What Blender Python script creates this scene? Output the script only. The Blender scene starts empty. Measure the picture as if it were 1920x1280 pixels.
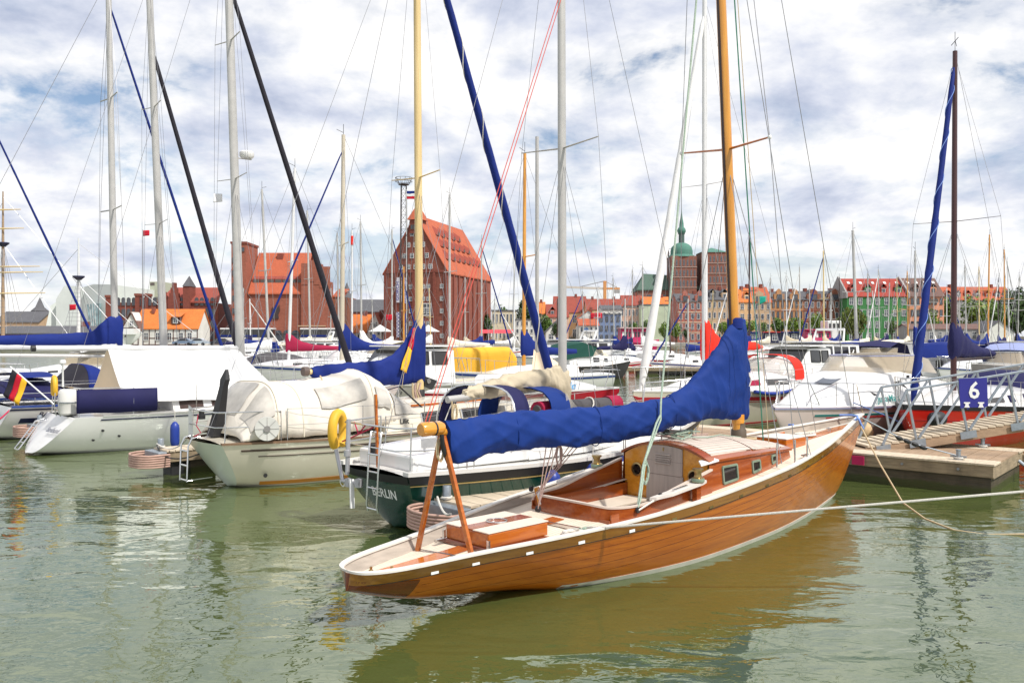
import bpy, math, random
from math import radians, sin, cos, pi, sqrt, atan2
from mathutils import Vector, Matrix, noise

scene = bpy.context.scene
col = scene.collection
V = Vector

# ------------------------------------------------------------------ camera
F = 1600.0        # focal length in photo pixels (photo 1920 wide)
CH = 2.5          # eye height above the water
HY = 630.0        # horizon row in the photo
cam_d = bpy.data.cameras.new('camera')
cam_d.sensor_width = 36.0
cam_d.lens = 36.0 * F / 1920.0
cam_d.shift_y = -(640.0 - HY) / 1920.0
cam_d.clip_start = 0.1
cam_d.clip_end = 6000.0
cam = bpy.data.objects.new('camera', cam_d)
cam.location = (0, 0, CH)
cam.rotation_euler = (radians(90), 0, 0)
col.objects.link(cam)
scene.camera = cam

# ------------------------------------------------------------------ sun, sky, exposure
SUN_EL, SUN_AZ = 52.0, 128.0      # azimuth clockwise from +Y (view direction)
sd = bpy.data.lights.new('sun', 'SUN')
sd.energy = 4.0
sd.angle = radians(1.5)
sd.color = (1.0, 0.955, 0.89)
so = bpy.data.objects.new('sun', sd)
az, el = radians(SUN_AZ), radians(SUN_EL)
sdir = V((sin(az) * cos(el), cos(az) * cos(el), sin(el)))
so.rotation_euler = sdir.to_track_quat('Z', 'Y').to_euler()
so.location = (0, 0, 60)
col.objects.link(so)

world = bpy.data.worlds.new('World')
scene.world = world
world.use_nodes = True
wt = world.node_tree
wt.nodes.clear()
def wn(t, **kw):
    n = wt.nodes.new(t)
    for k, v in kw.items():
        setattr(n, k, v)
    return n
sky = wn('ShaderNodeTexSky', sky_type='NISHITA', sun_disc=False)
sky.sun_elevation = el
sky.sun_rotation = az
sky.air_density = 1.0; sky.dust_density = 0.6; sky.ozone_density = 2.0
tc = wn('ShaderNodeTexCoord')
sep = wn('ShaderNodeSeparateXYZ')
wt.links.new(tc.outputs['Generated'], sep.inputs[0])
def wmath(op, a, b=None, c=None, clamp=False):
    n = wn('ShaderNodeMath', operation=op, use_clamp=clamp)
    for i, x in enumerate((a, b, c)):
        if x is None: continue
        if isinstance(x, (int, float)): n.inputs[i].default_value = x
        else: wt.links.new(x, n.inputs[i])
    return n.outputs[0]
zc = wmath('MAXIMUM', sep.outputs['Z'], 0.0)
zd = wmath('ADD', zc, 0.30)
cx = wmath('DIVIDE', sep.outputs['X'], zd)
cy = wmath('DIVIDE', sep.outputs['Y'], zd)
cmb = wn('ShaderNodeCombineXYZ')
wt.links.new(cx, cmb.inputs[0]); wt.links.new(cy, cmb.inputs[1])
def wnoise(scale, detail, rough, dist, off):
    mp = wn('ShaderNodeMapping')
    mp.inputs['Location'].default_value = off
    wt.links.new(cmb.outputs[0], mp.inputs[0])
    n = wn('ShaderNodeTexNoise')
    n.inputs['Scale'].default_value = scale
    n.inputs['Detail'].default_value = detail
    n.inputs['Roughness'].default_value = rough
    n.inputs['Distortion'].default_value = dist
    wt.links.new(mp.outputs[0], n.inputs['Vector'])
    return n.outputs['Fac']
def wramp(fac, stops):
    r = wn('ShaderNodeValToRGB')
    cr = r.color_ramp
    while len(cr.elements) > 1: cr.elements.remove(cr.elements[-1])
    for i, (p, c) in enumerate(stops):
        e = cr.elements[0] if i == 0 else cr.elements.new(p)
        e.position = p
        e.color = (c[0], c[1], c[2], 1) if not isinstance(c, (int, float)) else (c, c, c, 1)
    wt.links.new(fac, r.inputs[0])
    return r.outputs[0]
n_cover = wnoise(2.4, 12.0, 0.60, 0.20, (3.1, 7.7, 0.0))     # where there is cloud
n_shade = wnoise(3.0, 12.0, 0.58, 0.15, (9.4, 1.2, 4.0))     # thick and thin cloud
cover = wramp(n_cover, [(0.345, 0.0), (0.43, 0.72), (0.52, 1.0)])
hz = wramp(sep.outputs['Z'], [(0.0, 0.92), (0.10, 0.45), (0.26, 0.0)])
cover2 = wmath('MAXIMUM', cover, hz)
shade = wramp(n_shade, [(0.30, (0.46, 0.52, 0.68)), (0.41, (0.70, 0.74, 0.86)), (0.50, (0.93, 0.94, 0.98)), (0.60, (1.12, 1.10, 1.08))])
csc = wn('ShaderNodeVectorMath', operation='SCALE')
wt.links.new(shade, csc.inputs[0]); csc.inputs['Scale'].default_value = 8.3
mixc = wn('ShaderNodeMix', data_type='RGBA')
wt.links.new(cover2, mixc.inputs[0])
wt.links.new(sky.outputs[0], mixc.inputs[6])
wt.links.new(csc.outputs[0], mixc.inputs[7])
bg = wn('ShaderNodeBackground')
bg.inputs['Strength'].default_value = 0.108
wt.links.new(mixc.outputs[2], bg.inputs[0])
wo = wn('ShaderNodeOutputWorld')
wt.links.new(bg.outputs[0], wo.inputs[0])

scene.view_settings.view_transform = 'Standard'
scene.view_settings.look = 'None'
scene.view_settings.exposure = 0.2
scene.view_settings.gamma = 1.0
scene.render.engine = 'CYCLES'
scene.cycles.max_bounces = 8

# ------------------------------------------------------------------ helpers
def gx(px, d): return (px - 960.0) / F * d
def gz(py, d): return CH - (py - HY) * d / F
def at(px, py, d): return V((gx(px, d), d, gz(py, d)))
def on(px, py, z):                      # where a pixel's ray meets the level z
    d = (CH - z) * F / (py - HY)
    return V((gx(px, d), d, z))

def cr(pts, x):                          # smooth monotone interpolation through (x, y) points
    if x <= pts[0][0]: return pts[0][1]
    if x >= pts[-1][0]: return pts[-1][1]
    for i in range(len(pts) - 1):
        x0, y0 = pts[i]; x1, y1 = pts[i + 1]
        if x <= x1:
            h = x1 - x0; dk = (y1 - y0) / h
            def sl(j):
                if j == 0: return (pts[1][1] - pts[0][1]) / (pts[1][0] - pts[0][0])
                if j == len(pts) - 1: return (pts[-1][1] - pts[-2][1]) / (pts[-1][0] - pts[-2][0])
                a = (pts[j][1] - pts[j-1][1]) / (pts[j][0] - pts[j-1][0])
                b = (pts[j+1][1] - pts[j][1]) / (pts[j+1][0] - pts[j][0])
                return 0.0 if a * b <= 0 else 2 * a * b / (a + b)
            m0, m1 = sl(i), sl(i + 1)
            t = (x - x0) / h
            return ((2*t**3 - 3*t**2 + 1) * y0 + (t**3 - 2*t**2 + t) * h * m0
                    + (-2*t**3 + 3*t**2) * y1 + (t**3 - t**2) * h * m1)

class MB:
    def __init__(s): s.v = []; s.f = []; s.m = []
    def add(s, vs, fs, mi=0):
        b = len(s.v)
        s.v.extend([tuple(v) for v in vs])
        for f in fs:
            s.f.append([i + b for i in f]); s.m.append(mi)
        return s
    def box(s, x0, x1, y0, y1, z0, z1, mi=0):
        return s.add([(x0,y0,z0),(x1,y0,z0),(x1,y1,z0),(x0,y1,z0),(x0,y0,z1),(x1,y0,z1),(x1,y1,z1),(x0,y1,z1)],
                     [(3,2,1,0),(4,5,6,7),(0,1,5,4),(1,2,6,5),(2,3,7,6),(3,0,4,7)], mi)
    def bar(s, p0, p1, w, h, up=(0,0,1), mi=0):
        p0, p1 = V(p0), V(p1); a = (p1 - p0).normalized(); u = V(up)
        r = a.cross(u)
        if r.length < 1e-4: r = a.cross(V((1,0,0)))
        r.normalize(); u = r.cross(a)
        vs = []
        for p in (p0, p1):
            for sr, su in ((-1,-1),(1,-1),(1,1),(-1,1)):
                vs.append(p + r * (sr * w / 2) + u * (su * h / 2))
        return s.add(vs, [(0,1,2,3),(7,6,5,4),(0,4,5,1),(1,5,6,2),(2,6,7,3),(3,7,4,0)], mi)
    def rings(s, rs, mi=0, cap0=True, cap1=True, close=True):
        n = len(rs[0]); vs = [p for r in rs for p in r]; fs = []
        for i in range(len(rs) - 1):
            for j in range(n if close else n - 1):
                k = (j + 1) % n
                fs.append((i*n + j, i*n + k, (i+1)*n + k, (i+1)*n + j))
        if cap0: fs.append(tuple(range(n - 1, -1, -1)))
        if cap1: fs.append(tuple((len(rs)-1)*n + j for j in range(n)))
        return s.add(vs, fs, mi)
    def tube(s, pts, r, n=6, mi=0, flat=1.0):
        pts = [V(p) for p in pts]; rs = []
        ref = None
        for i, p in enumerate(pts):
            a = (pts[min(i+1, len(pts)-1)] - pts[max(i-1, 0)])
            if a.length < 1e-9: a = V((0,0,1))
            a.normalize()
            if ref is None:
                ref = V((0,0,1)) if abs(a.z) < 0.9 else V((1,0,0))
            u = a.cross(ref)
            if u.length < 1e-4: u = a.cross(V((0,1,0)))
            u.normalize(); w = u.cross(a); ref = w
            ri = r[i] if isinstance(r, (list, tuple)) else r
            rs.append([p + u * (ri * cos(2*pi*j/n)) + w * (ri * flat * sin(2*pi*j/n)) for j in range(n)])
        return s.rings(rs, mi)
    def lathe(s, prof, n=16, c=(0,0,0), mi=0, axis='z'):
        rs = []
        for r, z in prof:
            ring = []
            for j in range(n):
                a = 2*pi*j/n
                p = (r*cos(a), r*sin(a), z)
                if axis == 'y': p = (p[0], -p[2], p[1])
                if axis == 'x': p = (p[2], p[0], p[1])
                ring.append((p[0]+c[0], p[1]+c[1], p[2]+c[2]))
            rs.append(ring)
        return s.rings(rs, mi)
    def prism(s, poly, vec, mi=0):
        vec = V(vec); poly = [V(p) for p in poly]
        return s.rings([poly, [p + vec for p in poly]], mi)
    def quad(s, a, b, c, d, mi=0): return s.add([a, b, c, d], [(0,1,2,3)], mi)
    def mesh(s, name, mats, smooth=None):
        me = bpy.data.meshes.new(name)
        me.from_pydata(s.v, [], s.f)
        ms = mats if isinstance(mats, (list, tuple)) else [mats]
        for m in ms: me.materials.append(m)
        if len(ms) > 1: me.polygons.foreach_set('material_index', s.m)
        if smooth is not None:
            me.polygons.foreach_set('use_smooth', [True] * len(me.polygons))
            me.set_sharp_from_angle(angle=radians(smooth))
        me.update()
        return me
    def build(s, name, mats, parent=None, smooth=None, bevel=0.0):
        o = bpy.data.objects.new(name, s.mesh(name, mats, smooth))
        col.objects.link(o)
        if parent is not None: o.parent = parent
        if bevel:
            b = o.modifiers.new('bevel', 'BEVEL'); b.width = bevel; b.segments = 2; b.limit_method = 'ANGLE'
        return o

def link_mesh(name, me, parent, loc=(0,0,0), rot=None):
    o = bpy.data.objects.new(name, me); col.objects.link(o)
    o.parent = parent; o.location = loc
    if rot: o.rotation_euler = rot
    return o

LABELS = {}
def tag(o, label, cat, group=None):
    o['label'] = label; o['category'] = cat
    if group: o['group'] = group
    LABELS.setdefault(label, []).append(o.name)
    return o
def thing(name, label, cat, loc=(0,0,0), rz=0.0, group=None):
    o = bpy.data.objects.new(name, None); col.objects.link(o)
    o.empty_display_size = 0.3
    o.location = loc; o.rotation_euler = (0, 0, rz)
    return tag(o, label, cat, group)
def struct(o, kind='structure'): o['kind'] = kind; return o

# ------------------------------------------------------------------ materials
def nodes_of(name):
    m = bpy.data.materials.new(name); m.use_nodes = True
    nt = m.node_tree
    return m, nt, nt.nodes['Principled BSDF']
def setin(b, **kw):
    for k, v in kw.items():
        k = k.replace('_', ' ')
        b.inputs[k].default_value = v
def c4(c): return (c[0], c[1], c[2], 1.0)
def scl(c, f): return tuple(min(1.0, x * f) for x in c)
def tex_noise(nt, scale, detail=4.0, rough=0.55, stretch=None, coord='Object', dist=0.0):
    t = nt.nodes.new('ShaderNodeTexCoord'); mp = nt.nodes.new('ShaderNodeMapping')
    nt.links.new(t.outputs[coord], mp.inputs[0])
    if stretch: mp.inputs['Scale'].default_value = stretch
    n = nt.nodes.new('ShaderNodeTexNoise')
    n.inputs['Scale'].default_value = scale; n.inputs['Detail'].default_value = detail
    n.inputs['Roughness'].default_value = rough; n.inputs['Distortion'].default_value = dist
    nt.links.new(mp.outputs[0], n.inputs['Vector'])
    return n.outputs['Fac']
def ramp(nt, fac, stops):
    r = nt.nodes.new('ShaderNodeValToRGB'); e = r.color_ramp
    while len(e.elements) > 1: e.elements.remove(e.elements[-1])
    for i, (p, c) in enumerate(stops):
        x = e.elements[0] if i == 0 else e.elements.new(p)
        x.position = p; x.color = c4(c)
    nt.links.new(fac, r.inputs[0])
    return r.outputs[0]
def mixrgb(nt, fac, a, b, blend='MIX'):
    m = nt.nodes.new('ShaderNodeMix'); m.data_type = 'RGBA'; m.blend_type = blend
    for i, x in ((0, fac), (6, a), (7, b)):
        if isinstance(x, (int, float)): m.inputs[i].default_value = x
        elif isinstance(x, tuple): m.inputs[i].default_value = c4(x)
        else: nt.links.new(x, m.inputs[i])
    return m.outputs[2]
def bump(nt, b, h, strength, dist=0.02):
    n = nt.nodes.new('ShaderNodeBump'); n.inputs['Strength'].default_value = strength
    n.inputs['Distance'].default_value = dist
    nt.links.new(h, n.inputs['Height']); nt.links.new(n.outputs[0], b.inputs['Normal'])

MATS = {}
def weathered(name, c, wet, level, rough=0.85):
    """timber with a weed and slime band of its own just above the water, grain and stains"""
    m, nt, b = nodes_of(name)
    g = tex_noise(nt, 3.0, 7.0, 0.65, (1.2, 1.2, 9)); st = tex_noise(nt, 1.6, 5.0, 0.6, (2, 2, .5))
    cc = ramp(nt, g, [(0.3, scl(c, 0.6)), (0.55, c), (0.75, scl(c, 1.3))])
    cc = mixrgb(nt, ramp(nt, st, [(0.5, (0, 0, 0)), (0.72, (0.6, 0.6, 0.6))]), cc, scl(c, 0.4))
    t = nt.nodes.new('ShaderNodeTexCoord'); s = nt.nodes.new('ShaderNodeSeparateXYZ'); nt.links.new(t.outputs['Object'], s.inputs[0])
    a = nt.nodes.new('ShaderNodeMath'); a.operation = 'MULTIPLY_ADD'; a.inputs[1].default_value = 0.16
    nt.links.new(tex_noise(nt, 5.0, 5.0, 0.7), a.inputs[0]); nt.links.new(s.outputs[2], a.inputs[2])
    cc = mixrgb(nt, ramp(nt, a.outputs[0], [(max(0.0, level), (1, 1, 1)), (level + 0.05, (0, 0, 0))]), cc, wet)
    nt.links.new(cc, b.inputs['Base Color']); setin(b, Roughness=rough); bump(nt, b, g, 0.35)
    MATS[name] = m
    return m
def mat(name, c, rough=0.5, var=0.12, scale=3.0, metal=0.0, coat=0.0, bmp=0.0, bscale=40.0, stretch=None, trans=0.0, spec=0.5):
    if name in MATS: return MATS[name]
    m, nt, b = nodes_of(name)
    setin(b, Roughness=rough, Metallic=metal, Coat_Weight=coat, Specular_IOR_Level=spec)
    b.inputs['Coat Roughness'].default_value = 0.06
    if var > 0:
        f = tex_noise(nt, scale, 6.0, 0.6, stretch)
        nt.links.new(ramp(nt, f, [(0.3, scl(c, 1 - var)), (0.7, scl(c, 1 + var * 0.7))]), b.inputs['Base Color'])
    else:
        b.inputs['Base Color'].default_value = c4(c)
    if bmp: bump(nt, b, tex_noise(nt, bscale, 3.0), bmp)
    MATS[name] = m
    return m

def varnish(name, lo, mid, hi, rough=0.22, stretch=(0.35, 6, 9), coat=0.9):
    m, nt, b = nodes_of(name)
    f = tex_noise(nt, 3.0, 8.0, 0.62, stretch, dist=0.4)
    g = tex_noise(nt, 0.8, 3.0, 0.5)
    c = ramp(nt, f, [(0.28, lo), (0.5, mid), (0.72, hi)])
    c = mixrgb(nt, ramp(nt, g, [(0.35, (0, 0, 0)), (0.7, (0.5, 0.5, 0.5))]), c, lo, 'MIX')
    nt.links.new(c, b.inputs['Base Color'])
    setin(b, Roughness=rough, Coat_Weight=coat); b.inputs['Coat Roughness'].default_value = 0.05
    g2 = tex_noise(nt, 1.4, 2.0, 0.5, (0.5, 1, 1))
    bump(nt, b, g2, 0.12, 0.03)
    MATS[name] = m
    return m
def planked(name, base, seam, spacing, axis=1, rough=0.6, width=0.12, var=0.12, stretch=(0.5, 6, 6)):
    """laid boards too narrow to build: base colour with thin caulking seams every `spacing` metres"""
    m, nt, b = nodes_of(name)
    t = nt.nodes.new('ShaderNodeTexCoord'); s = nt.nodes.new('ShaderNodeSeparateXYZ')
    nt.links.new(t.outputs['Object'], s.inputs[0])
    d = nt.nodes.new('ShaderNodeMath'); d.operation = 'DIVIDE'; d.inputs[1].default_value = spacing
    nt.links.new(s.outputs[axis], d.inputs[0])
    fr = nt.nodes.new('ShaderNodeMath'); fr.operation = 'FRACT'; nt.links.new(d.outputs[0], fr.inputs[0])
    lt = nt.nodes.new('ShaderNodeMath'); lt.operation = 'LESS_THAN'; lt.inputs[1].default_value = width
    nt.links.new(fr.outputs[0], lt.inputs[0])
    f = tex_noise(nt, 2.5, 6.0, 0.6, stretch)
    c = ramp(nt, f, [(0.3, scl(base, 1 - var)), (0.7, scl(base, 1 + var))])
    c = mixrgb(nt, lt.outputs[0], c, seam)
    nt.links.new(c, b.inputs['Base Color']); setin(b, Roughness=rough)
    MATS[name] = m
    return m
def brick(name, c, mortar=None, bw=0.5, bh=0.16, rough=0.85):
    m, nt, b = nodes_of(name)
    t = nt.nodes.new('ShaderNodeTexCoord')
    s = nt.nodes.new('ShaderNodeSeparateXYZ'); nt.links.new(t.outputs['Object'], s.inputs[0])
    ad = nt.nodes.new('ShaderNodeMath'); ad.operation = 'ADD'
    nt.links.new(s.outputs[0], ad.inputs[0]); nt.links.new(s.outputs[1], ad.inputs[1])
    cb = nt.nodes.new('ShaderNodeCombineXYZ')
    nt.links.new(ad.outputs[0], cb.inputs[0]); nt.links.new(s.outputs[2], cb.inputs[1])
    k = nt.nodes.new('ShaderNodeTexBrick'); nt.links.new(cb.outputs[0], k.inputs['Vector'])
    k.inputs['Scale'].default_value = 1.0
    k.inputs['Brick Width'].default_value = bw; k.inputs['Row Height'].default_value = bh
    k.inputs['Mortar Size'].default_value = 0.012
    k.inputs['Color1'].default_value = c4(scl(c, 0.82)); k.inputs['Color2'].default_value = c4(scl(c, 1.15))
    k.inputs['Mortar'].default_value = c4(mortar or scl(c, 0.8))
    f = tex_noise(nt, 0.25, 7.0, 0.65)
    cc = mixrgb(nt, ramp(nt, f, [(0.35, (0.0, 0.0, 0.0)), (0.75, (0.45, 0.45, 0.45))]), k.outputs['Color'], scl(c, 0.6))
    nt.links.new(cc, b.inputs['Base Color']); setin(b, Roughness=rough)
    MATS[name] = m
    return m
def tiled(name, c, row=0.45):
    """roof tiles too far off to tell apart"""
    m, nt, b = nodes_of(name)
    f = tex_noise(nt, 0.5, 7.0, 0.7); g = tex_noise(nt, 4.0, 3.0, 0.7, (1, 1, 2.5))
    cc = ramp(nt, f, [(0.3, scl(c, 0.75)), (0.7, scl(c, 1.15))])
    cc = mixrgb(nt, 0.45, cc, ramp(nt, g, [(0.35, scl(c, 0.6)), (0.65, scl(c, 1.3))]))
    nt.links.new(cc, b.inputs['Base Color']); setin(b, Roughness=0.85)
    MATS[name] = m
    return m
def cloth(name, c, rough=0.75, fine=55.0, var=0.1, bmp=0.25):
    m, nt, b = nodes_of(name)
    f = tex_noise(nt, 1.6, 6.0, 0.6)
    nt.links.new(ramp(nt, f, [(0.3, scl(c, 1 - var)), (0.7, scl(c, 1 + var))]), b.inputs['Base Color'])
    setin(b, Roughness=rough); b.inputs['Specular IOR Level'].default_value = 0.25
    w = tex_noise(nt, 5.0, 4.0, 0.55, None, dist=1.2)
    bump(nt, b, w, bmp, 0.03)
    MATS[name] = m
    return m
def glassy(name, c, rough=0.08):
    m, nt, b = nodes_of(name)
    f = tex_noise(nt, 0.7, 3.0)
    nt.links.new(ramp(nt, f, [(0.35, scl(c, 0.6)), (0.7, scl(c, 1.4))]), b.inputs['Base Color'])
    setin(b, Roughness=rough, Specular_IOR_Level=0.8)
    MATS[name] = m
    return m
def clear(name, tint, alpha=0.35, rough=0.08):
    m, nt, b = nodes_of(name)
    b.inputs['Base Color'].default_value = c4(tint)
    setin(b, Roughness=rough, Alpha=alpha)
    MATS[name] = m
    return m

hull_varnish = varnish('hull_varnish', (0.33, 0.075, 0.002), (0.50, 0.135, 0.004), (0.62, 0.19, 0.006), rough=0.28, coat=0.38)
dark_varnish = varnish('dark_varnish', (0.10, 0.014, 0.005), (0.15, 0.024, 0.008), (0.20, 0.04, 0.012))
trim_varnish = varnish('trim_varnish', (0.32, 0.065, 0.005), (0.50, 0.13, 0.010), (0.62, 0.20, 0.02), coat=0.5)
red_varnish = varnish('red_varnish', (0.20, 0.036, 0.006), (0.32, 0.07, 0.010), (0.42, 0.115, 0.022), coat=0.5)
gold_varnish = varnish('gold_varnish', (0.55, 0.20, 0.014), (0.70, 0.30, 0.03), (0.80, 0.40, 0.05))
strake_varnish = varnish('strake_varnish', (0.19, 0.065, 0.005), (0.30, 0.12, 0.009), (0.42, 0.19, 0.018))
mast_wood = varnish('mast_wood', (0.50, 0.20, 0.02), (0.62, 0.27, 0.03), (0.72, 0.36, 0.05), 0.3, (8, 8, 0.4), 0.5)
mast_cream = varnish('mast_cream', (0.56, 0.40, 0.17), (0.66, 0.50, 0.24), (0.74, 0.58, 0.32), 0.5, (8, 8, 0.4), 0.1)
mast_dark = mat('mast_dark', (0.045, 0.025, 0.022), 0.35)
grey_wood = planked('grey_wood', (0.36, 0.31, 0.26), (0.26, 0.22, 0.18), 0.19, 2, 0.8, 0.05, 0.2, (0.6, 8, 8))
door_grey = planked('door_grey', (0.42, 0.36, 0.32), (0.30, 0.25, 0.22), 0.5, 2, 0.8, 0.012, 0.15, (8, 8, 0.6))
teak = planked('teak_deck', (0.72, 0.62, 0.50), (0.42, 0.33, 0.26), 0.045, 1, 0.65, 0.14, 0.1)
teak_roof = planked('teak_roof', (0.58, 0.50, 0.43), (0.20, 0.14, 0.11), 0.055, 1, 0.6, 0.13, 0.14)
bench_slats = planked('bench_slats', (0.42, 0.33, 0.27), (0.2, 0.15, 0.12), 0.06, 0, 0.7, 0.15)
dock_wood = mat('dock_wood', (0.56, 0.47, 0.35), 0.85, 0.22, 4.0, stretch=(6, 1, 1), bmp=0.2)
dock_dark = mat('dock_dark', (0.34, 0.235, 0.15), 0.8, 0.3, 3.0, stretch=(1, 1, 3), bmp=0.2)
dock_side = weathered('dock_side', (0.31, 0.24, 0.155), (0.06, 0.06, 0.02), 0.0)
dock_wet = weathered('dock_wet', (0.085, 0.068, 0.045), (0.045, 0.055, 0.012), 0.17, 0.5)
fender_pink = mat('fender_pink', (0.47, 0.30, 0.24), 0.7, 0.3, 8.0, stretch=(1, 1, 12))
galv = mat('galvanised', (0.31, 0.35, 0.39), 0.45, 0.15, 12.0, metal=0.55)
steel = mat('stainless', (0.72, 0.72, 0.72), 0.2, 0.05, 3.0, metal=1.0)
alu = mat('mast_aluminium', (0.46, 0.45, 0.43), 0.42, 0.1, 4.0, metal=0.2)
alu_white = mat('mast_white', (0.66, 0.66, 0.66), 0.4, 0.06, 4.0)
bronze = mat('bronze', (0.42, 0.30, 0.13), 0.3, 0.2, 6.0, metal=0.9)
verdigris = mat('verdigris', (0.23, 0.30, 0.22), 0.5, 0.25, 10.0, metal=0.3)
black = mat('black_rubber', (0.018, 0.018, 0.02), 0.55, 0.2)
gel_white = mat('gelcoat_white', (0.74, 0.735, 0.72), 0.22, 0.03, 1.2, coat=0.4)
gel_warm = mat('gelcoat_warm', (0.68, 0.665, 0.63), 0.22, 0.04, 1.2, coat=0.4)
gel_cream = mat('gelcoat_cream', (0.69, 0.635, 0.52), 0.25, 0.04, 1.2, coat=0.4)
gel_mint = mat('gelcoat_mint', (0.63, 0.68, 0.57), 0.25, 0.05, 1.2, coat=0.3)
gel_pink = mat('gelcoat_pink', (0.73, 0.61, 0.565), 0.25, 0.05, 0.7, coat=0.4)
gel_grey = mat('gelcoat_grey', (0.40, 0.38, 0.34), 0.3, 0.05)
green_hull = mat('green_hull', (0.006, 0.052, 0.038), 0.18, 0.15, 1.5, coat=0.6)
red_hull = mat('red_hull', (0.60, 0.022, 0.014), 0.2, 0.08, 1.5, coat=0.5)
crimson_hull = mat('crimson_hull', (0.48, 0.016, 0.035), 0.25, 0.1, 1.5, coat=0.4)
blue_hull = mat('blue_hull', (0.02, 0.05, 0.22), 0.25, 0.1, 1.5, coat=0.4)
navy = mat('navy_paint', (0.012, 0.016, 0.06), 0.4, 0.15)
boot_white = mat('boot_white', (0.62, 0.60, 0.54), 0.5, 0.12, 6.0)
antifoul = mat('antifoul_dark', (0.03, 0.028, 0.03), 0.7, 0.3)
orange_paint = mat('orange_paint', (0.55, 0.21, 0.02), 0.5, 0.15)
teal_paint = mat('teal_paint', (0.015, 0.20, 0.19), 0.4, 0.1)
red_paint = mat('red_paint', (0.55, 0.02, 0.03), 0.45, 0.12)
magenta_paint = mat('magenta_paint', (0.50, 0.012, 0.10), 0.5, 0.12)
yellow_pl = mat('yellow_plastic', (0.74, 0.43, 0.03), 0.55, 0.12)
blue_fender = mat('fender_blue', (0.014, 0.04, 0.27), 0.4, 0.15)
teal_fender = mat('fender_teal', (0.01, 0.10, 0.14), 0.4, 0.15)
buoy_tan = mat('buoy_tan', (0.56, 0.40, 0.22), 0.7, 0.3, 9.0)
sign_blue = mat('sign_blue', (0.025, 0.025, 0.24), 0.4, 0.06)
white_paint = mat('white_paint', (0.78, 0.78, 0.77), 0.45, 0.04)
pink_wire = mat('red_rope', (0.55, 0.07, 0.05), 0.7, 0.1)
rope_white = mat('rope_white', (0.66, 0.63, 0.57), 0.85, 0.15, 60.0, bmp=0.4, bscale=180)
rope_tan = mat('rope_tan', (0.52, 0.41, 0.25), 0.85, 0.2, 60.0, bmp=0.4, bscale=180)
rope_green = mat('rope_green', (0.36, 0.45, 0.36), 0.85, 0.3, 70.0, bmp=0.4, bscale=180)
rope_pink = mat('rope_pink', (0.46, 0.32, 0.28), 0.85, 0.25, 60.0, bmp=0.4, bscale=180)
rope_blue = mat('rope_blue', (0.16, 0.27, 0.62), 0.7, 0.15, 40.0)
rope_crimson = mat('rope_crimson', (0.46, 0.02, 0.07), 0.8, 0.2, 40.0)
wire = mat('stay_wire', (0.30, 0.30, 0.31), 0.4, 0.05, metal=0.6)
halyard_green = mat('halyard_green', (0.035, 0.20, 0.13), 0.8, 0.1)
cover_blue = cloth('cover_blue', (0.004, 0.028, 0.175))
cover_royal = cloth('cover_royal', (0.006, 0.020, 0.16))
cover_navy = cloth('cover_navy', (0.014, 0.014, 0.07))
cover_black = cloth('cover_black', (0.022, 0.02, 0.028))
cover_tan = cloth('cover_tan', (0.50, 0.43, 0.31), bmp=0.5)
cover_white = cloth('cover_white', (0.72, 0.715, 0.70))
cover_cream = cloth('cover_cream', (0.68, 0.62, 0.50))
cover_crimson = cloth('cover_crimson', (0.30, 0.012, 0.05))
cover_red = cloth('cover_red', (0.75, 0.03, 0.015))
cover_yellow = cloth('cover_yellow', (0.78, 0.42, 0.04))
cover_green = cloth('cover_green', (0.015, 0.07, 0.055))
cover_grey = cloth('cover_grey', (0.075, 0.07, 0.075))
awning_white = cloth('awning_white', (0.80, 0.80, 0.79), var=0.03, bmp=0.12)
awning_peach = cloth('awning_peach', (0.76, 0.60, 0.42), var=0.05)
hood_cream = cloth('hood_cream', (0.74, 0.685, 0.60), var=0.05, bmp=0.35)
hood_lilac = cloth('hood_lilac', (0.27, 0.31, 0.52), var=0.05)
dark_glass = glassy('dark_glass', (0.022, 0.02, 0.02))
house_glass = glassy('house_glass', (0.07, 0.08, 0.10), 0.15)
clear_vinyl = clear('clear_vinyl', (0.62, 0.58, 0.52), 0.42, 0.12)
smoke_screen = clear('smoked_screen', (0.46, 0.38, 0.26), 0.6, 0.1)
screen_glass = clear('screen_glass', (0.22, 0.25, 0.26), 0.5, 0.05)

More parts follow.
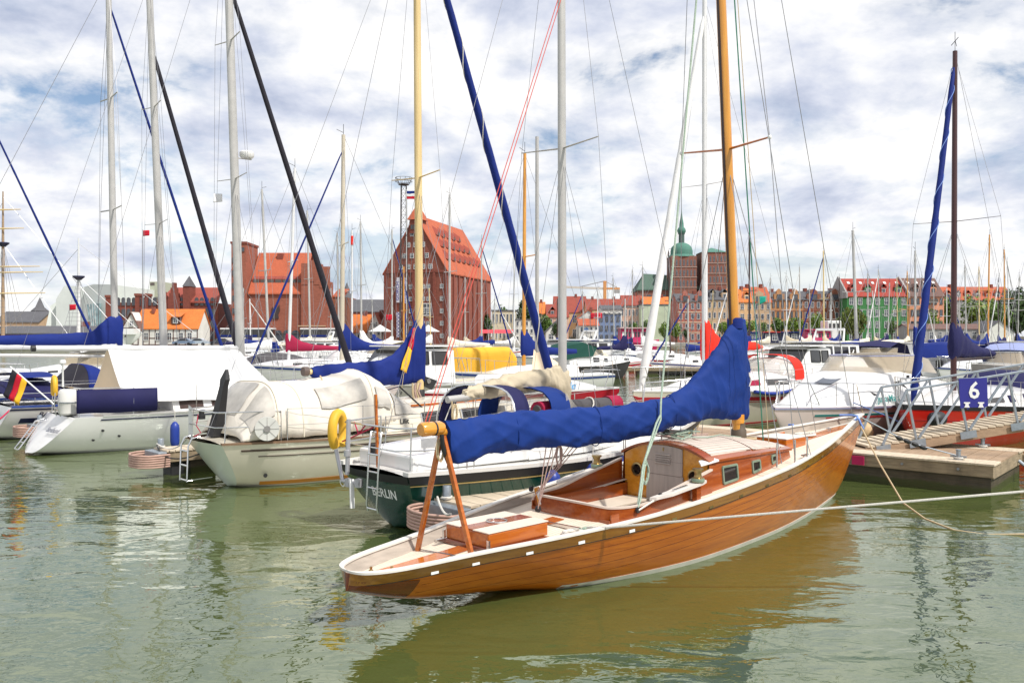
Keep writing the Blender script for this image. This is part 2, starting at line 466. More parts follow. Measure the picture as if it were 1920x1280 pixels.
# ------------------------------------------------------------------ water
def water_material():
    m, nt, b = nodes_of('harbour_water')
    f = tex_noise(nt, 0.12, 4.0, 0.6)
    nt.links.new(ramp(nt, f, [(0.3, (0.058, 0.078, 0.018)), (0.7, (0.078, 0.102, 0.032))]), b.inputs['Base Color'])
    setin(b, Roughness=0.03, IOR=2.6, Specular_Tint=(0.92, 1.0, 0.90, 1.0))
    t = nt.nodes.new('ShaderNodeTexCoord')
    def ns(scale, st, det, dist=0.0, rough=0.5):
        mp = nt.nodes.new('ShaderNodeMapping'); mp.inputs['Scale'].default_value = st
        mp.inputs['Rotation'].default_value = (0, 0, radians(18))
        nt.links.new(t.outputs['Object'], mp.inputs[0])
        n = nt.nodes.new('ShaderNodeTexNoise'); n.inputs['Scale'].default_value = scale
        n.inputs['Detail'].default_value = det; n.inputs['Distortion'].default_value = dist
        n.inputs['Roughness'].default_value = rough
        nt.links.new(mp.outputs[0], n.inputs['Vector']); return n.outputs['Fac']
    a = ns(1.35, (0.55, 1.0, 1), 2.0, 0.6)
    c = ns(3.6, (0.6, 1.0, 1), 2.0, 0.8)
    # patches of breeze: the fine ripple comes and goes
    p = ramp(nt, ns(0.16, (1, 1, 1), 2.0), [(0.38, (0.25, 0.25, 0.25)), (0.62, (1, 1, 1))])
    mm = nt.nodes.new('ShaderNodeMath'); mm.operation = 'MULTIPLY'
    nt.links.new(c, mm.inputs[0]); nt.links.new(p, mm.inputs[1])
    m2 = nt.nodes.new('ShaderNodeMath'); m2.operation = 'MULTIPLY_ADD'
    nt.links.new(mm.outputs[0], m2.inputs[0]); m2.inputs[1].default_value = 0.30
    nt.links.new(a, m2.inputs[2])
    m3 = nt.nodes.new('ShaderNodeMath'); m3.operation = 'MULTIPLY_ADD'
    nt.links.new(ns(9.5, (0.7, 1.0, 1), 2.0, 0.5), m3.inputs[0]); m3.inputs[1].default_value = 0.085
    nt.links.new(m2.outputs[0], m3.inputs[2])
    bump(nt, b, m3.outputs[0], 0.6, 0.062)
    MATS['harbour_water'] = m
    return m
w = MB(); w.quad((-4000, -60, 0), (4000, -60, 0), (4000, 5000, 0), (-4000, 5000, 0))
struct(w.build('water', water_material()))

# ------------------------------------------------------------------ hulls
class Hull:
    """lofted hull, x = 0 at the stern end, +x to the bow, y to port"""
    def __init__(h, L, hb, zs, zb, p, ns=36, nk=11, rake=0.0, rlen=1.2, spos=None):
        h.L, h.hb, h.zs, h.zb, h.p = L, hb, zs, zb, p
        h.rake, h.rlen = rake, rlen
        h.S = spos or [L * (0.5 - 0.5 * cos(pi * i / ns)) * 0.5 + L * i / ns * 0.5 for i in range(ns + 1)]
        h.nk = nk
    def pt(h, s, t, side, off=0.0):
        zs, zb = cr(h.zs, s), cr(h.zb, s)
        z = zb + (zs - zb) * t
        y = cr(h.hb, s) * (max(t, 0.0) ** cr(h.p, s))
        x = s + h.rake * (zs - z) * max(0.0, 1 - s / h.rlen)
        return V((x, side * (y + off), z))
    def tz(h, s, z):
        zs, zb = cr(h.zs, s), cr(h.zb, s)
        return max(0.0, min(1.0, (z - zb) / (zs - zb)))
    def build(h, mt, parent, transom=None, name='hull', bulb=0.0):
        m = MB(); n = h.nk
        for side in (1, -1):
            rs = [[h.pt(s, (k / n) ** 1.6, side) for k in range(n + 1)] for s in h.S]
            if side == -1: rs = [list(reversed(r)) for r in rs]
            m.rings(rs, 0, False, False, close=False)
        o = m.build(name, mt, parent, 50)
        if cr(h.hb, 0) > 0.02:
            m = MB(); rows = []
            for k in range(n + 1):
                t = (k / n) ** 1.6
                a, b = h.pt(0, t, 1), h.pt(0, t, -1)
                rows.append([a.lerp(b, j / 8) + V((-bulb * (1 - (2 * j / 8 - 1) ** 2), 0, 0)) for j in range(9)])
            m.rings(rows, 0, False, False, close=False)
            m.build('transom', transom or mt, parent, 50)
        return o
    def ribbon(h, name, mt, parent, a, b, mode='h', off=0.008, s0=0.0, s1=None, sides=(1, -1), inn=-0.004):
        s1 = h.L if s1 is None else s1
        m = MB()
        S = [s0] + [s for s in h.S if s0 < s < s1] + [s1]
        for side in sides:
            rs = []
            for s in S:
                zs = cr(h.zs, s)
                za, zb_ = (zs - a, zs - b) if mode == 'h' else (a, b)
                ta, tb = h.tz(s, za), h.tz(s, zb_)
                o = off
                p0, p1 = h.pt(s, ta, side, o), h.pt(s, tb, side, o)
                q1, q0 = h.pt(s, tb, side, inn), h.pt(s, ta, side, inn)
                ring = [p0, p1, q1, q0]
                rs.append(ring if side == 1 else ring[::-1])
            m.rings(rs)
        return m.build(name, mt, parent, 40)
    def deck(h, mt, parent, drop=0.05, camber=0.05, hole=None, inset=0.01, s0=0.02, s1=None, name='deck'):
        s1 = s1 or h.L - 0.03
        m = MB(); S = sorted(set([s0, s1] + [s for s in h.S if s0 < s < s1] + ([hole[0], hole[1]] if hole else [])))
        hw = hole[2] if hole else 0.5
        rows = []
        for s in S:
            z = cr(h.zs, s) - drop; b = max(0.004, h.pt(s, h.tz(s, z), 1).y - inset)
            c = min(hw, b * 0.6)
            ys = [-b, -(b + c) / 2, -c, -c * 0.5, 0, c * 0.5, c, (b + c) / 2, b]
            rows.append([V((s, y, z + camber * min(1, b) * (1 - (y / b) ** 2))) for y in ys])
        for i in range(len(S) - 1):
            for j in range(8):
                if hole and hole[0] - 1e-6 <= S[i] and S[i + 1] <= hole[1] + 1e-6 and 2 <= j <= 5: continue
                m.quad(rows[i][j], rows[i][j + 1] if 0 else rows[i + 1][j], rows[i + 1][j + 1], rows[i][j + 1])
        return m.build(name, mt, parent, 60)
    def rail(h, name, mt, parent, w=0.05, up=0.02, down=0.03, s0=0.0, s1=None, around=False, outer=0.012):
        s1 = h.L if s1 is None else s1
        S = [s0] + [s for s in h.S if s0 < s < s1] + [s1]
        m = MB()
        def ring(s, side):
            b = cr(h.hb, s); z = cr(h.zs, s)
            i = max(0.0, b - w)
            r = [V((s, side * (b + outer), z - down)), V((s, side * (b + outer), z + up)), V((s, side * i, z + up)), V((s, side * i, z - down))]
            return r
        if around:
            rs = [ring(s, -1)[::1] for s in reversed(S)] + [[V((q.x, -q.y, q.z)) for q in ring(s, -1)] for s in S]
            m.rings(rs)
        else:
            for side in (1, -1):
                rs = [ring(s, side) for s in S]
                if side == -1: rs = [r[::-1] for r in rs]
                m.rings(rs)
        return m.build(name, mt, parent, 40)
    def text(h, txt, size, mt, parent, s, z, side=-1, name='lettering', off=0.012, shear=0.0, rise=0.0, font_w=1.0):
        me = text_mesh(txt, size, shear)
        xs = [v.co.x for v in me.vertices]; x0, x1 = min(xs), max(xs)
        for v in me.vertices:
            u = (v.co.x - (x0 + x1) / 2) * font_w; w_ = v.co.y
            ss = s + u * (1 if side == -1 else -1); zz = z + w_ + rise * u
            v.co = h.pt(ss, h.tz(ss, zz), side, off)
        me.materials.append(mt); me.name = name
        return link_mesh(name, me, parent)

def text_mesh(txt, size, shear=0.0, depth=0.0):
    cu = bpy.data.curves.new('text', 'FONT'); cu.body = txt; cu.size = size; cu.shear = shear
    cu.resolution_u = 2; cu.extrude = depth; cu.offset = size * .018
    o = bpy.data.objects.new('text', cu); col.objects.link(o)
    dg = bpy.context.evaluated_depsgraph_get()
    me = bpy.data.meshes.new_from_object(o.evaluated_get(dg))
    bpy.data.objects.remove(o); bpy.data.curves.remove(cu)
    me.materials.clear()
    return me
def flat_text(txt, size, mt, parent, origin, ux, uy, name='lettering', shear=0.0, center=True, width=None):
    me = text_mesh(txt, size, shear); ux, uy = V(ux).normalized(), V(uy).normalized()
    xs = [v.co.x for v in me.vertices]; x0, x1 = min(xs), max(xs)
    k = (width / (x1 - x0)) if width else 1.0
    for v in me.vertices:
        u = (v.co.x - ((x0 + x1) / 2 if center else x0)) * k
        v.co = V(origin) + ux * u + uy * v.co.y
    me.materials.append(mt); me.name = name
    return link_mesh(name, me, parent)

# ------------------------------------------------------------------ rig and fittings
def rope(name, pts, r, mt, parent=None, sag=0.0, n=6, seg=None):
    pts = [V(p) for p in pts]
    if len(pts) == 2:
        k = seg or (14 if sag else 1)
        pts = [pts[0].lerp(pts[1], i / k) - V((0, 0, sag * 4 * (i / k) * (1 - i / k))) for i in range(k + 1)]
    m = MB(); m.tube(pts, r, n)
    return m.build(name, mt, parent, 60)
def coil(name, mt, parent, c, r, turns, rope_r, seed=1, flat=True, rot=None):
    rnd = random.Random(seed); pts = []
    n = turns * 12
    for i in range(n):
        a = 2 * pi * i / 12
        rr = r * (0.75 + 0.35 * noise.noise(V((i * 0.21, seed * 3.1, 0))))
        z = rope_r + (i / n) * rope_r * 1.6 + rope_r * 0.6 * noise.noise(V((i * 0.5, seed, 5)))
        p = V((rr * cos(a) * 1.25 + r * 0.25 * noise.noise(V((i * 0.09, 2, seed))), rr * sin(a) + r * 0.25 * noise.noise(V((i * 0.09, 7, seed))), z))
        if not flat: p = V((p.x * 0.45, p.z, p.y * 1.5))
        pts.append(p + V(c))
    m = MB(); m.tube(pts, rope_r, 5)
    return m.build(name, mt, parent, 60)
def mast_part(parent, base, top, r0, r1, mt, oval=1.35, n=12, name='mast'):
    base, top = V(base), V(top); m = MB(); rs = []
    for i in range(9):
        t = i / 8; p = base.lerp(top, t); r = r0 + (r1 - r0) * t ** 1.5
        rs.append([p + V((r * oval * cos(2*pi*j/n), r * sin(2*pi*j/n), 0)) for j in range(n)])
    m.rings(rs); return m.build(name, mt, parent, 60)
def cover_part(parent, secs, mt, name='sail_cover', n=18, wr=0.018, seed=0, fs=1.0, sub=40, bulge=0.35):
    """sail cover along a boom: secs = (x, y, zbot, ztop, half_width)"""
    X = [s[0] for s in secs]; u = [i / (len(secs) - 1) for i in range(len(secs))]
    def f(k, t): return cr([(u[i], secs[i][k]) for i in range(len(secs))], t)
    m = MB(); rs = []
    for i in range(sub + 1):
        t = i / sub
        x, y, zb, zt, hw = (f(k, t) for k in range(5))
        ring = []
        for j in range(n):
            a = 2 * pi * j / n
            cz = -cos(a); sy = sin(a)
            h = (zt - zb)
            zz = zb + h * (cz * 0.5 + 0.5)
            # the sail bundle is fat low down, thin at the top
            up = (cz * 0.5 + 0.5)
            wdt = hw * (1 - bulge * up * min(1.0, h / (4 * hw + 1e-6)))
            yy = wdt * sy * (1.0 if abs(sy) > 0.3 else 0.95)
            q = V((x * 2.1 * fs + zz * 1.7 * fs, sy * 0.6 + seed, zz * 1.3 * fs - x * 0.9 * fs))
            d = wr * (noise.noise(q) + 0.5 * noise.noise(q * 2.3))
            for kx, kz, ph in ((2.2, 5.5, 0.3), (-1.6, 4.2, 5.1), (5.5, 2.0, 9.7)):
                d += wr * 0.65 * ((1 - abs(noise.noise(V((x * kx * fs + zz * kz * fs, x * .5, ph + seed + sy * .4))))) ** 7 - .25)
            ring.append(V((x + 0.4 * d, y + yy + d * (1 if sy >= 0 else -1), zz + d * 0.8 * cz)))
        rs.append(ring)
    m.rings(rs); return m.build(name, mt, parent, 70)
def furled(parent, p0, p1, r, mt, name='furled_genoa', stripe=None, n=8, seed=0):
    p0, p1 = V(p0), V(p1); pts = []; rr = []
    for i in range(41):
        t = i / 40
        pts.append(p0.lerp(p1, t))
        e = min(1.0, t / 0.06, (1 - t) / 0.04 + 0.15)
        rr.append(r * (0.25 + 0.75 * e) * (1.25 - 0.55 * t) * (1 + 0.12 * noise.noise(V((i * 0.7, seed, 0)))))
    m = MB(); m.tube(pts, rr, n); o = m.build(name, mt, parent, 60)
    if stripe:
        m = MB(); q = []
        for i in range(241):
            t = i / 240; p = p0.lerp(p1, t); k = min(40, int(t * 40)); a = t * 46
            d = (p1 - p0).normalized(); ux = d.cross(V((0, 1, 0))).normalized(); uy = d.cross(ux)
            q.append(p + (ux * cos(a) + uy * sin(a)) * (rr[k] + 0.004))
        m.tube(q, r * 0.13, 4); m.build('stripe', stripe, o, 60)
    return o
def stay(parent, p0, p1, r=0.005, mt=None, name='shroud'):
    m = MB(); m.tube([p0, p1], r, 4); return m.build(name, mt or wire, parent)
def pulpit(parent, pts, posts, r=0.013, mt=None, name='pulpit'):
    m = MB(); m.tube(pts, r, 6)
    for a, b in posts: m.tube([a, b], r * 0.85, 6)
    return m.build(name, mt or steel, parent, 60)
def fender(parent, top, L, r, mt, line=0.35, name='fender'):
    m = MB(); x, y, z = top
    m.lathe([(0.01, 0), (r * 0.45, -0.02), (r * 0.9, -0.08), (r, -0.16), (r, -L + 0.16), (r * 0.9, -L + 0.08), (r * 0.4, -L), (0.01, -L - 0.01)], 10, (x, y, z))
    o = m.build(name, mt, parent, 60)
    m = MB(); m.tube([(x, y, z - 0.01), (x, y, z + line)], 0.008, 5); m.build('fender_line', rope_white, o)
    return o
def winch(parent, c, r=0.06, h=0.13):
    m = MB(); m.lathe([(r * 1.1, 0), (r * 1.1, h * .3), (r * .72, h * .38), (r * .62, h * .6), (r * .8, h * .86), (r, h * .88), (r, h), (0.01, h)], 16, c)
    o = m.build('winch', bronze, parent, 40)
    m = MB(); m.lathe([(r * 1.16, h * .03), (r * 1.2, h * .1), (r * 1.2, h * .22), (r * 1.14, h * .28)], 16, c); m.build('winch_drum', verdigris, o, 40)
    return o
def block(parent, c, r=0.03, mt=None, name='block'):
    m = MB(); m.lathe([(0.005, -r*.35), (r, -r*.35), (r, r*.35), (0.005, r*.35)], 10, c, axis='y')
    return m.build(name, mt or black, parent, 40)
def sprayhood(parent, x0, x1, hw0, hw1, z0, zt, mt, name='sprayhood', lean=0.5, n=14, wr=0.012, open_aft=True, seed=0, rows=6):
    """folding hood: arched loops from the aft edge x0 (highest) down to the coachroof at x1"""
    m = MB(); rs = []
    for i in range(rows + 1):
        t = i / rows; x = x0 + (x1 - x0) * t
        zt_ = z0 + (zt - z0) * (1 - t ** 2.2) ; hw = hw0 + (hw1 - hw0) * t
        ring = []
        for j in range(n + 1):
            a = pi * j / n
            yy = -hw * (abs(cos(a)) ** 0.6) * (1 if cos(a) >= 0 else -1); zz = z0 + (zt_ - z0) * (sin(a) ** 0.55)
            d = wr * noise.noise(V((x * 5, yy * 5, zz * 5 + seed)))
            ring.append(V((x + lean * 0.0 + d, yy, zz + d)))
        rs.append(ring)
    m.rings(rs, 0, False, False, close=False)
    o = m.build(name, mt, parent, 60)
    so_ = o.modifiers.new('thick', 'SOLIDIFY'); so_.thickness = 0.012
    return o
def hoop_band(parent, x0, x1, hw, z0, zt, mt, name='sprayhood', lean=.12, n=18):
    m = MB()
    for off in (0, .015):
        m.rings([[V((x + lean * (sin(pi*j/n)) , -(hw - off) * (abs(cos(pi*j/n)) ** .6) * (1 if cos(pi*j/n) >= 0 else -1), z0 + (zt - off - z0) * (sin(pi*j/n) ** .55 if 0 < j < n else 0) + .01 * noise.noise(V((x * 5, j, 0))))) for j in range(n + 1)] for x in (x0, (x0 + x1) / 2, x1)], 0, False, False, close=False)
    return m.build(name, mt, parent, 60)
def rig_lines(parent, base, head, sx, bow, stern, hbm, zdeck, spz, sphalf, mt_sp=None, r=0.0045, spr=0.016, back=True, fore=True):
    """spreaders, shrouds, forestay and backstay of a mast whose foot is `base` and head `head`"""
    base, head = V(base), V(head)
    def on_mast(z): return base.lerp(head, (z - base.z) / (head.z - base.z))
    for k, zsp in enumerate(spz if isinstance(spz, (list, tuple)) else [spz]):
        p = on_mast(zsp); hl = sphalf * (1 - 0.15 * k)
        for side in (1, -1):
            tip = p + V((-0.08, side * hl, 0.04))
            m = MB(); m.tube([p, tip], [spr * 1.25, spr * 0.8], 6, flat=0.5); m.build('spreader', mt_sp or alu, parent, 60)
            ch = V((base.x - 0.12, side * hbm, zdeck))
            stay(parent, ch, tip, r); stay(parent, tip, on_mast(min(head.z - 0.1, zsp + (head.z - zsp) * 0.97)), r)
            if k == 0: stay(parent, V((base.x - 0.45, side * hbm, zdeck)), p - V((0, 0, .1)), r); stay(parent, V((base.x + 0.35, side * hbm * .98, zdeck)), p - V((0, 0, .1)), r)
    if fore: stay(parent, bow, head, r, name='forestay')
    if back: stay(parent, stern, head, r, name='backstay')

# ------------------------------------------------------------------ the varnished wooden sloop in front
AX = V((0.721, 0.692, 0)); YAW = atan2(0.692, 0.721)
HS = V((-1.39, 7.17, 0))
def hero_s(px):                          # centre-plane station seen at photo column px
    k = (px - 960) / F
    return (k * HS.y - HS.x) / (AX.x - k * AX.y)
def hero_cz(px, py):
    s = hero_s(px); return s, gz(py, HS.y + AX.y * s)

def build_hero():
    R = thing('wooden_sailboat', 'long varnished mahogany sailboat with blue sail cover, nearest boat in front', 'sailboat', HS, YAW)
    H = Hull(9.94,
        [(0,.05),(.015,.11),(.04,.165),(.08,.21),(.15,.262),(.35,.345),(1,.48),(2,.735),(3,.93),(4.2,1.02),(5.6,.97),(6.9,.79),(8.5,.40),(9.4,.15),(9.94,.015)],
        [(0,.52),(1,.565),(3,.68),(4.2,.77),(5.6,.87),(6.9,.975),(8.5,1.10),(9.94,1.215)],
        [(0,.36),(.35,.24),(.7,.15),(1.2,.085),(1.8,.015),(2.6,-.13),(4.2,-.36),(6.2,-.38),(7.6,-.30),(8.4,-.14),(8.95,.06),(9.5,.56),(9.94,1.13)],
        [(0,.6),(.8,.62),(1.5,.5),(2.4,.31),(4.2,.28),(6,.33),(7.5,.42),(9,.6),(9.94,.8)], nk=16,
        spos=[0, .006, .015, .027, .04, .06, .08, .11, .15, .2, .27, .36] + [.36 + 9.58 * i / 60 for i in range(1, 61)])
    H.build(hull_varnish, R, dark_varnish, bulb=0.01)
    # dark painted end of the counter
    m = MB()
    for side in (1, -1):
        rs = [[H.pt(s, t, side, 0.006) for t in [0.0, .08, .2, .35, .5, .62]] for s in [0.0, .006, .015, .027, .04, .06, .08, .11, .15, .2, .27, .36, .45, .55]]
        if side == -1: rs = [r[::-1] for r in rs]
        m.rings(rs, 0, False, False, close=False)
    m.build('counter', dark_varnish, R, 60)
    H.ribbon('sheer_strake', strake_varnish, R, 0.0, 0.105, 'h', 0.008, 0.0, 9.90)
    H.ribbon('strake_seam', black, R, 0.105, 0.113, 'h', 0.009, 0.1, 9.90)
    for hh in (.20, .29, .385, .48): H.ribbon('plank_seam', dark_varnish, R, hh, hh + .0035, 'h', .0012, .6, 9.6)
    H.ribbon('boot_stripe', boot_white, R, 0.055, -0.005, 'z', 0.006, 2.2, 8.93)
    H.ribbon('waterline_paint', mat('bottom_grey', (0.22, 0.21, 0.18), 0.7, 0.3), R, -0.005, -0.2, 'z', 0.005, 2.3, 8.75)
    H.ribbon('bulwark', grey_wood, R, 0.004, .125, 'h', -.006, 0.0, 9.8, inn=-.04)
    H.rail('rail_cap', mat('rail_bleached', (0.66, 0.63, 0.58), 0.45, 0.1, 8.0), R, 0.06, 0.018, 0.0, 0.0, 9.93, around=True)
    H.deck(teak, R, 0.105, 0.045, (2.78, 4.5, 0.56), inset=0.02, s0=0.05)
    def dz(s, y=0.0):
        b = cr(H.hb, s); return cr(H.zs, s) - 0.105 + 0.045 * min(1, b) * (1 - min(1, (y / b)) ** 2)
    # king plank, aft and forward
    for a, b_ in ((0.25, 2.6), (6.75, 9.5)):
        m = MB(); S = [a + (b_ - a) * i / 12 for i in range(13)]
        m.rings([[V((s, y, dz(s, y) + e)) for y, e in ((-.085, .001), (-.085, .006), (.085, .006), (.085, .001))] for s in S])
        m.build('king_plank', trim_varnish, R)
    # scuppers along the near and far rail
    for s in [.62, 1.02, 1.55, 2.1, 2.7, 3.3, 3.9, 4.5, 5.1, 5.7, 6.3, 6.9, 7.5, 8.1]:
        for side in (-1, 1):
            p = H.pt(s, H.tz(s, cr(H.zs, s) - .085), side, .006)
            q = H.pt(s + .07, H.tz(s + .07, cr(H.zs, s) - .08), side, .006)
            m = MB(); m.bar(p, q, 0.014, 0.028); m.build('scupper', white_paint if s < 3 else bronze, R)
    for k, (s, y) in enumerate([(.3, .08), (.42, -.06), (.22, -.1)]):
        m = MB(); m.lathe([(.022, 0), (.022, .02), (.01, .03), (.014, .05), (.002, .055)], 8, (s, y, dz(s, y)))
        m.build('deck_fitting', bronze, R, 40)
    # aft hatch
    zt = dz(1.7)
    m = MB(); m.box(1.30, 2.16, -.36, .36, zt - .03, zt + .015); m.build('hatch_coaming', dark_varnish, R, bevel=0.006)
    m = MB(); m.box(1.33, 2.12, -.31, .31, zt + .012, zt + .145); o = m.build('hatch', trim_varnish, R, bevel=0.012)
    m = MB(); m.box(1.325, 2.125, -.315, -.09, zt + .147, zt + .158); m.box(1.325, 2.125, .09, .315, zt + .147, zt + .158)
    m.build('hatch_top', mat('bleached_teak', (0.70, 0.60, 0.50), 0.5, 0.1, 6.0), o, bevel=0.004)
    m = MB(); m.box(1.325, 2.125, -.088, .088, zt + .147, zt + .159); m.build('hatch_strip', red_varnish, o)
    m = MB(); m.tube([(1.72 + .1 * cos(2*pi*i/20), .0 + .1 * sin(2*pi*i/20), zt + .168) for i in range(21)], .008, 6); m.build('hatch_ring', steel, o, 60)
    for y in (-.34, .3):
        m = MB(); m.bar((1.2, y, zt - .0), (1.3, y, zt + .0), .03, .03); m.bar((1.3, y + .0, zt), (1.3, y, zt + .1), .03, .02); m.build('hinge', steel, R)
    # boom crutch
    ap = V((1.03, 0.0, 1.56))
    for side, s in ((-1, 1.12), (1, 1.0)):
        m = MB(); m.bar(V((s, side * .33, dz(s, .33) - .01)), ap + V((0, side * .018, 0.02)), .05, .035, up=(1, 0, 0)); m.build('crutch_leg', trim_varnish, R, bevel=0.005)
    m = MB(); m.tube([(1.0, .33, dz(1, .3) + .01), (1.05, 0, dz(1) + .01), (1.12, -.33, dz(1.1, .3) + .01)], .004, 4); m.build('crutch_line', wire, R)
    # boom
    m = MB(); m.tube([(.9, 0, 1.64), (1.15, 0, 1.60), (6.0, 0, 1.58)], .044, 10); m.build('boom', mast_wood, R, 50)
    m = MB(); m.tube([(.78, 0, 1.655), (.80, 0, 1.655), (1.0, 0, 1.655), (1.03, 0, 1.65)], [.055, .066, .066, .055], 12); m.build('boom_end', gold_varnish, R, 40)
    m = MB(); m.lathe([(.068, -.01), (.068, .01)], 12, (.93, 0, 1.655), axis='x'); m.build('boom_band', black, R)
    coil('boom_coil', rope_tan, R, (1.0, -.03, 1.45), .085, 4, .007, 5, flat=False)
    m = MB(); m.tube([(.98, -.06, 1.6), (.98, -.07, 1.5), (1.05, -.04, 1.38), (1.12, 0, 1.3), (1.14, .04, 1.28)], .02, 6); m.build('black_strap', black, R, 60)
    # sail cover from the photo's outline on the boat's centre plane
    prof = [(833,786,850,.075),(850,784,864,.085),(880,783,866,.105),(930,778,848,.125),(1000,772,839,.13),(1060,766,837,.13),(1120,763,833,.135),
            (1180,758,823,.135),(1240,747,806,.14),(1280,728,796,.145),(1310,699,789,.15),(1330,672,786,.155),(1350,640,785,.155),(1366,612,785,.15),(1383,598,786,.135),(1396,599,786,.09)]
    secs = []
    for px, t, b, hw in prof:
        s, z1 = hero_cz(px, t); _, z0 = hero_cz(px, b); secs.append((s, 0, z0, z1, hw))
    cv = cover_part(R, secs, cover_blue, n=48, wr=0.024, seed=2, fs=1.0, sub=200, bulge=.25)
    for px, t, b in ((960, 775, 843), (1115, 763, 834), (1255, 741, 802)):
        s, z1 = hero_cz(px, t); _, z0 = hero_cz(px, b); m = MB()
        m.tube([V((s + .02 * sin(a), .140 * sin(a) * (1 - .12 * (1 - cos(a))), (z0 + z1) / 2 - (z1 - z0) / 2 * 1.04 * cos(a))) for a in [2 * pi * i / 24 for i in range(25)]], .006, 4); m.build('cover_seam', cover_blue, cv)
    m = MB(); s0, zz = hero_cz(1376, 596)
    m.lathe([(.10, -.14), (.105, -.03), (.098, 0), (.09, .002)], 16, (s0 + .02, 0, zz)); m.build('cover_collar', cover_royal, cv, 60)
    m = MB(); s0, zz = hero_cz(1392, 697)
    m.tube([(s0 - .12, -.17, zz), (s0 - .14, -.19, zz - .05), (s0 - .1, -.19, zz - .1), (s0 - .15, -.19, zz - .18)], .008, 5); m.build('cover_tie', rope_white, cv)
    # mast and rig
    base, head = V((6.15, 0, .80)), V((5.28, 0, 12.6))
    mast_part(R, base, head, .070, .045, mast_wood, 1.2, 16)
    def onm(z): return base.lerp(head, (z - base.z) / (head.z - base.z))
    m = MB(); m.bar(onm(1.9) + V((-.088, 0, 0)), onm(12.3) + V((-.06, 0, 0)), .03, .02, up=(1, 0, 0)); m.build('sail_track', mast_dark, R)
    m = MB(); m.lathe([(.12, -.02), (.13, .03), (.105, .05), (.1, .15), (.085, .17), (.084, .25)], 16, (6.13, 0, 1.10)); m.build('mast_boot', mat('mast_boot', (.10, .075, .05), .6), R, 40)
    m = MB(); m.lathe([(.085, 0), (.0855, .12)], 16, (6.11, 0, 1.34)); m.build('mast_band', gold_varnish, R, 40)
    coil('halyard_coil', rope_tan, R, (6.2, -.12, 1.12), .10, 5, .010, 8)
    rig_lines(R, base, head, 0, V((9.55, 0, 1.22)), V((.3, 0, .55)), .86, .93, 4.95, .66, trim_varnish, .0055, .026, back=False)
    for side in (1, -1):
        p = onm(4.95) + V((-.08, side * .66, .04)); m = MB(); m.lathe([(.02, -.02), (.03, 0), (.02, .02)], 8, p); m.build('spreader_tip', white_paint, R, 60)
        for dx in (-.57, -.12, .23):
            c = V((6.15 + dx, side * (.86 if dx < 0.2 else .845), .90)); m = MB(); m.tube([c, c + V((0, 0, .30))], .012, 6); m.build('turnbuckle', steel, R, 60)
    stay(R, V((6.95, .1, .93)), onm(11.5) + V((.1, 0, 0)), .010, halyard_green, 'halyard')
    stay(R, V((6.35, .25, .95)), onm(9.5) + V((.1, 0, 0)), .006, rope_white, 'halyard')
    stay(R, V((6.4, -.3, .95)), onm(12) + V((.1, 0, 0)), .006, rope_tan, 'halyard')
    for e in (-.02, .03): stay(R, V((.86, e, 1.72)), head + V((-.1, e, -.3)), .0055, pink_wire, 'topping_lift')
    stay(R, V((8.3, 0, 1.05)), onm(9.6), .0055, wire, 'inner_stay')
    # runner lying over the boom and made fast on the near coaming, with its coil
    s_, z_ = hero_cz(1214, 752)
    rope('runner', [onm(9.3), (s_ + .1, -.12, z_ + .02), (s_ + .02, -.17, z_ - .15), (s_ - .1, -.2, 1.5), (3.45, -.46, 1.1), (3.12, -.64, .70)], .013, rope_green, R)
    rope('runner_tail', [(s_ + .05, -.15, z_ + .0), (s_ + .0, -.19, z_ - .2), (3.55, -.42, 1.16), (3.2, -.62, .80), (3.1, -.66, .71)], .010, rope_green, R)
    coil('runner_coil', rope_green, R, (3.5, -.47, 1.02), .11, 4, .009, 11, flat=False)
    rope('sheet_lead', [(3.1, -.67, .70), (3.42, -.70, .80)], .010, rope_white, R)
    block(R, (3.1, -.66, .70)); block(R, (3.46, -.68, .80), .035)
    # mainsheet tackles under the boom
    for e, (s, y, sb) in enumerate([(2.42, .12, 2.30), (2.44, .14, 2.40), (2.46, .16, 2.50), (2.62, .42, 2.75), (2.64, .44, 2.85), (2.66, .46, 2.95)]):
        rope('mainsheet', [(sb + .15, .02, 1.42), (s, y, dz(s) + .12)], .006, rope_pink, R, seg=2)
    block(R, (2.44, .14, dz(2.44) + .11), .035); block(R, (2.66, .46, .83), .03)
    coil('sheet_coil', rope_pink, R, (2.95, .3, 1.18), .10, 5, .008, 21, flat=False)
    # cockpit: well, benches, coaming
    m = MB()
    zf = .16
    m.box(2.78, 4.46, -.55, .55, zf - .02, zf); m.build('cockpit_floor', grey_wood, R)
    m = MB(); m.box(2.765, 2.78, -.56, .56, zf, .62); m.box(2.78, 4.46, .555, .57, zf, .68); m.box(2.78, 4.46, -.57, -.555, zf, .68); m.build('cockpit_wall', red_varnish, R)
    for side in (1, -1):
        m = MB(); m.box(2.80, 4.44, side * .19 if side > 0 else -.55, .55 if side > 0 else -.19, .50, .53); m.build('bench', mat('bench_bleached', (0.60, 0.52, 0.42), .7, .12, 5.0), R, bevel=.006)
        m = MB(); y = side * .22; m.box(2.82, 4.43, y - .01, y + .01, zf, .50); m.build('bench_front', bench_slats, R)
    path = [(4.47,-.655),(4.0,-.65),(3.5,-.645),(3.15,-.63),(2.95,-.58),(2.80,-.46),(2.72,-.28),(2.70,0),(2.72,.28),(2.78,.46),(2.85,.585),(3.1,.635),(3.5,.65),(4.0,.655),(4.47,.66)]
    top = [(2.7,.765),(2.85,.73),(3.2,.735),(3.8,.84),(4.47,.965)]
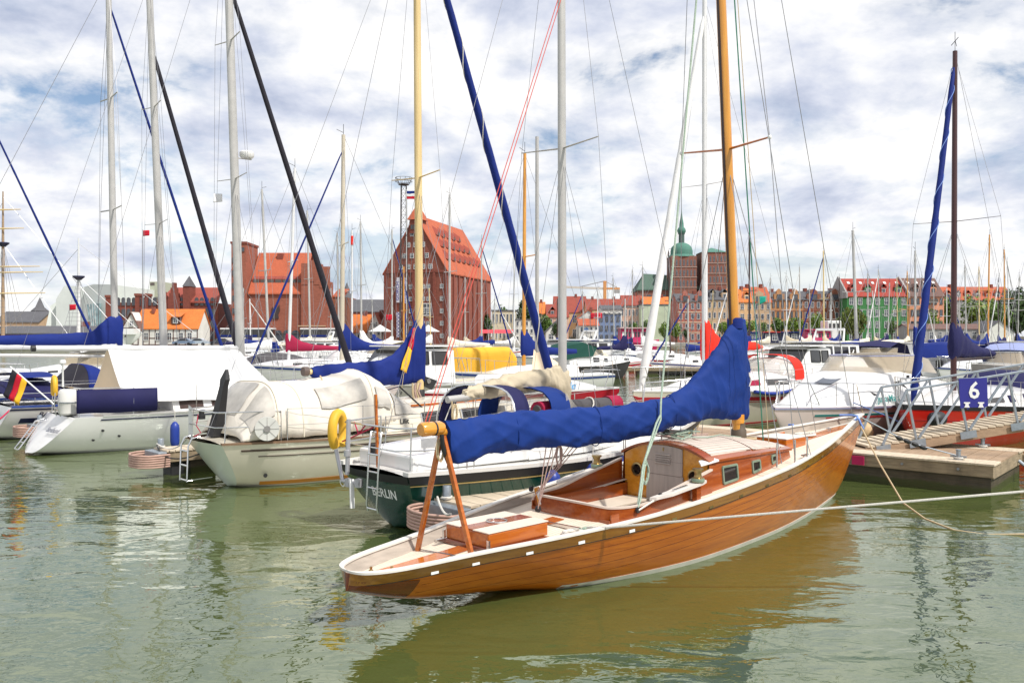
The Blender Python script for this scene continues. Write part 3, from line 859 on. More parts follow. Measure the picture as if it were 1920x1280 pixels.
    def sweep(off0, off1, zlo, zhi):
        rs = []
        P = [V((a, b, 0)) for a, b in path]
        Q = []
        for i in range(len(P) - 1):
            for j in range(5): 
                t = j / 5; p0, p1, p2, p3 = P[max(0,i-1)], P[i], P[i+1], P[min(len(P)-1,i+2)]
                Q.append(0.5 * ((2*p1) + (p2-p0)*t + (2*p0-5*p1+4*p2-p3)*t*t + (3*p1-p0-3*p2+p3)*t**3))
        Q.append(P[-1])
        for i, q in enumerate(Q):
            tng = (Q[min(i+1, len(Q)-1)] - Q[max(i-1, 0)]).normalized(); nr = V((-tng.y, tng.x, 0))
            zt_ = cr(top, q.x)
            a = V((q.x, q.y, 0)) + nr * off0; b = V((q.x, q.y, 0)) + nr * off1
            z0 = zlo if zlo is not None else zt_; lo = (dz(q.x, .6) - .05) if zlo is None else zt_ + zlo
            rs.append([V((a.x, a.y, lo)), V((a.x, a.y, zt_ + zhi)), V((b.x, b.y, zt_ + zhi)), V((b.x, b.y, lo))])
        m = MB(); m.rings(rs); return m
    sweep(-.012, .012, None, 0).build('coaming', red_varnish, R, 40)
    sweep(-.019, .019, -.006, .014).build('coaming_cap', mat('cap_bleached', (0.60, 0.50, 0.42), .5, .1), R, 40)
    m = MB(); m.bar((2.78, .40, dz(2.7) - .02), (2.74, .46, .84), .05, .05, up=(1,0,0)); m.build('tiller_post', gold_varnish, R, bevel=.008)
    m = MB(); m.bar((2.772, .375, dz(2.7) + .02), (2.73, .43, .80), .012, .05, up=(1,0,0)); m.build('post_plate', white_paint, R)
    # winch plank outside the near coaming, winches
    for side in (-1, 1):
        m = MB(); pl = [(3.3, .66), (3.34, .72), (3.55, .78), (4.1, .79), (4.2, .77), (4.22, .68)]
        m.prism([V((a, side * b, .775 + (a - 3.3) * .10)) for a, b in pl], (0, 0, .03)); m.build('winch_plank', mat('plank_bleached', (0.62, 0.57, 0.52), .6, .15, 6.0), R)
        m = MB(); m.box(4.02, 4.10, side * .73 - .03, side * .73 + .03, dz(4, .7) - .02, .84); m.build('plank_bracket', red_varnish, R)
        winch(R, (4.08, side * .735, .885), .062, .15)
        m = MB(); m.bar((3.62, side * .73, .845), (3.86, side * .74, .87), .025, .02); m.build('cleat', steel, R)
    # cabin
    S = [4.47, 4.9, 5.4, 5.9, 6.35, 6.66]
    hwf = [(4.47,.62),(5.4,.60),(6.1,.53),(6.66,.44)]; zsf = [(4.47,1.055),(5.4,1.045),(6.66,.985)]; crf = [(4.47,.165),(5.6,.15),(6.66,.06)]
    m = MB()
    for side in (1, -1):
        rs = []
        for s in S:
            hw = cr(hwf, s); r = [V((s, side * (hw + .03), dz(s, hw) - .04)), V((s, side * hw, cr(zsf, s)))]
            rs.append(r if side == 1 else r[::-1])
        m.rings(rs, 0, False, False, close=False)
    e = 6.66; h = cr(hwf, e)
    m.add([V((e, -h - .03, dz(e, h) - .04)), V((e, h + .03, dz(e, h) - .04)), V((e - .0, h, cr(zsf, e))), V((e, 0, cr(zsf, e) + cr(crf, e))), V((e, -h, cr(zsf, e)))], [(0,1,2,3,4)])
    m.build('cabin_side', red_varnish, R)
    def roof_rings(S, ext, lift, th, n=16):
        rs = []
        for s in S:
            h0 = cr(hwf, s) + .022; hw = cr(hwf, s) + ext; z0 = cr(zsf, s) + lift; c = cr(crf, s)
            up = [V((s, -hw + 2 * hw * j / n, z0 + c * (1 - abs(hw / h0 * (-1 + 2 * j / n)) ** 2.2))) for j in range(n + 1)]
            rs.append(up + [p - V((0, 0, th)) for p in reversed(up)])
        return rs
    m = MB(); m.rings(roof_rings([4.44, 4.47, 4.9, 5.4, 5.9, 6.35, 6.66, 6.70], .022, .012, .03)); m.build('coachroof_edge', red_varnish, R, 40)
    m = MB(); m.rings(roof_rings([4.60, 4.9, 5.4, 5.52], -.05, .022, .01)); m.build('coachroof', teak_roof, R, 40)
    m = MB(); m.rings(roof_rings([5.56, 5.9, 6.35, 6.60], -.04, .022, .01)); m.build('coachroof', teak_roof, R, 40)
    # aft bulkhead
    n = 16
    arch = [V((4.465, -.60 + 1.2 * j / n, 1.045 + .165 * (1 - abs(-1 + 2 * j / n) ** 2.2))) for j in range(n + 1)]
    m = MB(); m.prism([V((4.465, -.60, .58)), *arch, V((4.465, .60, .58)), V((4.465, .54, .17)), V((4.465, -.54, .17))][::-1], (.03, 0, 0)); m.build('bulkhead', gold_varnish, R)
    dn = [V((4.44, -.27 + .51 * j / 8, 1.045 + .165 * (1 - abs((-.27 + .51 * j / 8) / .6) ** 2.2) - .02)) for j in range(9)]
    m = MB(); m.prism([V((4.44, -.27, .84)), *dn, V((4.44, .24, .84))][::-1], (.022, 0, 0)); o = m.build('door_board', door_grey, R)
    for k in range(5):
        m = MB(); m.bar((4.434, -.11, .975 + k * .026), (4.434, .11, .975 + k * .026), .018, .014, up=(.5, 0, 1)); m.build('louvre', door_grey, o)
    m = MB(); m.box(4.432, 4.44, -.012, .002, 1.125, 1.165); m.build('door_lock', bronze, o)
    m = MB(); m.box(4.443, 4.463, -.28, .25, .36, .835); m.build('door_board', door_grey, R)
    for y in (.40, -.43):
        m = MB(); m.lathe([(.085, -.0), (.085, .018), (.066, .022), (.064, .004)], 20, (4.462, y, .86), axis='x')
        for v in range(len(m.v)): x, yy, zz = m.v[v]; m.v[v] = (4.462 - (x - 4.462), yy, zz)
        o = m.build('porthole', bronze, R, 40)
        m = MB(); m.lathe([(.066, 0), (.001, 0)], 20, (4.455, y, .86), axis='x'); m.build('pane', dark_glass, o)
    # side windows
    for a, b_, zl, zh in ((4.74, 5.06, .775, .965), (5.43, 5.63, .825, .955), (6.0, 6.14, .87, .965)):
        for side in (-1, 1):
            def wp(s, z, e):
                hw = cr(hwf, s); f = (cr(zsf, s) - z) / .33
                return V((s, side * (hw + .03 * f + e), z))
            fr = MB(); t = .022
            cs = [(a, zl), (b_, zl + .02), (b_, zh), (a, zh)]
            for i in range(4):
                (s1, z1), (s2, z2) = cs[i], cs[(i + 1) % 4]
                fr.bar(wp(s1, z1, .006), wp(s2, z2, .006), .026, .026, up=(0, 1, 0))
            o = fr.build('window_frame', verdigris, R, bevel=.004)
            m = MB(); m.quad(*[wp(s, z, .004) for s, z in cs]); m.build('pane', dark_glass, o)
    m = MB(); m.prism([V((4.30, -.63, 1.02)), V((4.62, -.66, 1.05)), V((4.60, -.58, 1.07)), V((4.40, -.53, 1.045))], (0, 0, .02)); m.build('coaming_cap_block', white_paint, R)
    # rope heap and halyard tails on the coachroof
    rnd = random.Random(4)
    for k in range(7):
        s0, y0 = 4.75 + rnd.uniform(-.1, .25), .12 + rnd.uniform(-.12, .1)
        pts = [V((s0 + rnd.uniform(-.22, .3), y0 + rnd.uniform(-.2, .2), 1.245 + rnd.uniform(0, .07))) for _ in range(7)]
        m = MB(); m.tube([p for i in range(len(pts) - 1) for p in (pts[i], pts[i].lerp(pts[i+1], .5))], .009, 5); m.build('rope_heap', rope_pink if k % 3 else rope_green, R, 60)
    m = MB(); m.lathe([(.04, 0), (.05, .02), (.04, .06), (.01, .07)], 12, (4.72, .16, 1.29)); m.build('winch_cap', black, R, 40)
    rope('halyard_tail', [(4.9, .0, 1.25), (5.2, -.12, 1.235), (5.6, -.05, 1.23), (6.05, -.08, 1.16)], .008, rope_green, R)
    rope('halyard_tail', [(4.9, -.1, 1.245), (5.0, -.32, 1.18), (4.95, -.5, 1.11)], .007, rope_pink, R)
    # fore hatch, cleats, bow ropes
    zh = dz(7.3)
    m = MB(); m.box(6.98, 7.55, -.23, .23, zh - .01, zh + .13); o = m.build('fore_hatch', trim_varnish, R, bevel=.012)
    m = MB(); m.box(6.975, 7.555, -.235, .235, zh + .131, zh + .142); m.build('hatch_top', mat('hatch_white', (0.70, .66, .6), .5), o)
    m = MB(); m.bar((6.75, .42, dz(6.8) + .05), (8.0, .36, dz(8.0) + .05), .045, .045); m.build('spare_spar', trim_varnish, R, bevel=.01)
    for s, y in ((8.75, 0), (6.75, -.62), (1.9, -.6), (1.9, .62)):
        z = dz(s, y); m = MB(); m.bar((s - .09, y, z + .045), (s + .09, y, z + .045), .02, .02); m.bar((s - .03, y, z), (s - .03, y, z + .04), .02, .02); m.bar((s + .03, y, z), (s + .03, y, z + .04), .02, .02); m.build('cleat', steel, R, bevel=.004)
    coil('bow_coil', rope_white, R, (8.2, .12, dz(8.2)), .17, 5, .011, 31)
    coil('stern_coil', rope_white, R, (2.28, -.5, dz(2.3, .5)), .12, 5, .010, 33)
    coil('sheet_heap', rope_green, R, (2.5, -.52, dz(2.5, .5)), .07, 5, .007, 35)
    m = MB(); m.bar((2.35, .55, dz(2.4, .5) + .02), (2.38, -.5, dz(2.4, .5) + .03), .035, .025); m.build('sheet_track', steel, R)
    m = MB(); m.tube([(9.2, -.24, 1.20), (9.3, -.19, 1.24), (9.38, -.06, 1.24), (9.3, .1, 1.235)], .018, 7); m.build('chafe_sleeve', rope_blue, R, 60)
    m = MB(); m.tube([(9.2, -.2, 1.19), (9.22, -.25, 1.2), (9.23, -.27, 1.14), (9.27, -.30, 1.05)], .018, 7); m.build('chafe_sleeve', rope_blue, R, 60)
    m = MB(); m.tube([(8.4, .42, 1.12), (8.42, .5, 1.115), (8.42, .5, 1.03)], .018, 7); m.build('chafe_sleeve', rope_blue, R, 60)
    rope('bow_line', [(9.2, -.2, 1.16), (8.75, 0, dz(8.75) + .05), (8.3, .1, dz(8.3) + .02)], .011, rope_white, R)
    return R, H
hero, HH = build_hero()
hero_mw = Matrix.Translation(HS) @ Matrix.Rotation(YAW, 4, 'Z')
def hero_w(p): return hero_mw @ V(p)

# ------------------------------------------------------------------ generic boat pieces
def std_hull(L, B, z0, z1, tr=.65, draft=.42, rake=.3, over=.10, zst=-.03, ns=30, nk=10, mid=None):
    b = B / 2
    return Hull(L, [(0,b*tr),(.12*L,b*(tr*.45+.55*.95)),(.28*L,b*.95),(.45*L,b),(.62*L,b*.9),(.78*L,b*.66),(.9*L,b*.36),(.97*L,b*.12),(L,.015)],
                [(0,z0),(.4*L,mid or (z0*.97)),(.75*L,z0+(z1-z0)*.55),(L,z1)],
                [(0,zst),(.18*L,-draft*.55),(.45*L,-draft),(.72*L,-draft*.8),((1-over)*L-.35,-.22),((1-over)*L,.02),((1-over*.5)*L,.4*z1),(L,z1-.10)],
                [(0,.36),(.4*L,.30),(.7*L,.42),(L,.75)], ns=ns, nk=nk, rake=rake)
def cabin_loft(parent, secs, mt, name='cabin', n=10, pw=2.6, roof=None, tum=.86):
    """secs = (x, half_width, z_base, z_side, crown): sides lean in, roof arched; returns a surface function for windows"""
    m = MB(); rs = []
    for x, hw, zb, zs, c in secs:
        up = [V((x, -hw * tum + 2 * hw * tum * j / n, zs + c * (1 - abs(-1 + 2 * j / n) ** pw))) for j in range(n + 1)]
        rs.append([V((x, -hw, zb))] + up + [V((x, hw, zb))])
    m.rings(rs, 0, True, True, close=False)
    o = m.build(name, mt, parent, 35)
    X = [s[0] for s in secs]
    def side(x, f, sd, off=0.0):
        def g(k): return cr([(s[0], s[k]) for s in secs], x)
        hw, zb, zs = g(1), g(2), g(3)
        return V((x, sd * (hw + (hw * tum - hw) * f + off), zb + (zs - zb) * f))
    return o, side
def side_window(parent, side, x0, x1, f0, f1, sd, mt=None, frame=None, slant=0.0, off=.006, name='window'):
    cs = [(x0 + slant, f0), (x1, f0), (x1 - slant * .5, f1), (x0, f1)]
    P = [side(x, f, sd, off) for x, f in cs]
    m = MB(); m.add(P + [p + V((0, -sd * .03, 0)) for p in P], [(0,1,2,3),(0,1,5,4),(1,2,6,5),(2,3,7,6),(3,0,4,7)])
    o = m.build(name, mt or dark_glass, parent)
    if frame:
        m = MB()
        for i in range(4): m.bar(side(*cs[i], sd, off + .006), side(*cs[(i+1) % 4], sd, off + .006), .02, .03)
        m.build('window_frame', frame, o)
    return o
def guard_rail(parent, H, s0, s1, n, hgt=.55, r=.009, sides=(1, -1), wires=2):
    for sd in sides:
        tops = []
        for i in range(n):
            s = s0 + (s1 - s0) * i / (n - 1)
            p = V((s, sd * (cr(H.hb, s) - .05), cr(H.zs, s)))
            m = MB(); m.tube([p, p + V((0, 0, hgt))], r, 6); m.build('stanchion', steel, parent, 60); tops.append(p)
        for w_ in range(wires):
            h = hgt * (1 - .48 * w_) - .01
            m = MB(); m.tube([p + V((0, 0, h)) for p in tops], .004, 4); m.build('guard_wire', wire, parent)
def stern_rail(parent, H, hgt=.55, back=.0, length=.9, r=.012, name='stern_rail'):
    b0 = cr(H.hb, 0) - .06; z0 = cr(H.zs, 0); b1 = cr(H.hb, length) - .05
    P = [V((length, -b1, cr(H.zs, length))), V((length, -b1, z0 + hgt)), V((.15, -b0, z0 + hgt)), V((.02 - back, -b0 * .8, z0 + hgt)), V((.02 - back, b0 * .8, z0 + hgt)), V((.15, b0, z0 + hgt)), V((length, b1, z0 + hgt)), V((length, b1, cr(H.zs, length)))]
    posts = [(V((.08, -b0, z0)), V((.1, -b0, z0 + hgt))), (V((.08, b0, z0)), V((.1, b0, z0 + hgt)))]
    o = pulpit(parent, P, posts, r, name=name)
    m = MB(); m.tube([p - V((0, 0, hgt * .48)) for p in P[1:-1]], r * .8, 6); m.build('mid_rail', steel, o, 60)
    return o
def bow_rail(parent, H, hgt=.6, length=1.1, r=.012, name='pulpit'):
    L = H.L; s = L - length; b = cr(H.hb, s) - .03; z = cr(H.zs, s); zb = cr(H.zs, L)
    P = [V((s, -b, z)), V((s + .1, -b, z + hgt)), V((L - .15, -.14, zb + hgt * .95)), V((L + .02, 0, zb + hgt * .92)), V((L - .15, .14, zb + hgt * .95)), V((s + .1, b, z + hgt)), V((s, b, z))]
    q = L - .45; bq = cr(H.hb, q) - .02
    return pulpit(parent, P, [(V((q, -bq, cr(H.zs, q))), V((L - .28, -.17, zb + hgt * .95))), (V((q, bq, cr(H.zs, q))), V((L - .28, .17, zb + hgt * .95)))], r, name=name)
def flag(parent, p0, p1, stripes, name='flag', droop=.35, pole=True, ext=.5, pr=.012):
    """pole from p0 to p1, cloth hanging from its upper end in coloured bands"""
    p0, p1 = V(p0), V(p1)
    if pole:
        m = MB(); m.tube([p0, p1], pr, 6); po = m.build('flag_pole', white_paint, parent, 60)
    return po if pole else None
def wavy_cloth(name, parent, a, b, c, d, mt, nu=8, nv=6, amp=.02, seed=0):
    a, b, c, d = map(V, (a, b, c, d)); m = MB(); nrm = (b - a).cross(d - a).normalized(); rs = []
    for i in range(nu + 1):
        u = i / nu; row = []
        for j in range(nv + 1):
            v = j / nv; p = a.lerp(b, u).lerp(d.lerp(c, u), v)
            row.append(p + nrm * amp * (sin(u * 7 + v * 2 + seed) + .6 * noise.noise(V((u * 4, v * 4, seed)))) * (.3 + u))
        rs.append(row)
    m.rings(rs, 0, False, False, close=False); o = m.build(name, mt, parent, 80)
    s = o.modifiers.new('thick', 'SOLIDIFY'); s.thickness = .004
    return o
flag_red = cloth('flag_red', (0.50, 0.012, 0.03)); flag_gold = cloth('flag_gold', (0.80, 0.45, 0.03)); flag_white = cloth('flag_white', (.75, .75, .75))
flag_teal = cloth('flag_teal', (0.01, .30, .22))

# ------------------------------------------------------------------ green boat with BERLIN on its transom
def build_green():
    R = thing('green_sailboat', 'dark green sailboat with BERLIN on its transom and tan furled mainsail', 'sailboat', (-1.80, 10.95, 0), YAW)
    H = std_hull(7.5, 2.55, .78, 1.12, .60, .45, .55, .12, -.0)
    H.build(green_hull, R, bulb=.08)
    H.ribbon('rubbing_band', black, R, .0, .11, 'h', .012)
    m = MB()
    rows = [[(H.pt(0, t, 1).lerp(H.pt(0, t, -1), j / 10)) + V((-.012 - .08 * (1 - (2*j/10-1)**2), 0, 0)) for j in range(11)] for t in (H.tz(0, .67), 1.0)]
    m.rings(rows, 0, False, False, close=False); m.build('transom_band', black, R, 60)
    H.ribbon('bottom_paint', mat('bottom_slate', (.10, .10, .11), .6), R, .07, -.3, 'z', .006)
    H.rail('toe_rail', gel_warm, R, .10, .05, .0, 0, 7.45)
    H.deck(gel_warm, R, .01, .06)
    # lettering on the transom
    flat_text('BERLIN', .165, white_paint, R, (-.05, -.36, .49), (0, -1, 0), (-.25, 0, .97))
    flat_text('O', .155, white_paint, R, (-.045, .60, .50), (0, -1, 0), (-.25, 0, .97), name='lettering')
    # cockpit coaming, cabin
    m = MB(); m.rings([[V((x, -h, z)) for x, h, z in [(.25, .62, .80), (.30, .60, 1.0), (2.1, .82, 1.08), (2.1, .86, .8)]], [V((x, -h, z)) for x, h, z in [(.25, .40, .80), (.34, .42, 1.0), (2.1, .58, 1.08), (2.1, .56, .8)]]]); m.build('coaming', gel_white, R, 40, .02)
    m = MB(); m.rings([[V((x, h, z)) for x, h, z in [(.25, .62, .80), (.30, .60, 1.0), (2.1, .82, 1.08), (2.1, .86, .8)]], [V((x, h, z)) for x, h, z in [(.25, .40, .80), (.34, .42, 1.0), (2.1, .58, 1.08), (2.1, .56, .8)]]]); m.build('coaming', gel_white, R, 40, .02)
    m = MB(); m.box(.2, .34, -.6, .6, .79, 1.0); m.build('aft_locker', gel_white, R, bevel=.03)
    m = MB(); m.box(.36, 2.1, -.56, .56, .70, .86); m.build('cockpit_seat', gel_warm, R, bevel=.02)
    cb, side = cabin_loft(R, [(2.0,.86,.80,1.22,.10),(3.2,.86,.80,1.28,.12),(4.6,.72,.85,1.22,.10),(5.4,.55,.9,1.05,.06)], gel_warm)
    for sd in (-1, 1):
        side_window(R, side, 2.4, 3.3, .35, .8, sd, frame=steel); side_window(R, side, 3.6, 4.3, .4, .8, sd, frame=steel)
    H.ribbon('cove_line', mat('cove_gold', (.55, .4, .15), .4), R, .125, .14, 'h', .008)
    # sprayhood, open to the stern
    hd = hoop_band(R, 1.75, 2.02, .84, 1.0, 1.80, cover_navy)
    hoop_band(R, 2.5, 2.9, .80, 1.1, 1.74, cover_blue, 'sprayhood_front')
    m = MB(); m.rings([[V((x, -hw, zb)), V((x, -hw * .9, zt)), V((x, hw * .9, zt)), V((x, hw, zb))] for x, hw, zb, zt in ((2.9, .78, 1.1, 1.68), (3.25, .76, 1.1, 1.4))], 0, False, False, close=False); m.build('hood_window', clear_vinyl, hd)
    m = MB(); m.tube([V((1.73 + .12 * sin(pi*j/16), -.85 * (abs(cos(pi*j/16)) ** .6) * (1 if cos(pi*j/16) >= 0 else -1), 1.0 + .80 * (sin(pi*j/16) ** .55 if j % 16 else 0))) for j in range(17)], .014, 6); m.build('hood_loop', steel, hd, 60)
    # mast, boom, tan sail loosely stowed
    base, head = V((3.60, 0, 1.3)), V((3.56, 0, 11.2))
    mast_part(R, base, head, .058, .05, alu, 1.35)
    rig_lines(R, base, head, 0, V((7.4, 0, 1.15)), V((.1, 0, .85)), 1.18, .98, 5.45, .82, alu, .0045, .02)
    m = MB(); m.tube([(1.25, 0, 1.62), (3.55, 0, 1.72)], .05, 10); m.build('boom', alu, R, 50)
    cover_part(R, [(1.55,0,1.60,1.74,.05),(1.75,0,1.60,1.80,.10),(2.3,0,1.64,1.90,.13),(2.9,0,1.66,1.98,.14),(3.3,0,1.66,2.0,.14),(3.5,0,1.50,2.03,.14),(3.64,0,1.40,2.0,.13),(3.72,0,1.5,1.9,.05)], cover_tan, 'furled_mainsail', 22, .035, 7, 2.2, 70, .3)
    m = MB(); m.tube([(3.62, .02, 1.55), (3.66, -.06, 1.4), (3.6, -.1, 1.32)], .05, 7); m.build('sail_tail', cover_tan, R, 60)
    rope('boom_fall', [(1.3, -.04, 1.6), (1.32, -.06, 1.2), (1.34, -.03, .9)], .012, rope_tan, R)
    coil('boom_coil', rope_tan, R, (1.33, -.08, 1.42), .10, 5, .010, 3, flat=False)
    rope('mainsheet', [(1.35, 0, 1.6), (1.1, .1, .95)], .008, rope_white, R)
    m = MB(); m.tube([(2.5, -.5, 1.42), (2.6, -.5, 1.42), (4.4, -.42, 1.40), (4.5, -.42, 1.40)], [.08, .13, .13, .06], 12); b = m.build('rolled_dinghy', cover_grey, R, 50)
    for x in (2.52, 4.15): 
        m = MB(); m.tube([(x, -.5 + (x - 2.5) * .045, 1.42), (x + .28, -.49 + (x - 2.5) * .045, 1.42)], .136, 12); m.build('red_end', cover_crimson, b, 50)
    for x in (3.0, 3.6): 
        m = MB(); m.tube([(x + .1 * sin(2*pi*i/16), -.475 + .145 * cos(2*pi*i/16), 1.41 + .145 * sin(2*pi*i/16)) for i in range(17)], .012, 5); m.build('lashing', rope_white, b, 60)
    # stern: guard rail, horseshoe, ladder, steering vane bracket, stick
    stern_rail(R, H, .58, .05, .8)
    guard_rail(R, H, .9, 6.4, 5, .58)
    fender(R, (2.0, -1.30, .72), .45, .11, blue_fender); fender(R, (2.75, -1.36, .74), .45, .11, blue_fender); fender(R, (3.4, -1.38, .78), .45, .11, blue_fender)
    m = MB(); m.tube([V((-.06 + .13 * cos(a), .70 + .07 * cos(a), 1.24 + .23 * sin(a))) for a in [radians(-60 + 300 * i / 16) for i in range(17)]], .065, 8); m.build('horseshoe_buoy', yellow_pl, R, 60)
    lad = MB()
    for y in (-.12, -.34):
        lad.tube([(-.02, y, 1.28), (-.09, y, 1.30), (-.12, y, 1.1), (-.16, y, .38), (-.14, y, .3)], .013, 6)
    for z in (1.02, .8, .6, .34): lad.tube([(-.13 - (1.1 - z) * .03, -.12, z), (-.13 - (1.1 - z) * .03, -.34, z)], .013, 6)
    lad.build('boarding_ladder', steel, R, 60)
    v = MB(); v.tube([(-.12, .35, 1.42), (-.14, .35, .7)], .03, 8); v.tube([(-.14, .62, 1.0), (-.12, .5, .62), (-.12, .3, .55)], .028, 8); v.tube([(-.12, .5, .6), (-.14, .05, .62)], .03, 8)
    v.lathe([(.01, -.05), (.045, -.04), (.045, .04), (.01, .05)], 10, (-.14, .35, .98)); v.lathe([(.01, -.06), (.055, -.05), (.055, .05), (.01, .06)], 10, (-.13, .1, .62)); v.lathe([(.01, -.06), (.05, -.05), (.05, .05), (.01, .06)], 10, (-.13, .33, .6))
    vb = v.build('vane_bracket', mat('cast_grey', (.45, .45, .47), .4, .1, metal=.5), R, 60)
    m = MB(); m.bar((-.16, .22, .66), (-.2, .14, .3), .02, .06, up=(1, 0, 0)); m.build('vane_arm', white_paint, vb)
    m = MB(); m.bar((.08, -.02, .8), (.06, .0, 1.75), .035, .025, up=(1, 0, 0)); m.build('wooden_stick', trim_varnish, R)
    rope('red_lashing', [(.1, .55, 1.35), (.0, .3, 1.22), (-.02, .1, 1.36), (.0, -.05, 1.34), (.0, .35, 1.2), (-.06, .6, 1.1)], .010, rope_crimson, R)
    m = MB(); m.lathe([(.02, 0), (.05, .02), (.05, .09), (.06, .1), (.06, .13), (.01, .14)], 10, (.12, .12, .96)); m.build('stern_lamp', black, R, 40)
    bow_rail(R, H)
    return R, H
build_green()

# ------------------------------------------------------------------ cream boat with the cockpit tent
def tent_surface(secs, n=16):
    """secs = (x, half_width, z_base, z_top, squareness)"""
    def P(x, a, off=0.0):
        def g(k): return cr([(s[0], s[k]) for s in secs], x)
        hw, zb, zt, q = g(1), g(2), g(3), g(4)
        c, s = cos(a), sin(a)
        y = -(hw + off) * (abs(c) ** q) * (1 if c >= 0 else -1); z = zb + (zt + off - zb) * (max(0, s) ** q)
        d = .014 * noise.noise(V((x * 3.2, y * 3, z * 4))) + .02 * ((1 - abs(noise.noise(V((x * 3.5 + z * 3, y, z * 1.2 - x))))) ** 6 - .2)
        return V((x, y + d, z + d))
    return P
def build_cream():
    R = thing('cream_sailboat', 'cream sailboat with zipped cream cockpit tent and pale wooden mast', 'sailboat', (-5.05, 13.95, 0), YAW)
    H = std_hull(8.7, 2.7, .78, 1.10, .50, .45, .62, .12, -.0)
    H.build(gel_cream, R, gel_mint, bulb=.06)
    H.ribbon('hull_line', mat('line_brown', (.08, .05, .04), .5), R, .10, .135, 'h', .008, .25); H.ribbon('hull_line', MATS['line_brown'], R, .215, .232, 'h', .007, .5)
    H.ribbon('boot_stripe', orange_paint, R, .10, .035, 'z', .006, .5); H.ribbon('bottom_paint', navy, R, .035, -.3, 'z', .005, .3)
    H.rail('toe_rail', mat('toe_brown', (.20, .12, .07), .5, .2), R, .04, .025, .01, 0, 8.65)
    H.deck(gel_cream, R, .01, .07)
    m = MB(); m.lathe([(.0, .0), (.035, .0), (.035, .012), (.0, .014)], 12, (.55, 0, 0), axis='y')
    for k in range(len(m.v)): x, y, z = m.v[k]; q = H.pt(.75, H.tz(.75, .22), -1, .004); m.v[k] = (x + .2, q.y + y, z + .22)
    m.build('drain', black, R)
    cb, side = cabin_loft(R, [(2.9,1.02,.78,1.12,.12),(4.4,1.0,.80,1.18,.12),(5.8,.82,.86,1.14,.10),(6.8,.58,.92,1.04,.05)], gel_cream, tum=.88)
    for sd in (-1, 1):
        for a, b in ((3.75, 4.35), (4.75, 5.3), (5.7, 6.1)):
            side_window(R, side, a, b, .25, .75, sd, dark_glass, steel)
    m = MB(); m.bar((3.6, -.84, 1.21), (5.6, -.72, 1.22), .03, .035); m.build('grab_rail', trim_varnish, R)
    flat_text('Lilit', .14, black, R, side(3.35, .35, -1, .012), (1, .02, 0), (0, .3, 1), shear=.15)
    # cockpit tent
    secs = [(.30,.72,.82,.90,.8),(.40,.80,.82,1.12,.75),(.80,.90,.82,1.68,.58),(.92,.92,.82,1.75,.56),(1.25,.94,.83,1.69,.70),(1.8,.98,.84,1.70,.74),(2.5,.98,.86,1.83,.62),(2.68,.98,.86,1.88,.58),(2.85,.97,.9,1.84,.66),(3.4,.92,.98,1.46,.82),(3.8,.88,1.04,1.16,.85)]
    P = tent_surface(secs); m = MB()
    X = [.30 + 3.5 * i / 80 for i in range(81)]
    m.rings([[P(x, pi * j / 40) for j in range(41)] for x in X], 0, False, False, close=False)
    T = m.build('cockpit_tent', hood_cream, R, 60)
    T.modifiers.new('thick', 'SOLIDIFY').thickness = .01
    def patch(x0, x1, a0, a1, mt, sl=0.0, off=.035, name='tent_window'):
        m = MB(); m.rings([[P(x0 + (x1 - x0) * i / 6 + sl * j / 6, a0 + (a1 - a0) * j / 6, off) for j in range(7)] for i in range(7)], 0, False, False, close=False)
        return m.build(name, mt, T, 60)
    vin = mat('vinyl_window', (.50, .47, .42), .12, .3, 3.0); 
    for lo, hi in ((.16, .46),):
        patch(1.65, 2.55, lo * pi * .75, hi * pi * .66, vin); patch(2.75, 3.05, .2, .62, vin); patch(3.15, 3.72, .12, .75, vin)
    patch(.42, .80, .28, 1.15, vin); patch(.42, .80, 1.35, 2.2, vin)
    # seams along the hoops
    for x in (.85, 1.3, 2.68, 3.08):
        m = MB(); m.tube([P(x, pi * j / 24, .012) for j in range(25)], .013, 5); m.build('tent_hoop', cover_cream, T, 60)
    m = MB(); fr = [P(3.82, .05, .02), P(3.82, .9, .03), P(3.5, .95, .03), P(3.15, .95, .03)]
    m.tube([V((3.9, -.85, 1.12)), V((3.35, -.80, 1.58))], .016, 6); m.tube([V((3.9, -.85, 1.12)), V((2.95, -.93, .98))], .016, 6); m.build('windscreen_frame', black, R, 60)
    # mast (pale), boom with blue cover and a limp flag
    base, head = V((4.45, 0, 1.15)), V((4.36, 0, 11.6))
    mast_part(R, base, head, .075, .06, mast_cream, 1.15, 14)
    m = MB(); m.lathe([(.10, 0), (.10, .18), (.085, .2)], 12, (4.45, 0, 1.24)); m.build('mast_boot', black, R, 40)
    rig_lines(R, base, head, 0, V((8.5, 0, 1.12)), V((.05, 0, .82)), 1.2, .95, 5.65, .78, mast_cream, .0045, .022, fore=False)
    furled(R, (8.45, 0, 1.05), head - V((0, 0, .2)), .085, cover_royal, stripe=rope_white)
    m = MB(); m.tube([(1.85, 0, 1.86), (2.05, 0, 1.86), (2.1, 0, 1.86), (4.4, 0, 1.74)], .05, 10); m.build('boom', mast_cream, R, 50)
    m = MB(); m.tube([(1.83, 0, 1.87), (1.93, 0, 1.87)], .085, 8); m.build('boom_cap', mat('cap_brown', (.10, .07, .06), .5), R, 50)
    cover_part(R, [(2.0,0,1.78,1.93,.07),(2.15,0,1.68,1.97,.11),(2.7,0,1.62,2.0,.13),(3.3,0,1.58,2.02,.135),(3.7,0,1.55,2.10,.14),(4.0,0,1.55,2.32,.14),(4.2,0,1.56,2.6,.13),(4.36,0,1.57,2.84,.12),(4.48,0,1.57,2.88,.12),(4.56,0,1.6,2.86,.05)], cover_royal, n=24, wr=.02, seed=4, fs=1.4, sub=80, bulge=.3)
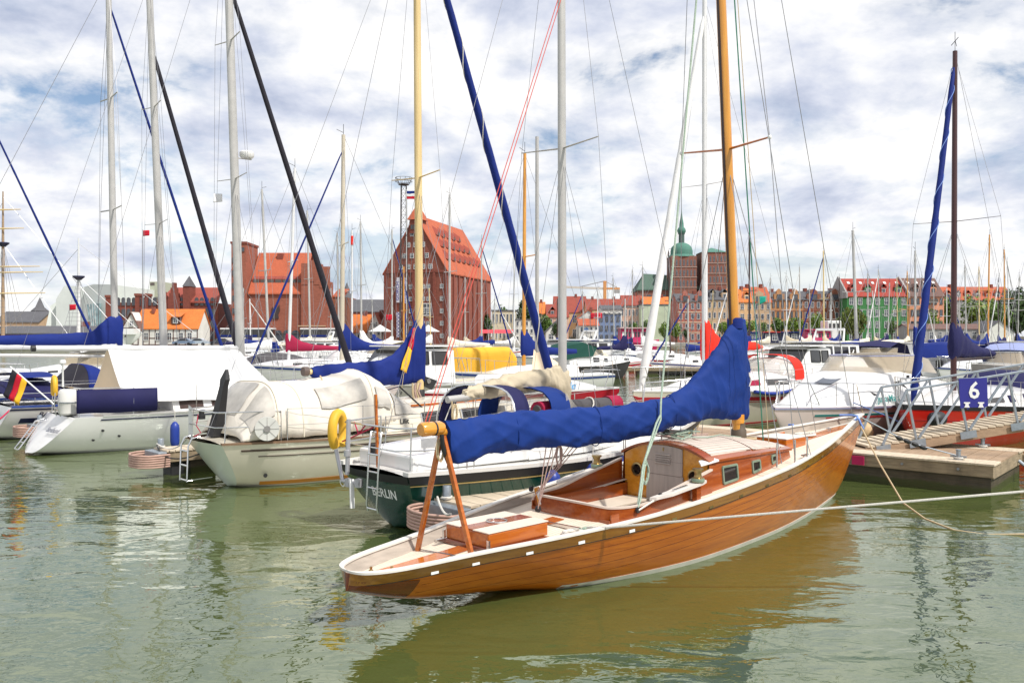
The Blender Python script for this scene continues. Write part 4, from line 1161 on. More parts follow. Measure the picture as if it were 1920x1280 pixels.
    wavy_cloth('flag_red', R, (4.22,-.17,2.66), (4.12,-.19,2.2), (4.02,-.19,2.28), (4.16,-.17,2.66), flag_red, amp=.012)
    wavy_cloth('flag_gold', R, (4.11,-.195,2.22), (3.98,-.2,1.78), (3.82,-.2,1.86), (4.02,-.195,2.3), flag_gold, amp=.012, seed=2)
    rope('flag_halyard', [(4.4, -.16, 2.95), (4.2, -.18, 2.62), (3.9, -.2, 1.75), (3.86, -.2, 1.5)], .006, rope_tan, R)
    for k, x in enumerate((4.15, 4.22, 4.28, 4.35)): rope('hung_rope', [(x, -.16, 1.58), (x - .03 - .02 * k, -.2, 1.42), (x + .01, -.18, 1.26)], .02, rope_pink if k % 2 else rope_tan, R)
    m = MB(); m.lathe([(.01, -.03), (.05, -.03), (.05, .03), (.01, .03)], 10, (4.62, -.05, 1.6), axis='y'); m.build('mast_winch', steel, R, 40)
    m = MB(); m.prism([(4.54, -.05, 1.70), (4.86, -.05, 1.60), (4.72, -.05, 1.42), (4.54, -.05, 1.5)], (0, .05, 0)); m.build('folded_step', black, R)
    rope('topping_lift', [(1.95, 0, 1.93), head + V((-.1, 0, -.2))], .005, wire, R)
    m = MB(); m.tube([(2.0, -.3, 1.80), (2.05, -.6, 1.4), (2.1, -.93, .96)], .014, 5); m.build('sheet_tackle', rope_tan, R, 60)
    # stern: rail, reel, black wind rudder cover, ladder, fittings
    stern_rail(R, H, .5, .04, .9)
    guard_rail(R, H, 1.0, 7.4, 6, .55)
    m = MB(); c = V((.62, -.98, 1.02)); ax = V((-.45, -.9, 0)).normalized(); ux = ax.cross(V((0,0,1))).normalized(); uz = V((0,0,1))
    def disc(r, a0, a1, d0, d1):
        k = 24
        m.rings([[c + ax * d + (ux * cos(2*pi*j/k) + uz * sin(2*pi*j/k)) * r_ for j in range(k)] for r_, d in ((a0, d0), (a1, d0), (a1, d1), (a0, d1))])
    disc(0, .005, .19, .03, .05); disc(0, .005, .19, -.03, -.05)
    reel = m.build('cable_reel', mat('reel_white', (.62, .62, .58), .5, .1), R, 40)
    m = MB(); disc(0, .005, .05, .05, .075); disc(0, .05, .12, -.03, .03); m.build('reel_hub', mat('reel_grey', (.25, .24, .23), .5), reel, 40)
    m = MB()
    for k in range(8): a = 2*pi*k/8; m.bar(c + ax * .052 + (ux * cos(a) + uz * sin(a)) * .05, c + ax * .052 + (ux * cos(a) + uz * sin(a)) * .185, .008, .008)
    m.build('reel_spoke', mat('reel_grey2', (.4, .39, .37), .5), reel)
    m = MB(); rs = []
    for t, w_, d in ((0, .12, .10), (.3, .11, .07), (.75, .07, .045), (.85, .10, .04), (1, .02, .02)):
        p = V((.25, .10, .84)).lerp(V((.35, -.12, 1.95)), t); rs.append([p + V((sx * d, sy * w_, 0)) for sx, sy in ((-1,-1),(1,-1),(1,1),(-1,1))])
    m.rings(rs); m.build('rudder_cover', black, R, 30)
    lad = MB()
    for y in (.16, .44):
        lad.tube([(.02, y, .85), (-.12, y, .82), (-.18, y, .7), (-.2, y, .12)], .014, 6)
    for z in (.62, .38, .14): lad.tube([(-.19, .16, z), (-.19, .44, z)], .014, 6)
    lad.tube([(-.2, .16, .14), (.2, .1, .16)], .01, 6); lad.build('boarding_ladder', steel, R, 60)
    m = MB(); m.lathe([(.06, 0), (.06, .07), (.045, .08), (.045, .14), (.06, .15), (.01, .16)], 10, (.1, .28, 1.12)); m.build('stern_lamp', black, R, 40)
    for x, y in ((.5, -.5), (.42, -.62)):
        m = MB(); m.lathe([(.03, 0), (.03, .12), (.045, .14), (.01, .16)], 10, (x, y, .79)); m.build('bollard', steel, R, 40)
    rope('red_tie', [(.05, .3, 1.2), (.0, .26, 1.02), (.06, .22, .9), (-.05, .24, .84)], .009, rope_crimson, R)
    m = MB(); m.quad((.02, .62, .80), (.0, .38, .78), (-.02, .40, 1.32), (.02, .62, 1.34)); m.build('rail_cloth', cover_white, R)
    bow_rail(R, H)
    m = MB(); m.tube([V((5.5, -.4, 1.25)), V((5.75, -.45, 1.5)), V((6.1, -.5, 1.42)), V((6.6, -.55, 1.1))], .013, 6); m.build('granny_bar', white_paint, R, 60)
    for x in (4.35, 5.0): 
        m = MB(); m.tube([(x, -.98, .95), (x, -.99, 1.5)], .008, 5); m.build('boat_hook', black, R)
    return R, H
build_cream()

# ------------------------------------------------------------------ white boat with the tent awning
def build_awning():
    R = thing('white_sailboat', 'white sailboat with white tent awning, Stralsund lettered on its sloping stern', 'sailboat', (-9.75, 18.45, 0), YAW)
    H = std_hull(9.0, 3.0, .80, 1.12, .66, .42, -.85, .10, .04, mid=.82)
    H.build(gel_white, R, gel_white, bulb=.05)
    H.ribbon('sheer_line', navy, R, .055, .085, 'h', .008, .5); H.ribbon('bottom_paint', antifoul, R, .045, -.3, 'z', .006)
    H.rail('toe_rail', alu, R, .04, .03, .0, .5, 8.9); H.deck(gel_white, R, .01, .06)
    me = flat_text('Stralsund', .16, navy, R, (-.36, -.62, .50), (.10, -1, 0), (.65, 0, .76), shear=.1)
    for s, z in ((.65, .50), (.95, .36), (.6, .30)):
        p = H.pt(s, H.tz(s, z), -1, .004); m = MB(); m.lathe([(.001, -.006), (.032, -.006), (.032, .006), (.001, .008)], 10, p, axis='y'); m.build('hull_fitting', black, R)
    cb, side = cabin_loft(R, [(2.0,1.12,.80,1.12,.10),(3.5,1.1,.82,1.16,.12),(5.4,.9,.88,1.12,.10),(6.9,.55,.96,1.04,.04)], gel_white)
    for a, b in ((2.15, 2.7), (2.9, 5.3)):
        for sd in (-1, 1): side_window(R, side, a, b, .2, .85, sd, mat('brown_acrylic', (.06, .035, .028), .1, .1))
    # awning: ridge over the boom, sloping ends, edges tied down
    m = MB()
    def ap(x, v, sd):
        w_ = 1.17 - .10 * (x - .9) / 4; r = V((x, sd * .03, 2.22 - .01 * x)); e = V((x, sd * w_, 1.12 - .03 * x))
        p = r.lerp(e, v); d = .05 * sin(pi * v) + .025 * noise.noise(V((x * 1.6, v * 2.5, sd)))
        p.z -= d; p.y -= sd * d * .3
        return p
    for sd in (-1, 1):
        rs = []
        for i in range(33):
            row = []
            for j in range(13):
                v = j / 12; x0, x1 = .95 - .45 * v * 0, 4.05 + .75 * v
                row.append(ap(x0 + (x1 - x0) * i / 32, v, sd))
            rs.append(row if sd == -1 else row[::-1])
        m.rings(rs, 0, False, False, close=False)
    aw = m.build('awning', awning_white, R, 60); aw.modifiers.new('thick', 'SOLIDIFY').thickness = .006
    m = MB(); m.rings([[ap(.95, v, -1).lerp(ap(.95, v, 1), u) + V((-.10 - .30 * v, 0, 0)) if 0 else ap(.95, v, -1).lerp(ap(.95, v, 1), u) for u in (0, .25, .5, .75, 1)] for v in (0, .2, .4, .6, .8, 1)], 0, False, False, close=False)
    m.build('awning_end', awning_peach, R, 60)  # peach is sunlight coming through the shaded end cloth, painted into its colour
    m = MB(); m.tube([(-.55, 0, 2.24), (4.05, 0, 2.20)], .065, 10); m.build('boom', alu_white, R, 50)
    m = MB(); m.tube([(-.58, 0, 2.24), (-.5, 0, 2.24)], .07, 10); m.build('boom_end', black, R, 50)
    base, head = V((4.15, 0, 1.15)), V((3.72, 0, 13.6))
    mast_part(R, base, head, .085, .07, alu, 1.35, 14)
    rig_lines(R, base, head, 0, V((8.7, 0, 1.15)), V((.05, 0, .85)), 1.35, .98, [6.4, 9.8], .8, alu, .0045, .02, fore=False)
    furled(R, (7.55, 0, 1.08), head - V((-.1, 0, 2.4)), .075, cover_black, seed=3)
    p = base.lerp(head, (7.05 - base.z) / (head.z - base.z)) + V((.34, 0, 0))
    m = MB(); m.lathe([(.01, -.09), (.14, -.09), (.18, -.04), (.18, .05), (.13, .09), (.01, .1)], 16, p); rd = m.build('radar_dome', gel_white, R, 50)
    m = MB(); m.bar(p + V((-.28, 0, -.12)), p + V((.12, 0, -.11)), .06, .02); m.build('radar_bracket', alu, rd)
    wavy_cloth('courtesy_flag', R, V((3.93, .62, 6.1)), V((3.7, .62, 6.08)), V((3.68, .6, 5.85)), V((3.93, .62, 5.9)), flag_white)
    # rails, weather cloth, raft, horseshoe, ladder, fender, flag
    stern_rail(R, H, .6, -.1, 1.1); guard_rail(R, H, 1.1, 7.6, 6, .6)
    m = MB(); rs = []
    for i in range(21):
        s = .02 + 1.55 * i / 20; y = -(cr(H.hb, s) - .05) - .012 + .012 * noise.noise(V((s * 3, 0, 0)))
        rs.append([V((s, y, .88 + .03 * noise.noise(V((s * 2, 3, 0))))), V((s, y - .012 * sin(s * 9), 1.12)), V((s, y, 1.38))])
    m.rings(rs, 0, False, False, close=False); wc = m.build('weather_cloth', cover_navy, R, 60); wc.modifiers.new('thick', 'SOLIDIFY').thickness = .008
    m = MB(); m.rings([[V((.0 + .2 * cos(a) * k, -.52 + .2 * sin(a) * k, z)) for a in [2*pi*j/14 for j in range(14)]] for z, k in ((.84, .8), (.88, 1), (1.08, 1.02), (1.1, 1.06), (1.13, 1.02), (1.33, 1), (1.38, .8))]); lr = m.build('life_raft', gel_warm, R, 40)
    m = MB(); m.tube([V((.0 + .21 * cos(a), -.52 + .21 * sin(a), 1.105)) for a in [2*pi*j/14 for j in range(15)]], .014, 6); m.build('raft_band', mat('band_grey', (.2, .22, .24), .5), lr)
    m = MB()
    for yy in (-.66, -.38): m.tube([V((-.2, yy, .82)), V((-.24, yy, 1.0)), V((-.22, yy, 1.3))], .012, 6)
    m.tube([V((-.24, -.66, .98)), V((-.24, -.38, .98))], .012, 6); m.build('raft_cradle', steel, R, 60)
    m = MB(); m.tube([V((-.05 + .02 * cos(a), .30 + .14 * cos(a), 1.40 + .20 * sin(a))) for a in [radians(-60 + 300 * i / 16) for i in range(17)]], .055, 8); m.build('horseshoe_buoy', yellow_pl, R, 60)
    m = MB(); m.lathe([(.02, 0), (.02, .45), (.07, .52), (.06, .58), (.01, .59)], 10, (.05, .05, 1.40)); m.build('gps_aerial', white_paint, R, 40)
    pole0, pole1 = V((-.12, .02, 1.02)), V((-.85, .52, 1.85))
    m = MB(); m.tube([pole0, pole1], .016, 6); m.build('flag_staff', white_paint, R)
    u = (pole1 - pole0) * .86
    a0, a1 = pole0 + u * 1.1, pole0 + u * .72
    dn = V((-.15, .1, -.56)); bw = (a1 - a0) / 3
    for k, (mt, nm) in enumerate(((cover_black, 'flag_black'), (flag_red, 'flag_red'), (flag_gold, 'flag_gold'))):
        q0, q1 = a0 + bw * k, a0 + bw * (k + 1)
        wavy_cloth(nm, R, q0, q0 + dn * (1 - .04 * k), q1 + dn * (1 - .04 * k), q1, mt, amp=.025, seed=.3 * k)
    lad = MB()
    for y in (.30, .02):
        lad.tube([(-.25, y, .72), (-.42, y, .68), (-.82, y, .12)], .014, 6)
    for t in (.15, .45, .75, 1.0): lad.tube([V((-.42, .30, .68)).lerp(V((-.82, .30, .12)), t), V((-.42, .02, .68)).lerp(V((-.82, .02, .12)), t)], .014, 6)
    lad.build('boarding_ladder', steel, R, 60)
    fender(R, (1.85, -1.52, .64), .58, .10, blue_fender)
    coil('deck_coil', rope_white, R, (.75, -.6, .86), .12, 4, .010, 41)
    bow_rail(R, H)
    return R
build_awning()

# ------------------------------------------------------------------ boat at the left edge with the blue hood
def build_left():
    R = thing('white_sailboat', 'white sailboat with royal blue sprayhood at the left edge, red stern line', 'sailboat', (-12.55, 20.9, 0), YAW)
    H = std_hull(9.4, 3.0, .82, 1.15, .72, .42, -.4, .10, .04)
    H.build(gel_white, R); H.ribbon('bottom_paint', antifoul, R, .06, -.3, 'z', .006); H.deck(gel_white, R, .01, .06)
    H.rail('toe_rail', blue_hull, R, .05, .035, .02, 0, 9.3)
    H.ribbon('side_flash', navy, R, .28, .40, 'h', .008, .3, 1.6); H.ribbon('sheer_line', navy, R, .05, .09, 'h', .008)
    H.text('BAVARIA', .17, navy, R, .95, .56, -1, shear=.2)
    cb, side = cabin_loft(R, [(2.4,1.05,.82,1.12,.1),(4,1.02,.84,1.18,.12),(5.8,.8,.9,1.1,.1),(7,.5,1.0,1.06,.04)], gel_white)
    for a, b in ((3.0, 3.7), (4.0, 4.8)): side_window(R, side, a, b, .3, .8, -1)
    m = MB(); m.quad((3.3, -.5, 1.315), (3.75, -.5, 1.315), (3.75, -.1, 1.325), (3.3, -.1, 1.325)); m.build('deck_hatch', house_glass, R)
    hd = sprayhood(R, 1.75, 2.75, .98, .85, 1.0, 1.78, cover_royal, rows=8, seed=3)
    m = MB(); rs = []
    for i in range(5): 
        x = 1.3 + .45 * i / 4; rs.append([V((x, -.98 * (abs(cos(pi*j/14)) ** .6) * (1 if cos(pi*j/14) >= 0 else -1), 1.0 + (.78 - .5 * (1 - i/4)) * (sin(pi*j/14) ** .55 if 0 < j < 14 else 0))) for j in range(15)])
    m.rings(rs, 0, False, False, close=False); m.build('hood_inner', cover_black, hd, 60)
    m = MB(); m.rings([[V((x, y, 1.02 + .5 * (1 - (abs(y) / 1.05) ** 2.5) * k + .02 * noise.noise(V((x * 3, y * 3, 0))))) for y in [-1.05 + 2.1 * j / 12 for j in range(13)]] for x, k in ((-.1, .3), (.1, .8), (.5, .95), (.9, .85), (1.3, .35))], 0, False, False, close=False); m.build('cockpit_cover', cover_navy, R, 60)
    m = MB(); m.rings([[V((x, y, 1.50 + .1 * (1 - (abs(y) / .9) ** 2.5))) for y in [-.9 + 1.8 * j / 8 for j in range(9)]] for x in (.2, .6, 1.0)], 0, False, False, close=False); m.build('bimini', cover_royal, R, 60)
    stern_rail(R, H, .6, .0, 1.1); guard_rail(R, H, 1.1, 8, 6, .6)
    rope('stern_line', [(.1, -.9, .84), (-.2, -1.1, .6), (-.5, -1.3, .45), (-1.2, -1.6, .42)], .02, rope_crimson, R)
    base, head = V((4.05, 0, 1.2)), V((3.6, 0, 12.2)); mast_part(R, base, head, .085, .07, alu, 1.3)
    rig_lines(R, base, head, 0, V((8.9, 0, 1.15)), V((.1, 0, .9)), 1.35, .98, [5.6, 8.8], .8, alu, .0045, .018, fore=False)
    furled(R, (6.45, 0, 1.25), base.lerp(head, .84), .075, cover_black, seed=6)
    bow_rail(R, H)
build_left()

# ------------------------------------------------------------------ pontoons, gangway
PM = V((-.76, .65, 0)); PQ = V((.65, .76, 0)); P0 = V((7.50, 13.30, 0))
def pontoon(name, label, origin, along, across, length, width, ztop, board=.19, edge=.32, center=None, floats=None, cat='pontoon'):
    """planked walkway: x along, y across"""
    rz = atan2(along.y, along.x)
    yy = 1 if (along.x * across.y - along.y * across.x) > 0 else -1
    R = thing(name, label, cat, origin, rz)
    Y = lambda v: v * yy
    def bx(m, x0, x1, a, b, z0, z1):
        m.box(x0, x1, min(Y(a), Y(b)), max(Y(a), Y(b)), z0, z1); return m
    bx(MB(), 0, length, .02, .06, ztop - .22, ztop - .035).build('side_beam', dock_side, R, bevel=.008)
    bx(MB(), 0, length, width - .06, width - .02, ztop - .22, ztop - .035).build('side_beam', dock_side, R, bevel=.008)
    bx(MB(), .0, .045, .061, width - .061, ztop - .24, ztop - .036).build('end_beam', dock_side, R, bevel=.008)
    f = floats or [(.05, length)]
    for a, b in f: bx(MB(), a, b, .10, width - .10, -.35, ztop - .225).build('float', dock_wet, R)
    if edge:
        for a, b in ((.0, edge), (width - edge, width)):
            bx(MB(), -.02, length, a, b, ztop - .034, ztop).build('edge_board', dock_wood, R, bevel=.006)
    w0, w1 = (edge + .012, width - edge - .012) if edge else (0, width)
    m = MB(); bx(m, 0, board - .012, w0, w1, ztop - .034, ztop - .006); me = m.mesh('plank', center or dock_wood)
    rnd = random.Random(3)
    for i in range(min(290, int(length / board))):
        link_mesh('plank', me, R, (i * board, rnd.uniform(-.004, .004), rnd.uniform(-.003, .003)))
    return R
dockL = 46.0
main = pontoon('main_pontoon', 'wide planked main pontoon that the gangway lands on', P0 + V((0, 0, 0)), PM, PQ, dockL, 2.45, .50, .19, .48, dock_dark)
def main_at(u, v, z): return P0 + PM * u + PQ * v + V((0, 0, z))
mw = main
def on_main(pts): 
    rz = atan2(PM.y, PM.x); i = (Matrix.Translation(P0) @ Matrix.Rotation(rz, 4, 'Z')).inverted()
    return [i @ V(p) for p in pts]
for u, v in ((.55, .25), (.6, 2.2)):
    p = on_main([main_at(u, v, .5)])[0]
    m = MB(); m.lathe([(.07, 0), (.07, .015), (.035, .02), (.035, .14), (.045, .15), (.045, .165), (.01, .17)], 12, p); m.bar(p + V((-.12, 0, .05)), p + V((.12, 0, .05)), .03, .03); m.build('bollard', galv, main, 40)
    coil('bollard_turns', rope_white, main, p + V((0, 0, .012)), .075, 3, .010, 51)
p = on_main([main_at(2.05, -.012, .37)])[0]
m = MB(); m.box(p.x - .1, p.x + .1, p.y - .03 if p.y < 0 else p.y, p.y + .03 if p.y >= 0 else p.y, .30, .45); m.build('red_plate', magenta_paint, main)
for u in (.5, 1.35, 2.6, 3.4):
    p = on_main([main_at(u, .018, .38)])[0]; m = MB(); m.lathe([(.001, -.012), (.022, -.012), (.022, .012), (.001, .012)], 8, p, axis='y'); m.build('bolt', galv, main)
m = MB(); q = on_main([main_at(-.02, .2, .33), main_at(-.32, 2.1, .33)])
m = MB(); a = on_main([main_at(.0, 2.38, .33), main_at(-.28, 2.38, .33)]); m.bar(a[0], a[1], .12, .16); m.build('beam_stub', dock_side, main)

def finger(label, far, near_off, wid=.7, extra=0.0):
    """finger pontoon along the boats, ending in a steel cross beam and a thick rope-like fender"""
    far = V(far)
    # length until the main pontoon's near edge
    d = P0 - far; den = AX.x * PM.y - AX.y * PM.x
    t = (d.x * PM.y - d.y * PM.x) / den - .03
    R = pontoon('finger_pontoon', label, far, AX, V((AX.y, -AX.x, 0)), t, wid, .47, .16, 0, dock_wood, [(.35, .95), (t * .55, t * .55 + 1.0), (t - 1.2, t - .1)])
    s = -1
    m = MB(); m.box(-.16, -.002, -wid - .02, .02, .28, .44); m.build('steel_head', galv, R, bevel=.01)
    for k in range(6):
        z = .20 + k * .040; m = MB(); pts = []
        for i in range(17):
            a = pi * i / 16; pts.append(V((-.16 - .34 * sin(a) ** .7 + .012 * noise.noise(V((i, k, 0))), -wid / 2 + (wid / 2 + .1) * cos(a), z + .006 * noise.noise(V((i * .6, k * 3, 1))))))
        pts = [V((.02, .09, z))] + pts + [V((.02, -wid - .09, z))]
        m.tube(pts, .020, 7); m.build('fender_strip', fender_pink, R, 60)
    m = MB(); m.lathe([(.055, 0), (.055, .16), (.05, .17), (.01, .175)], 14, (.06, -.18, .47)); m.build('bollard', galv, R, 40)
    coil('bollard_turns', rope_white, R, (.06, -.18, .475), .075, 3, .011, 61)
    return R, t
fA, tA = finger('grey planked finger pontoon between the wooden and the green boat', (-.98, 10.72, 0), 0)
fB, tB = finger('finger pontoon between the cream boat and the white awning boat', (-6.55, 15.6, 0), 0, .6)
fC, tC = finger('finger pontoon behind the sloping white stern at the left', (-11.3, 20.2, 0), 0, .6)
p = V((.5, -.3, 0))
m = MB(); m.box(.12, .5, -.5, -.1, -.3, .26); m.build('black_float', black, fB, bevel=.03)
rope('rope_on_finger', [(2.2, -.45, .50), (2.6, -.3, .485), (3.4, -.32, .485), (4.2, -.2, .485)], .012, rope_tan, fA)

# gangway
def build_gangway():
    G0 = V((6.30, 15.15, .53)); G1 = V((14.2, 15.65, 1.74))
    R = thing('gangway', 'galvanised truss gangway with wooden deck rising to the right', 'gangway', G0, 0)
    d = G1 - G0; Lg = d.length; ax = d.normalized(); yv = V((-ax.y, ax.x, 0)).normalized(); W_ = .85
    def P(u, v, h): return ax * u + yv * v + V((0, 0, h))
    m = MB(); m.bar(P(0, .03, -.10), P(Lg, .03, -.10), .06, .17); m.build('side_beam', dock_dark, R, bevel=.008)
    m = MB(); m.bar(P(0, W_ - .03, -.10), P(Lg, W_ - .03, -.10), .06, .17); m.build('side_beam', dock_dark, R, bevel=.008)
    b = .15; m = MB(); m.bar(P(0, -.01, 0), P(0, W_ + .01, 0), b - .014, .035); me = m.mesh('plank', dock_wood)
    for i in range(int(Lg / b)): link_mesh('plank', me, R, ax * (i * b + .08))
    hh = .90; st = .93
    for v in (-.03, W_ + .03):
        m = MB(); m.bar(P(.72, v, hh), P(Lg - .2, v, hh), .040, .040); m.build('handrail', galv, R, bevel=.006)
        m = MB(); m.bar(P(.28, v, .0), P(.72, v, hh), .034, .034, up=(0, 1, 0)); m.build('truss_bar', galv, R)
        for k in range(8):
            u = .90 + st * 1.02 * k
            m = MB(); m.bar(P(u - .18, v, hh - .02), P(u, v, .0), .034, .034, up=(0, 1, 0)); m.build('truss_bar', galv, R)
            m = MB(); m.bar(P(u + .05, v + .0, .02), P(u + st * 1.02 - .22, v, hh - .03), .034, .034, up=(0, 1, 0)); m.build('truss_bar', galv, R)
            m = MB(); m.bar(P(u - .13, v - .012 if v < 0 else v + .012, -.07), P(u + .17, v - .012 if v < 0 else v + .012, -.07), .012, .13); m.build('node_plate', galv, R)
        m = MB(); m.bar(P(.16, v - .012 if v < 0 else v + .012, -.07), P(.42, v - .012 if v < 0 else v + .012, -.07), .012, .13); m.build('node_plate', galv, R)
    return R, P, G0
gang, GP, G0 = build_gangway()
# berth sign on the gangway rail
o = G0 + GP(1.93, -.09, 0)
sg = thing('berth_sign', 'blue sign with white number 6 hung on the gangway rail', 'sign', o, 0)
m = MB(); pts = [(-.25, .92), (.25, .94), (.27, .44), (.19, .40), (.17, .37), (.13, .41), (-.05, .41), (-.09, .37), (-.12, .41), (-.22, .39)]
m.prism([V((x, .03, z)) for x, z in pts][::-1], (0, -.012, 0)); m.build('plate', sign_blue, sg)
flat_text('6', .42, white_paint, sg, (0.02, .012, .575), (1, .03, 0), (0, 0, 1), name='number')
for x in (-.11, .14):
    m = MB(); m.prism([V((x + a, .012, .41 + b)) for a, b in ((-.05, 0), (.05, 0), (.03, .04), (.03, .07), (.055, .07), (.055, .095), (-.055, .095), (-.055, .07), (-.03, .07), (-.03, .04))][::-1], (0, -.004, 0)); m.build('emblem', white_paint, sg)
m = MB(); m.box(-.26, .28, .031, .075, .86, .935); m.build('sign_clip', galv, sg)
# quay the gangway climbs to, beyond the right edge of the picture
m = MB(); m.box(14.0, 40, 8, 26, -2, 1.66); struct(m.build('quay_wall', mat('quay_concrete', (.35, .33, .30), .9, .2, 1.0)))

# mooring lines
def mline(label, pts, r, mt, sag=0.0, cat='rope', sleeve=None):
    if len(pts) == 2: o = rope('mooring_line', pts, r, mt, None, sag, seg=24)
    else:
        o = rope('mooring_line', pts, r, mt)
    tag(o, label, cat); return o
def bez(P, n=24):
    P = [V(p) for p in P]; out = []
    for i in range(n + 1):
        t = i / n; Q = P[:]
        while len(Q) > 1: Q = [Q[k].lerp(Q[k+1], t) for k in range(len(Q) - 1)]
        out.append(Q[0])
    return out
s0 = hero_w((2.35, -.62, .63)); s1 = hero_w((2.38, -.86, .665))
mline('taut white mooring line running from the wooden stern across to the right edge', [s0, s1, V((5.2, 8.0, 1.08)), V((7.6, 7.6, 1.38))], .012, rope_white)
b0 = hero_w((9.25, -.26, 1.10))
mline('slack tan bow line drooping from the wooden bow to the right', [b0, b0.lerp(V((5.45, 11.9, .18)), .5) - V((0, 0, .04)), V((5.45, 11.9, .18)), V((5.52, 11.4, .06)), V((5.7, 11.0, .0)), V((6.0, 10.8, -.012)), V((6.5, 10.7, .02)), V((7.2, 10.8, .12))], .013, rope_tan)
l1 = hero_w((9.6, -.10, 1.2)); l2 = main_at(.55, .25, .56)
ml = mline('grey bow line with black rubber snubbers to the pontoon bollard', [l1, l1.lerp(l2, .5) - V((0, 0, .10)), l2], .012, galv)
for k in range(4):
    a = l1.lerp(l2, .36 + k * .08) - V((0, 0, .09)); b = l1.lerp(l2, .435 + k * .08) - V((0, 0, .095)); m = MB(); m.tube([a, a.lerp(b, .3), a.lerp(b, .7), b], [.015, .035, .035, .015], 8); m.build('snubber', black, ml, 60)
fl = hero_w((1.7, .68, .66)); fe = V((-.92, 10.52, .52))
ml = mline('white stern line with snubber from the wooden boat to the finger bollard', bez([fl, fl.lerp(fe, .5) - V((0, 0, .16)), fe], 10), .014, rope_white)
fB0 = V((-6.55, 15.6, 0)) 
mline('dark stern line from the finger bollard to the cream boat', bez([fB0 + V((.1, -.1, .52)), fB0 + V((.5, -.8, .2)), V((-5.2, 14.3, .45)), V((-4.7, 14.1, .84))]), .013, black)
mline('white line sagging from the finger bollard to the cream boat rail', bez([fB0 + V((.1, -.1, .55)), fB0 + V((.6, -.5, .35)), V((-5.5, 14.6, .85))]), .012, rope_white)
mline('grey water hose curving off the end of the main pontoon', bez([main_at(-.02, 1.9, .35), main_at(-.4, 1.8, .05), main_at(-.7, 1.6, .05), main_at(-1.2, 1.4, .3), main_at(-2.0, 1.2, .6)]), .03, galv, cat='hose')

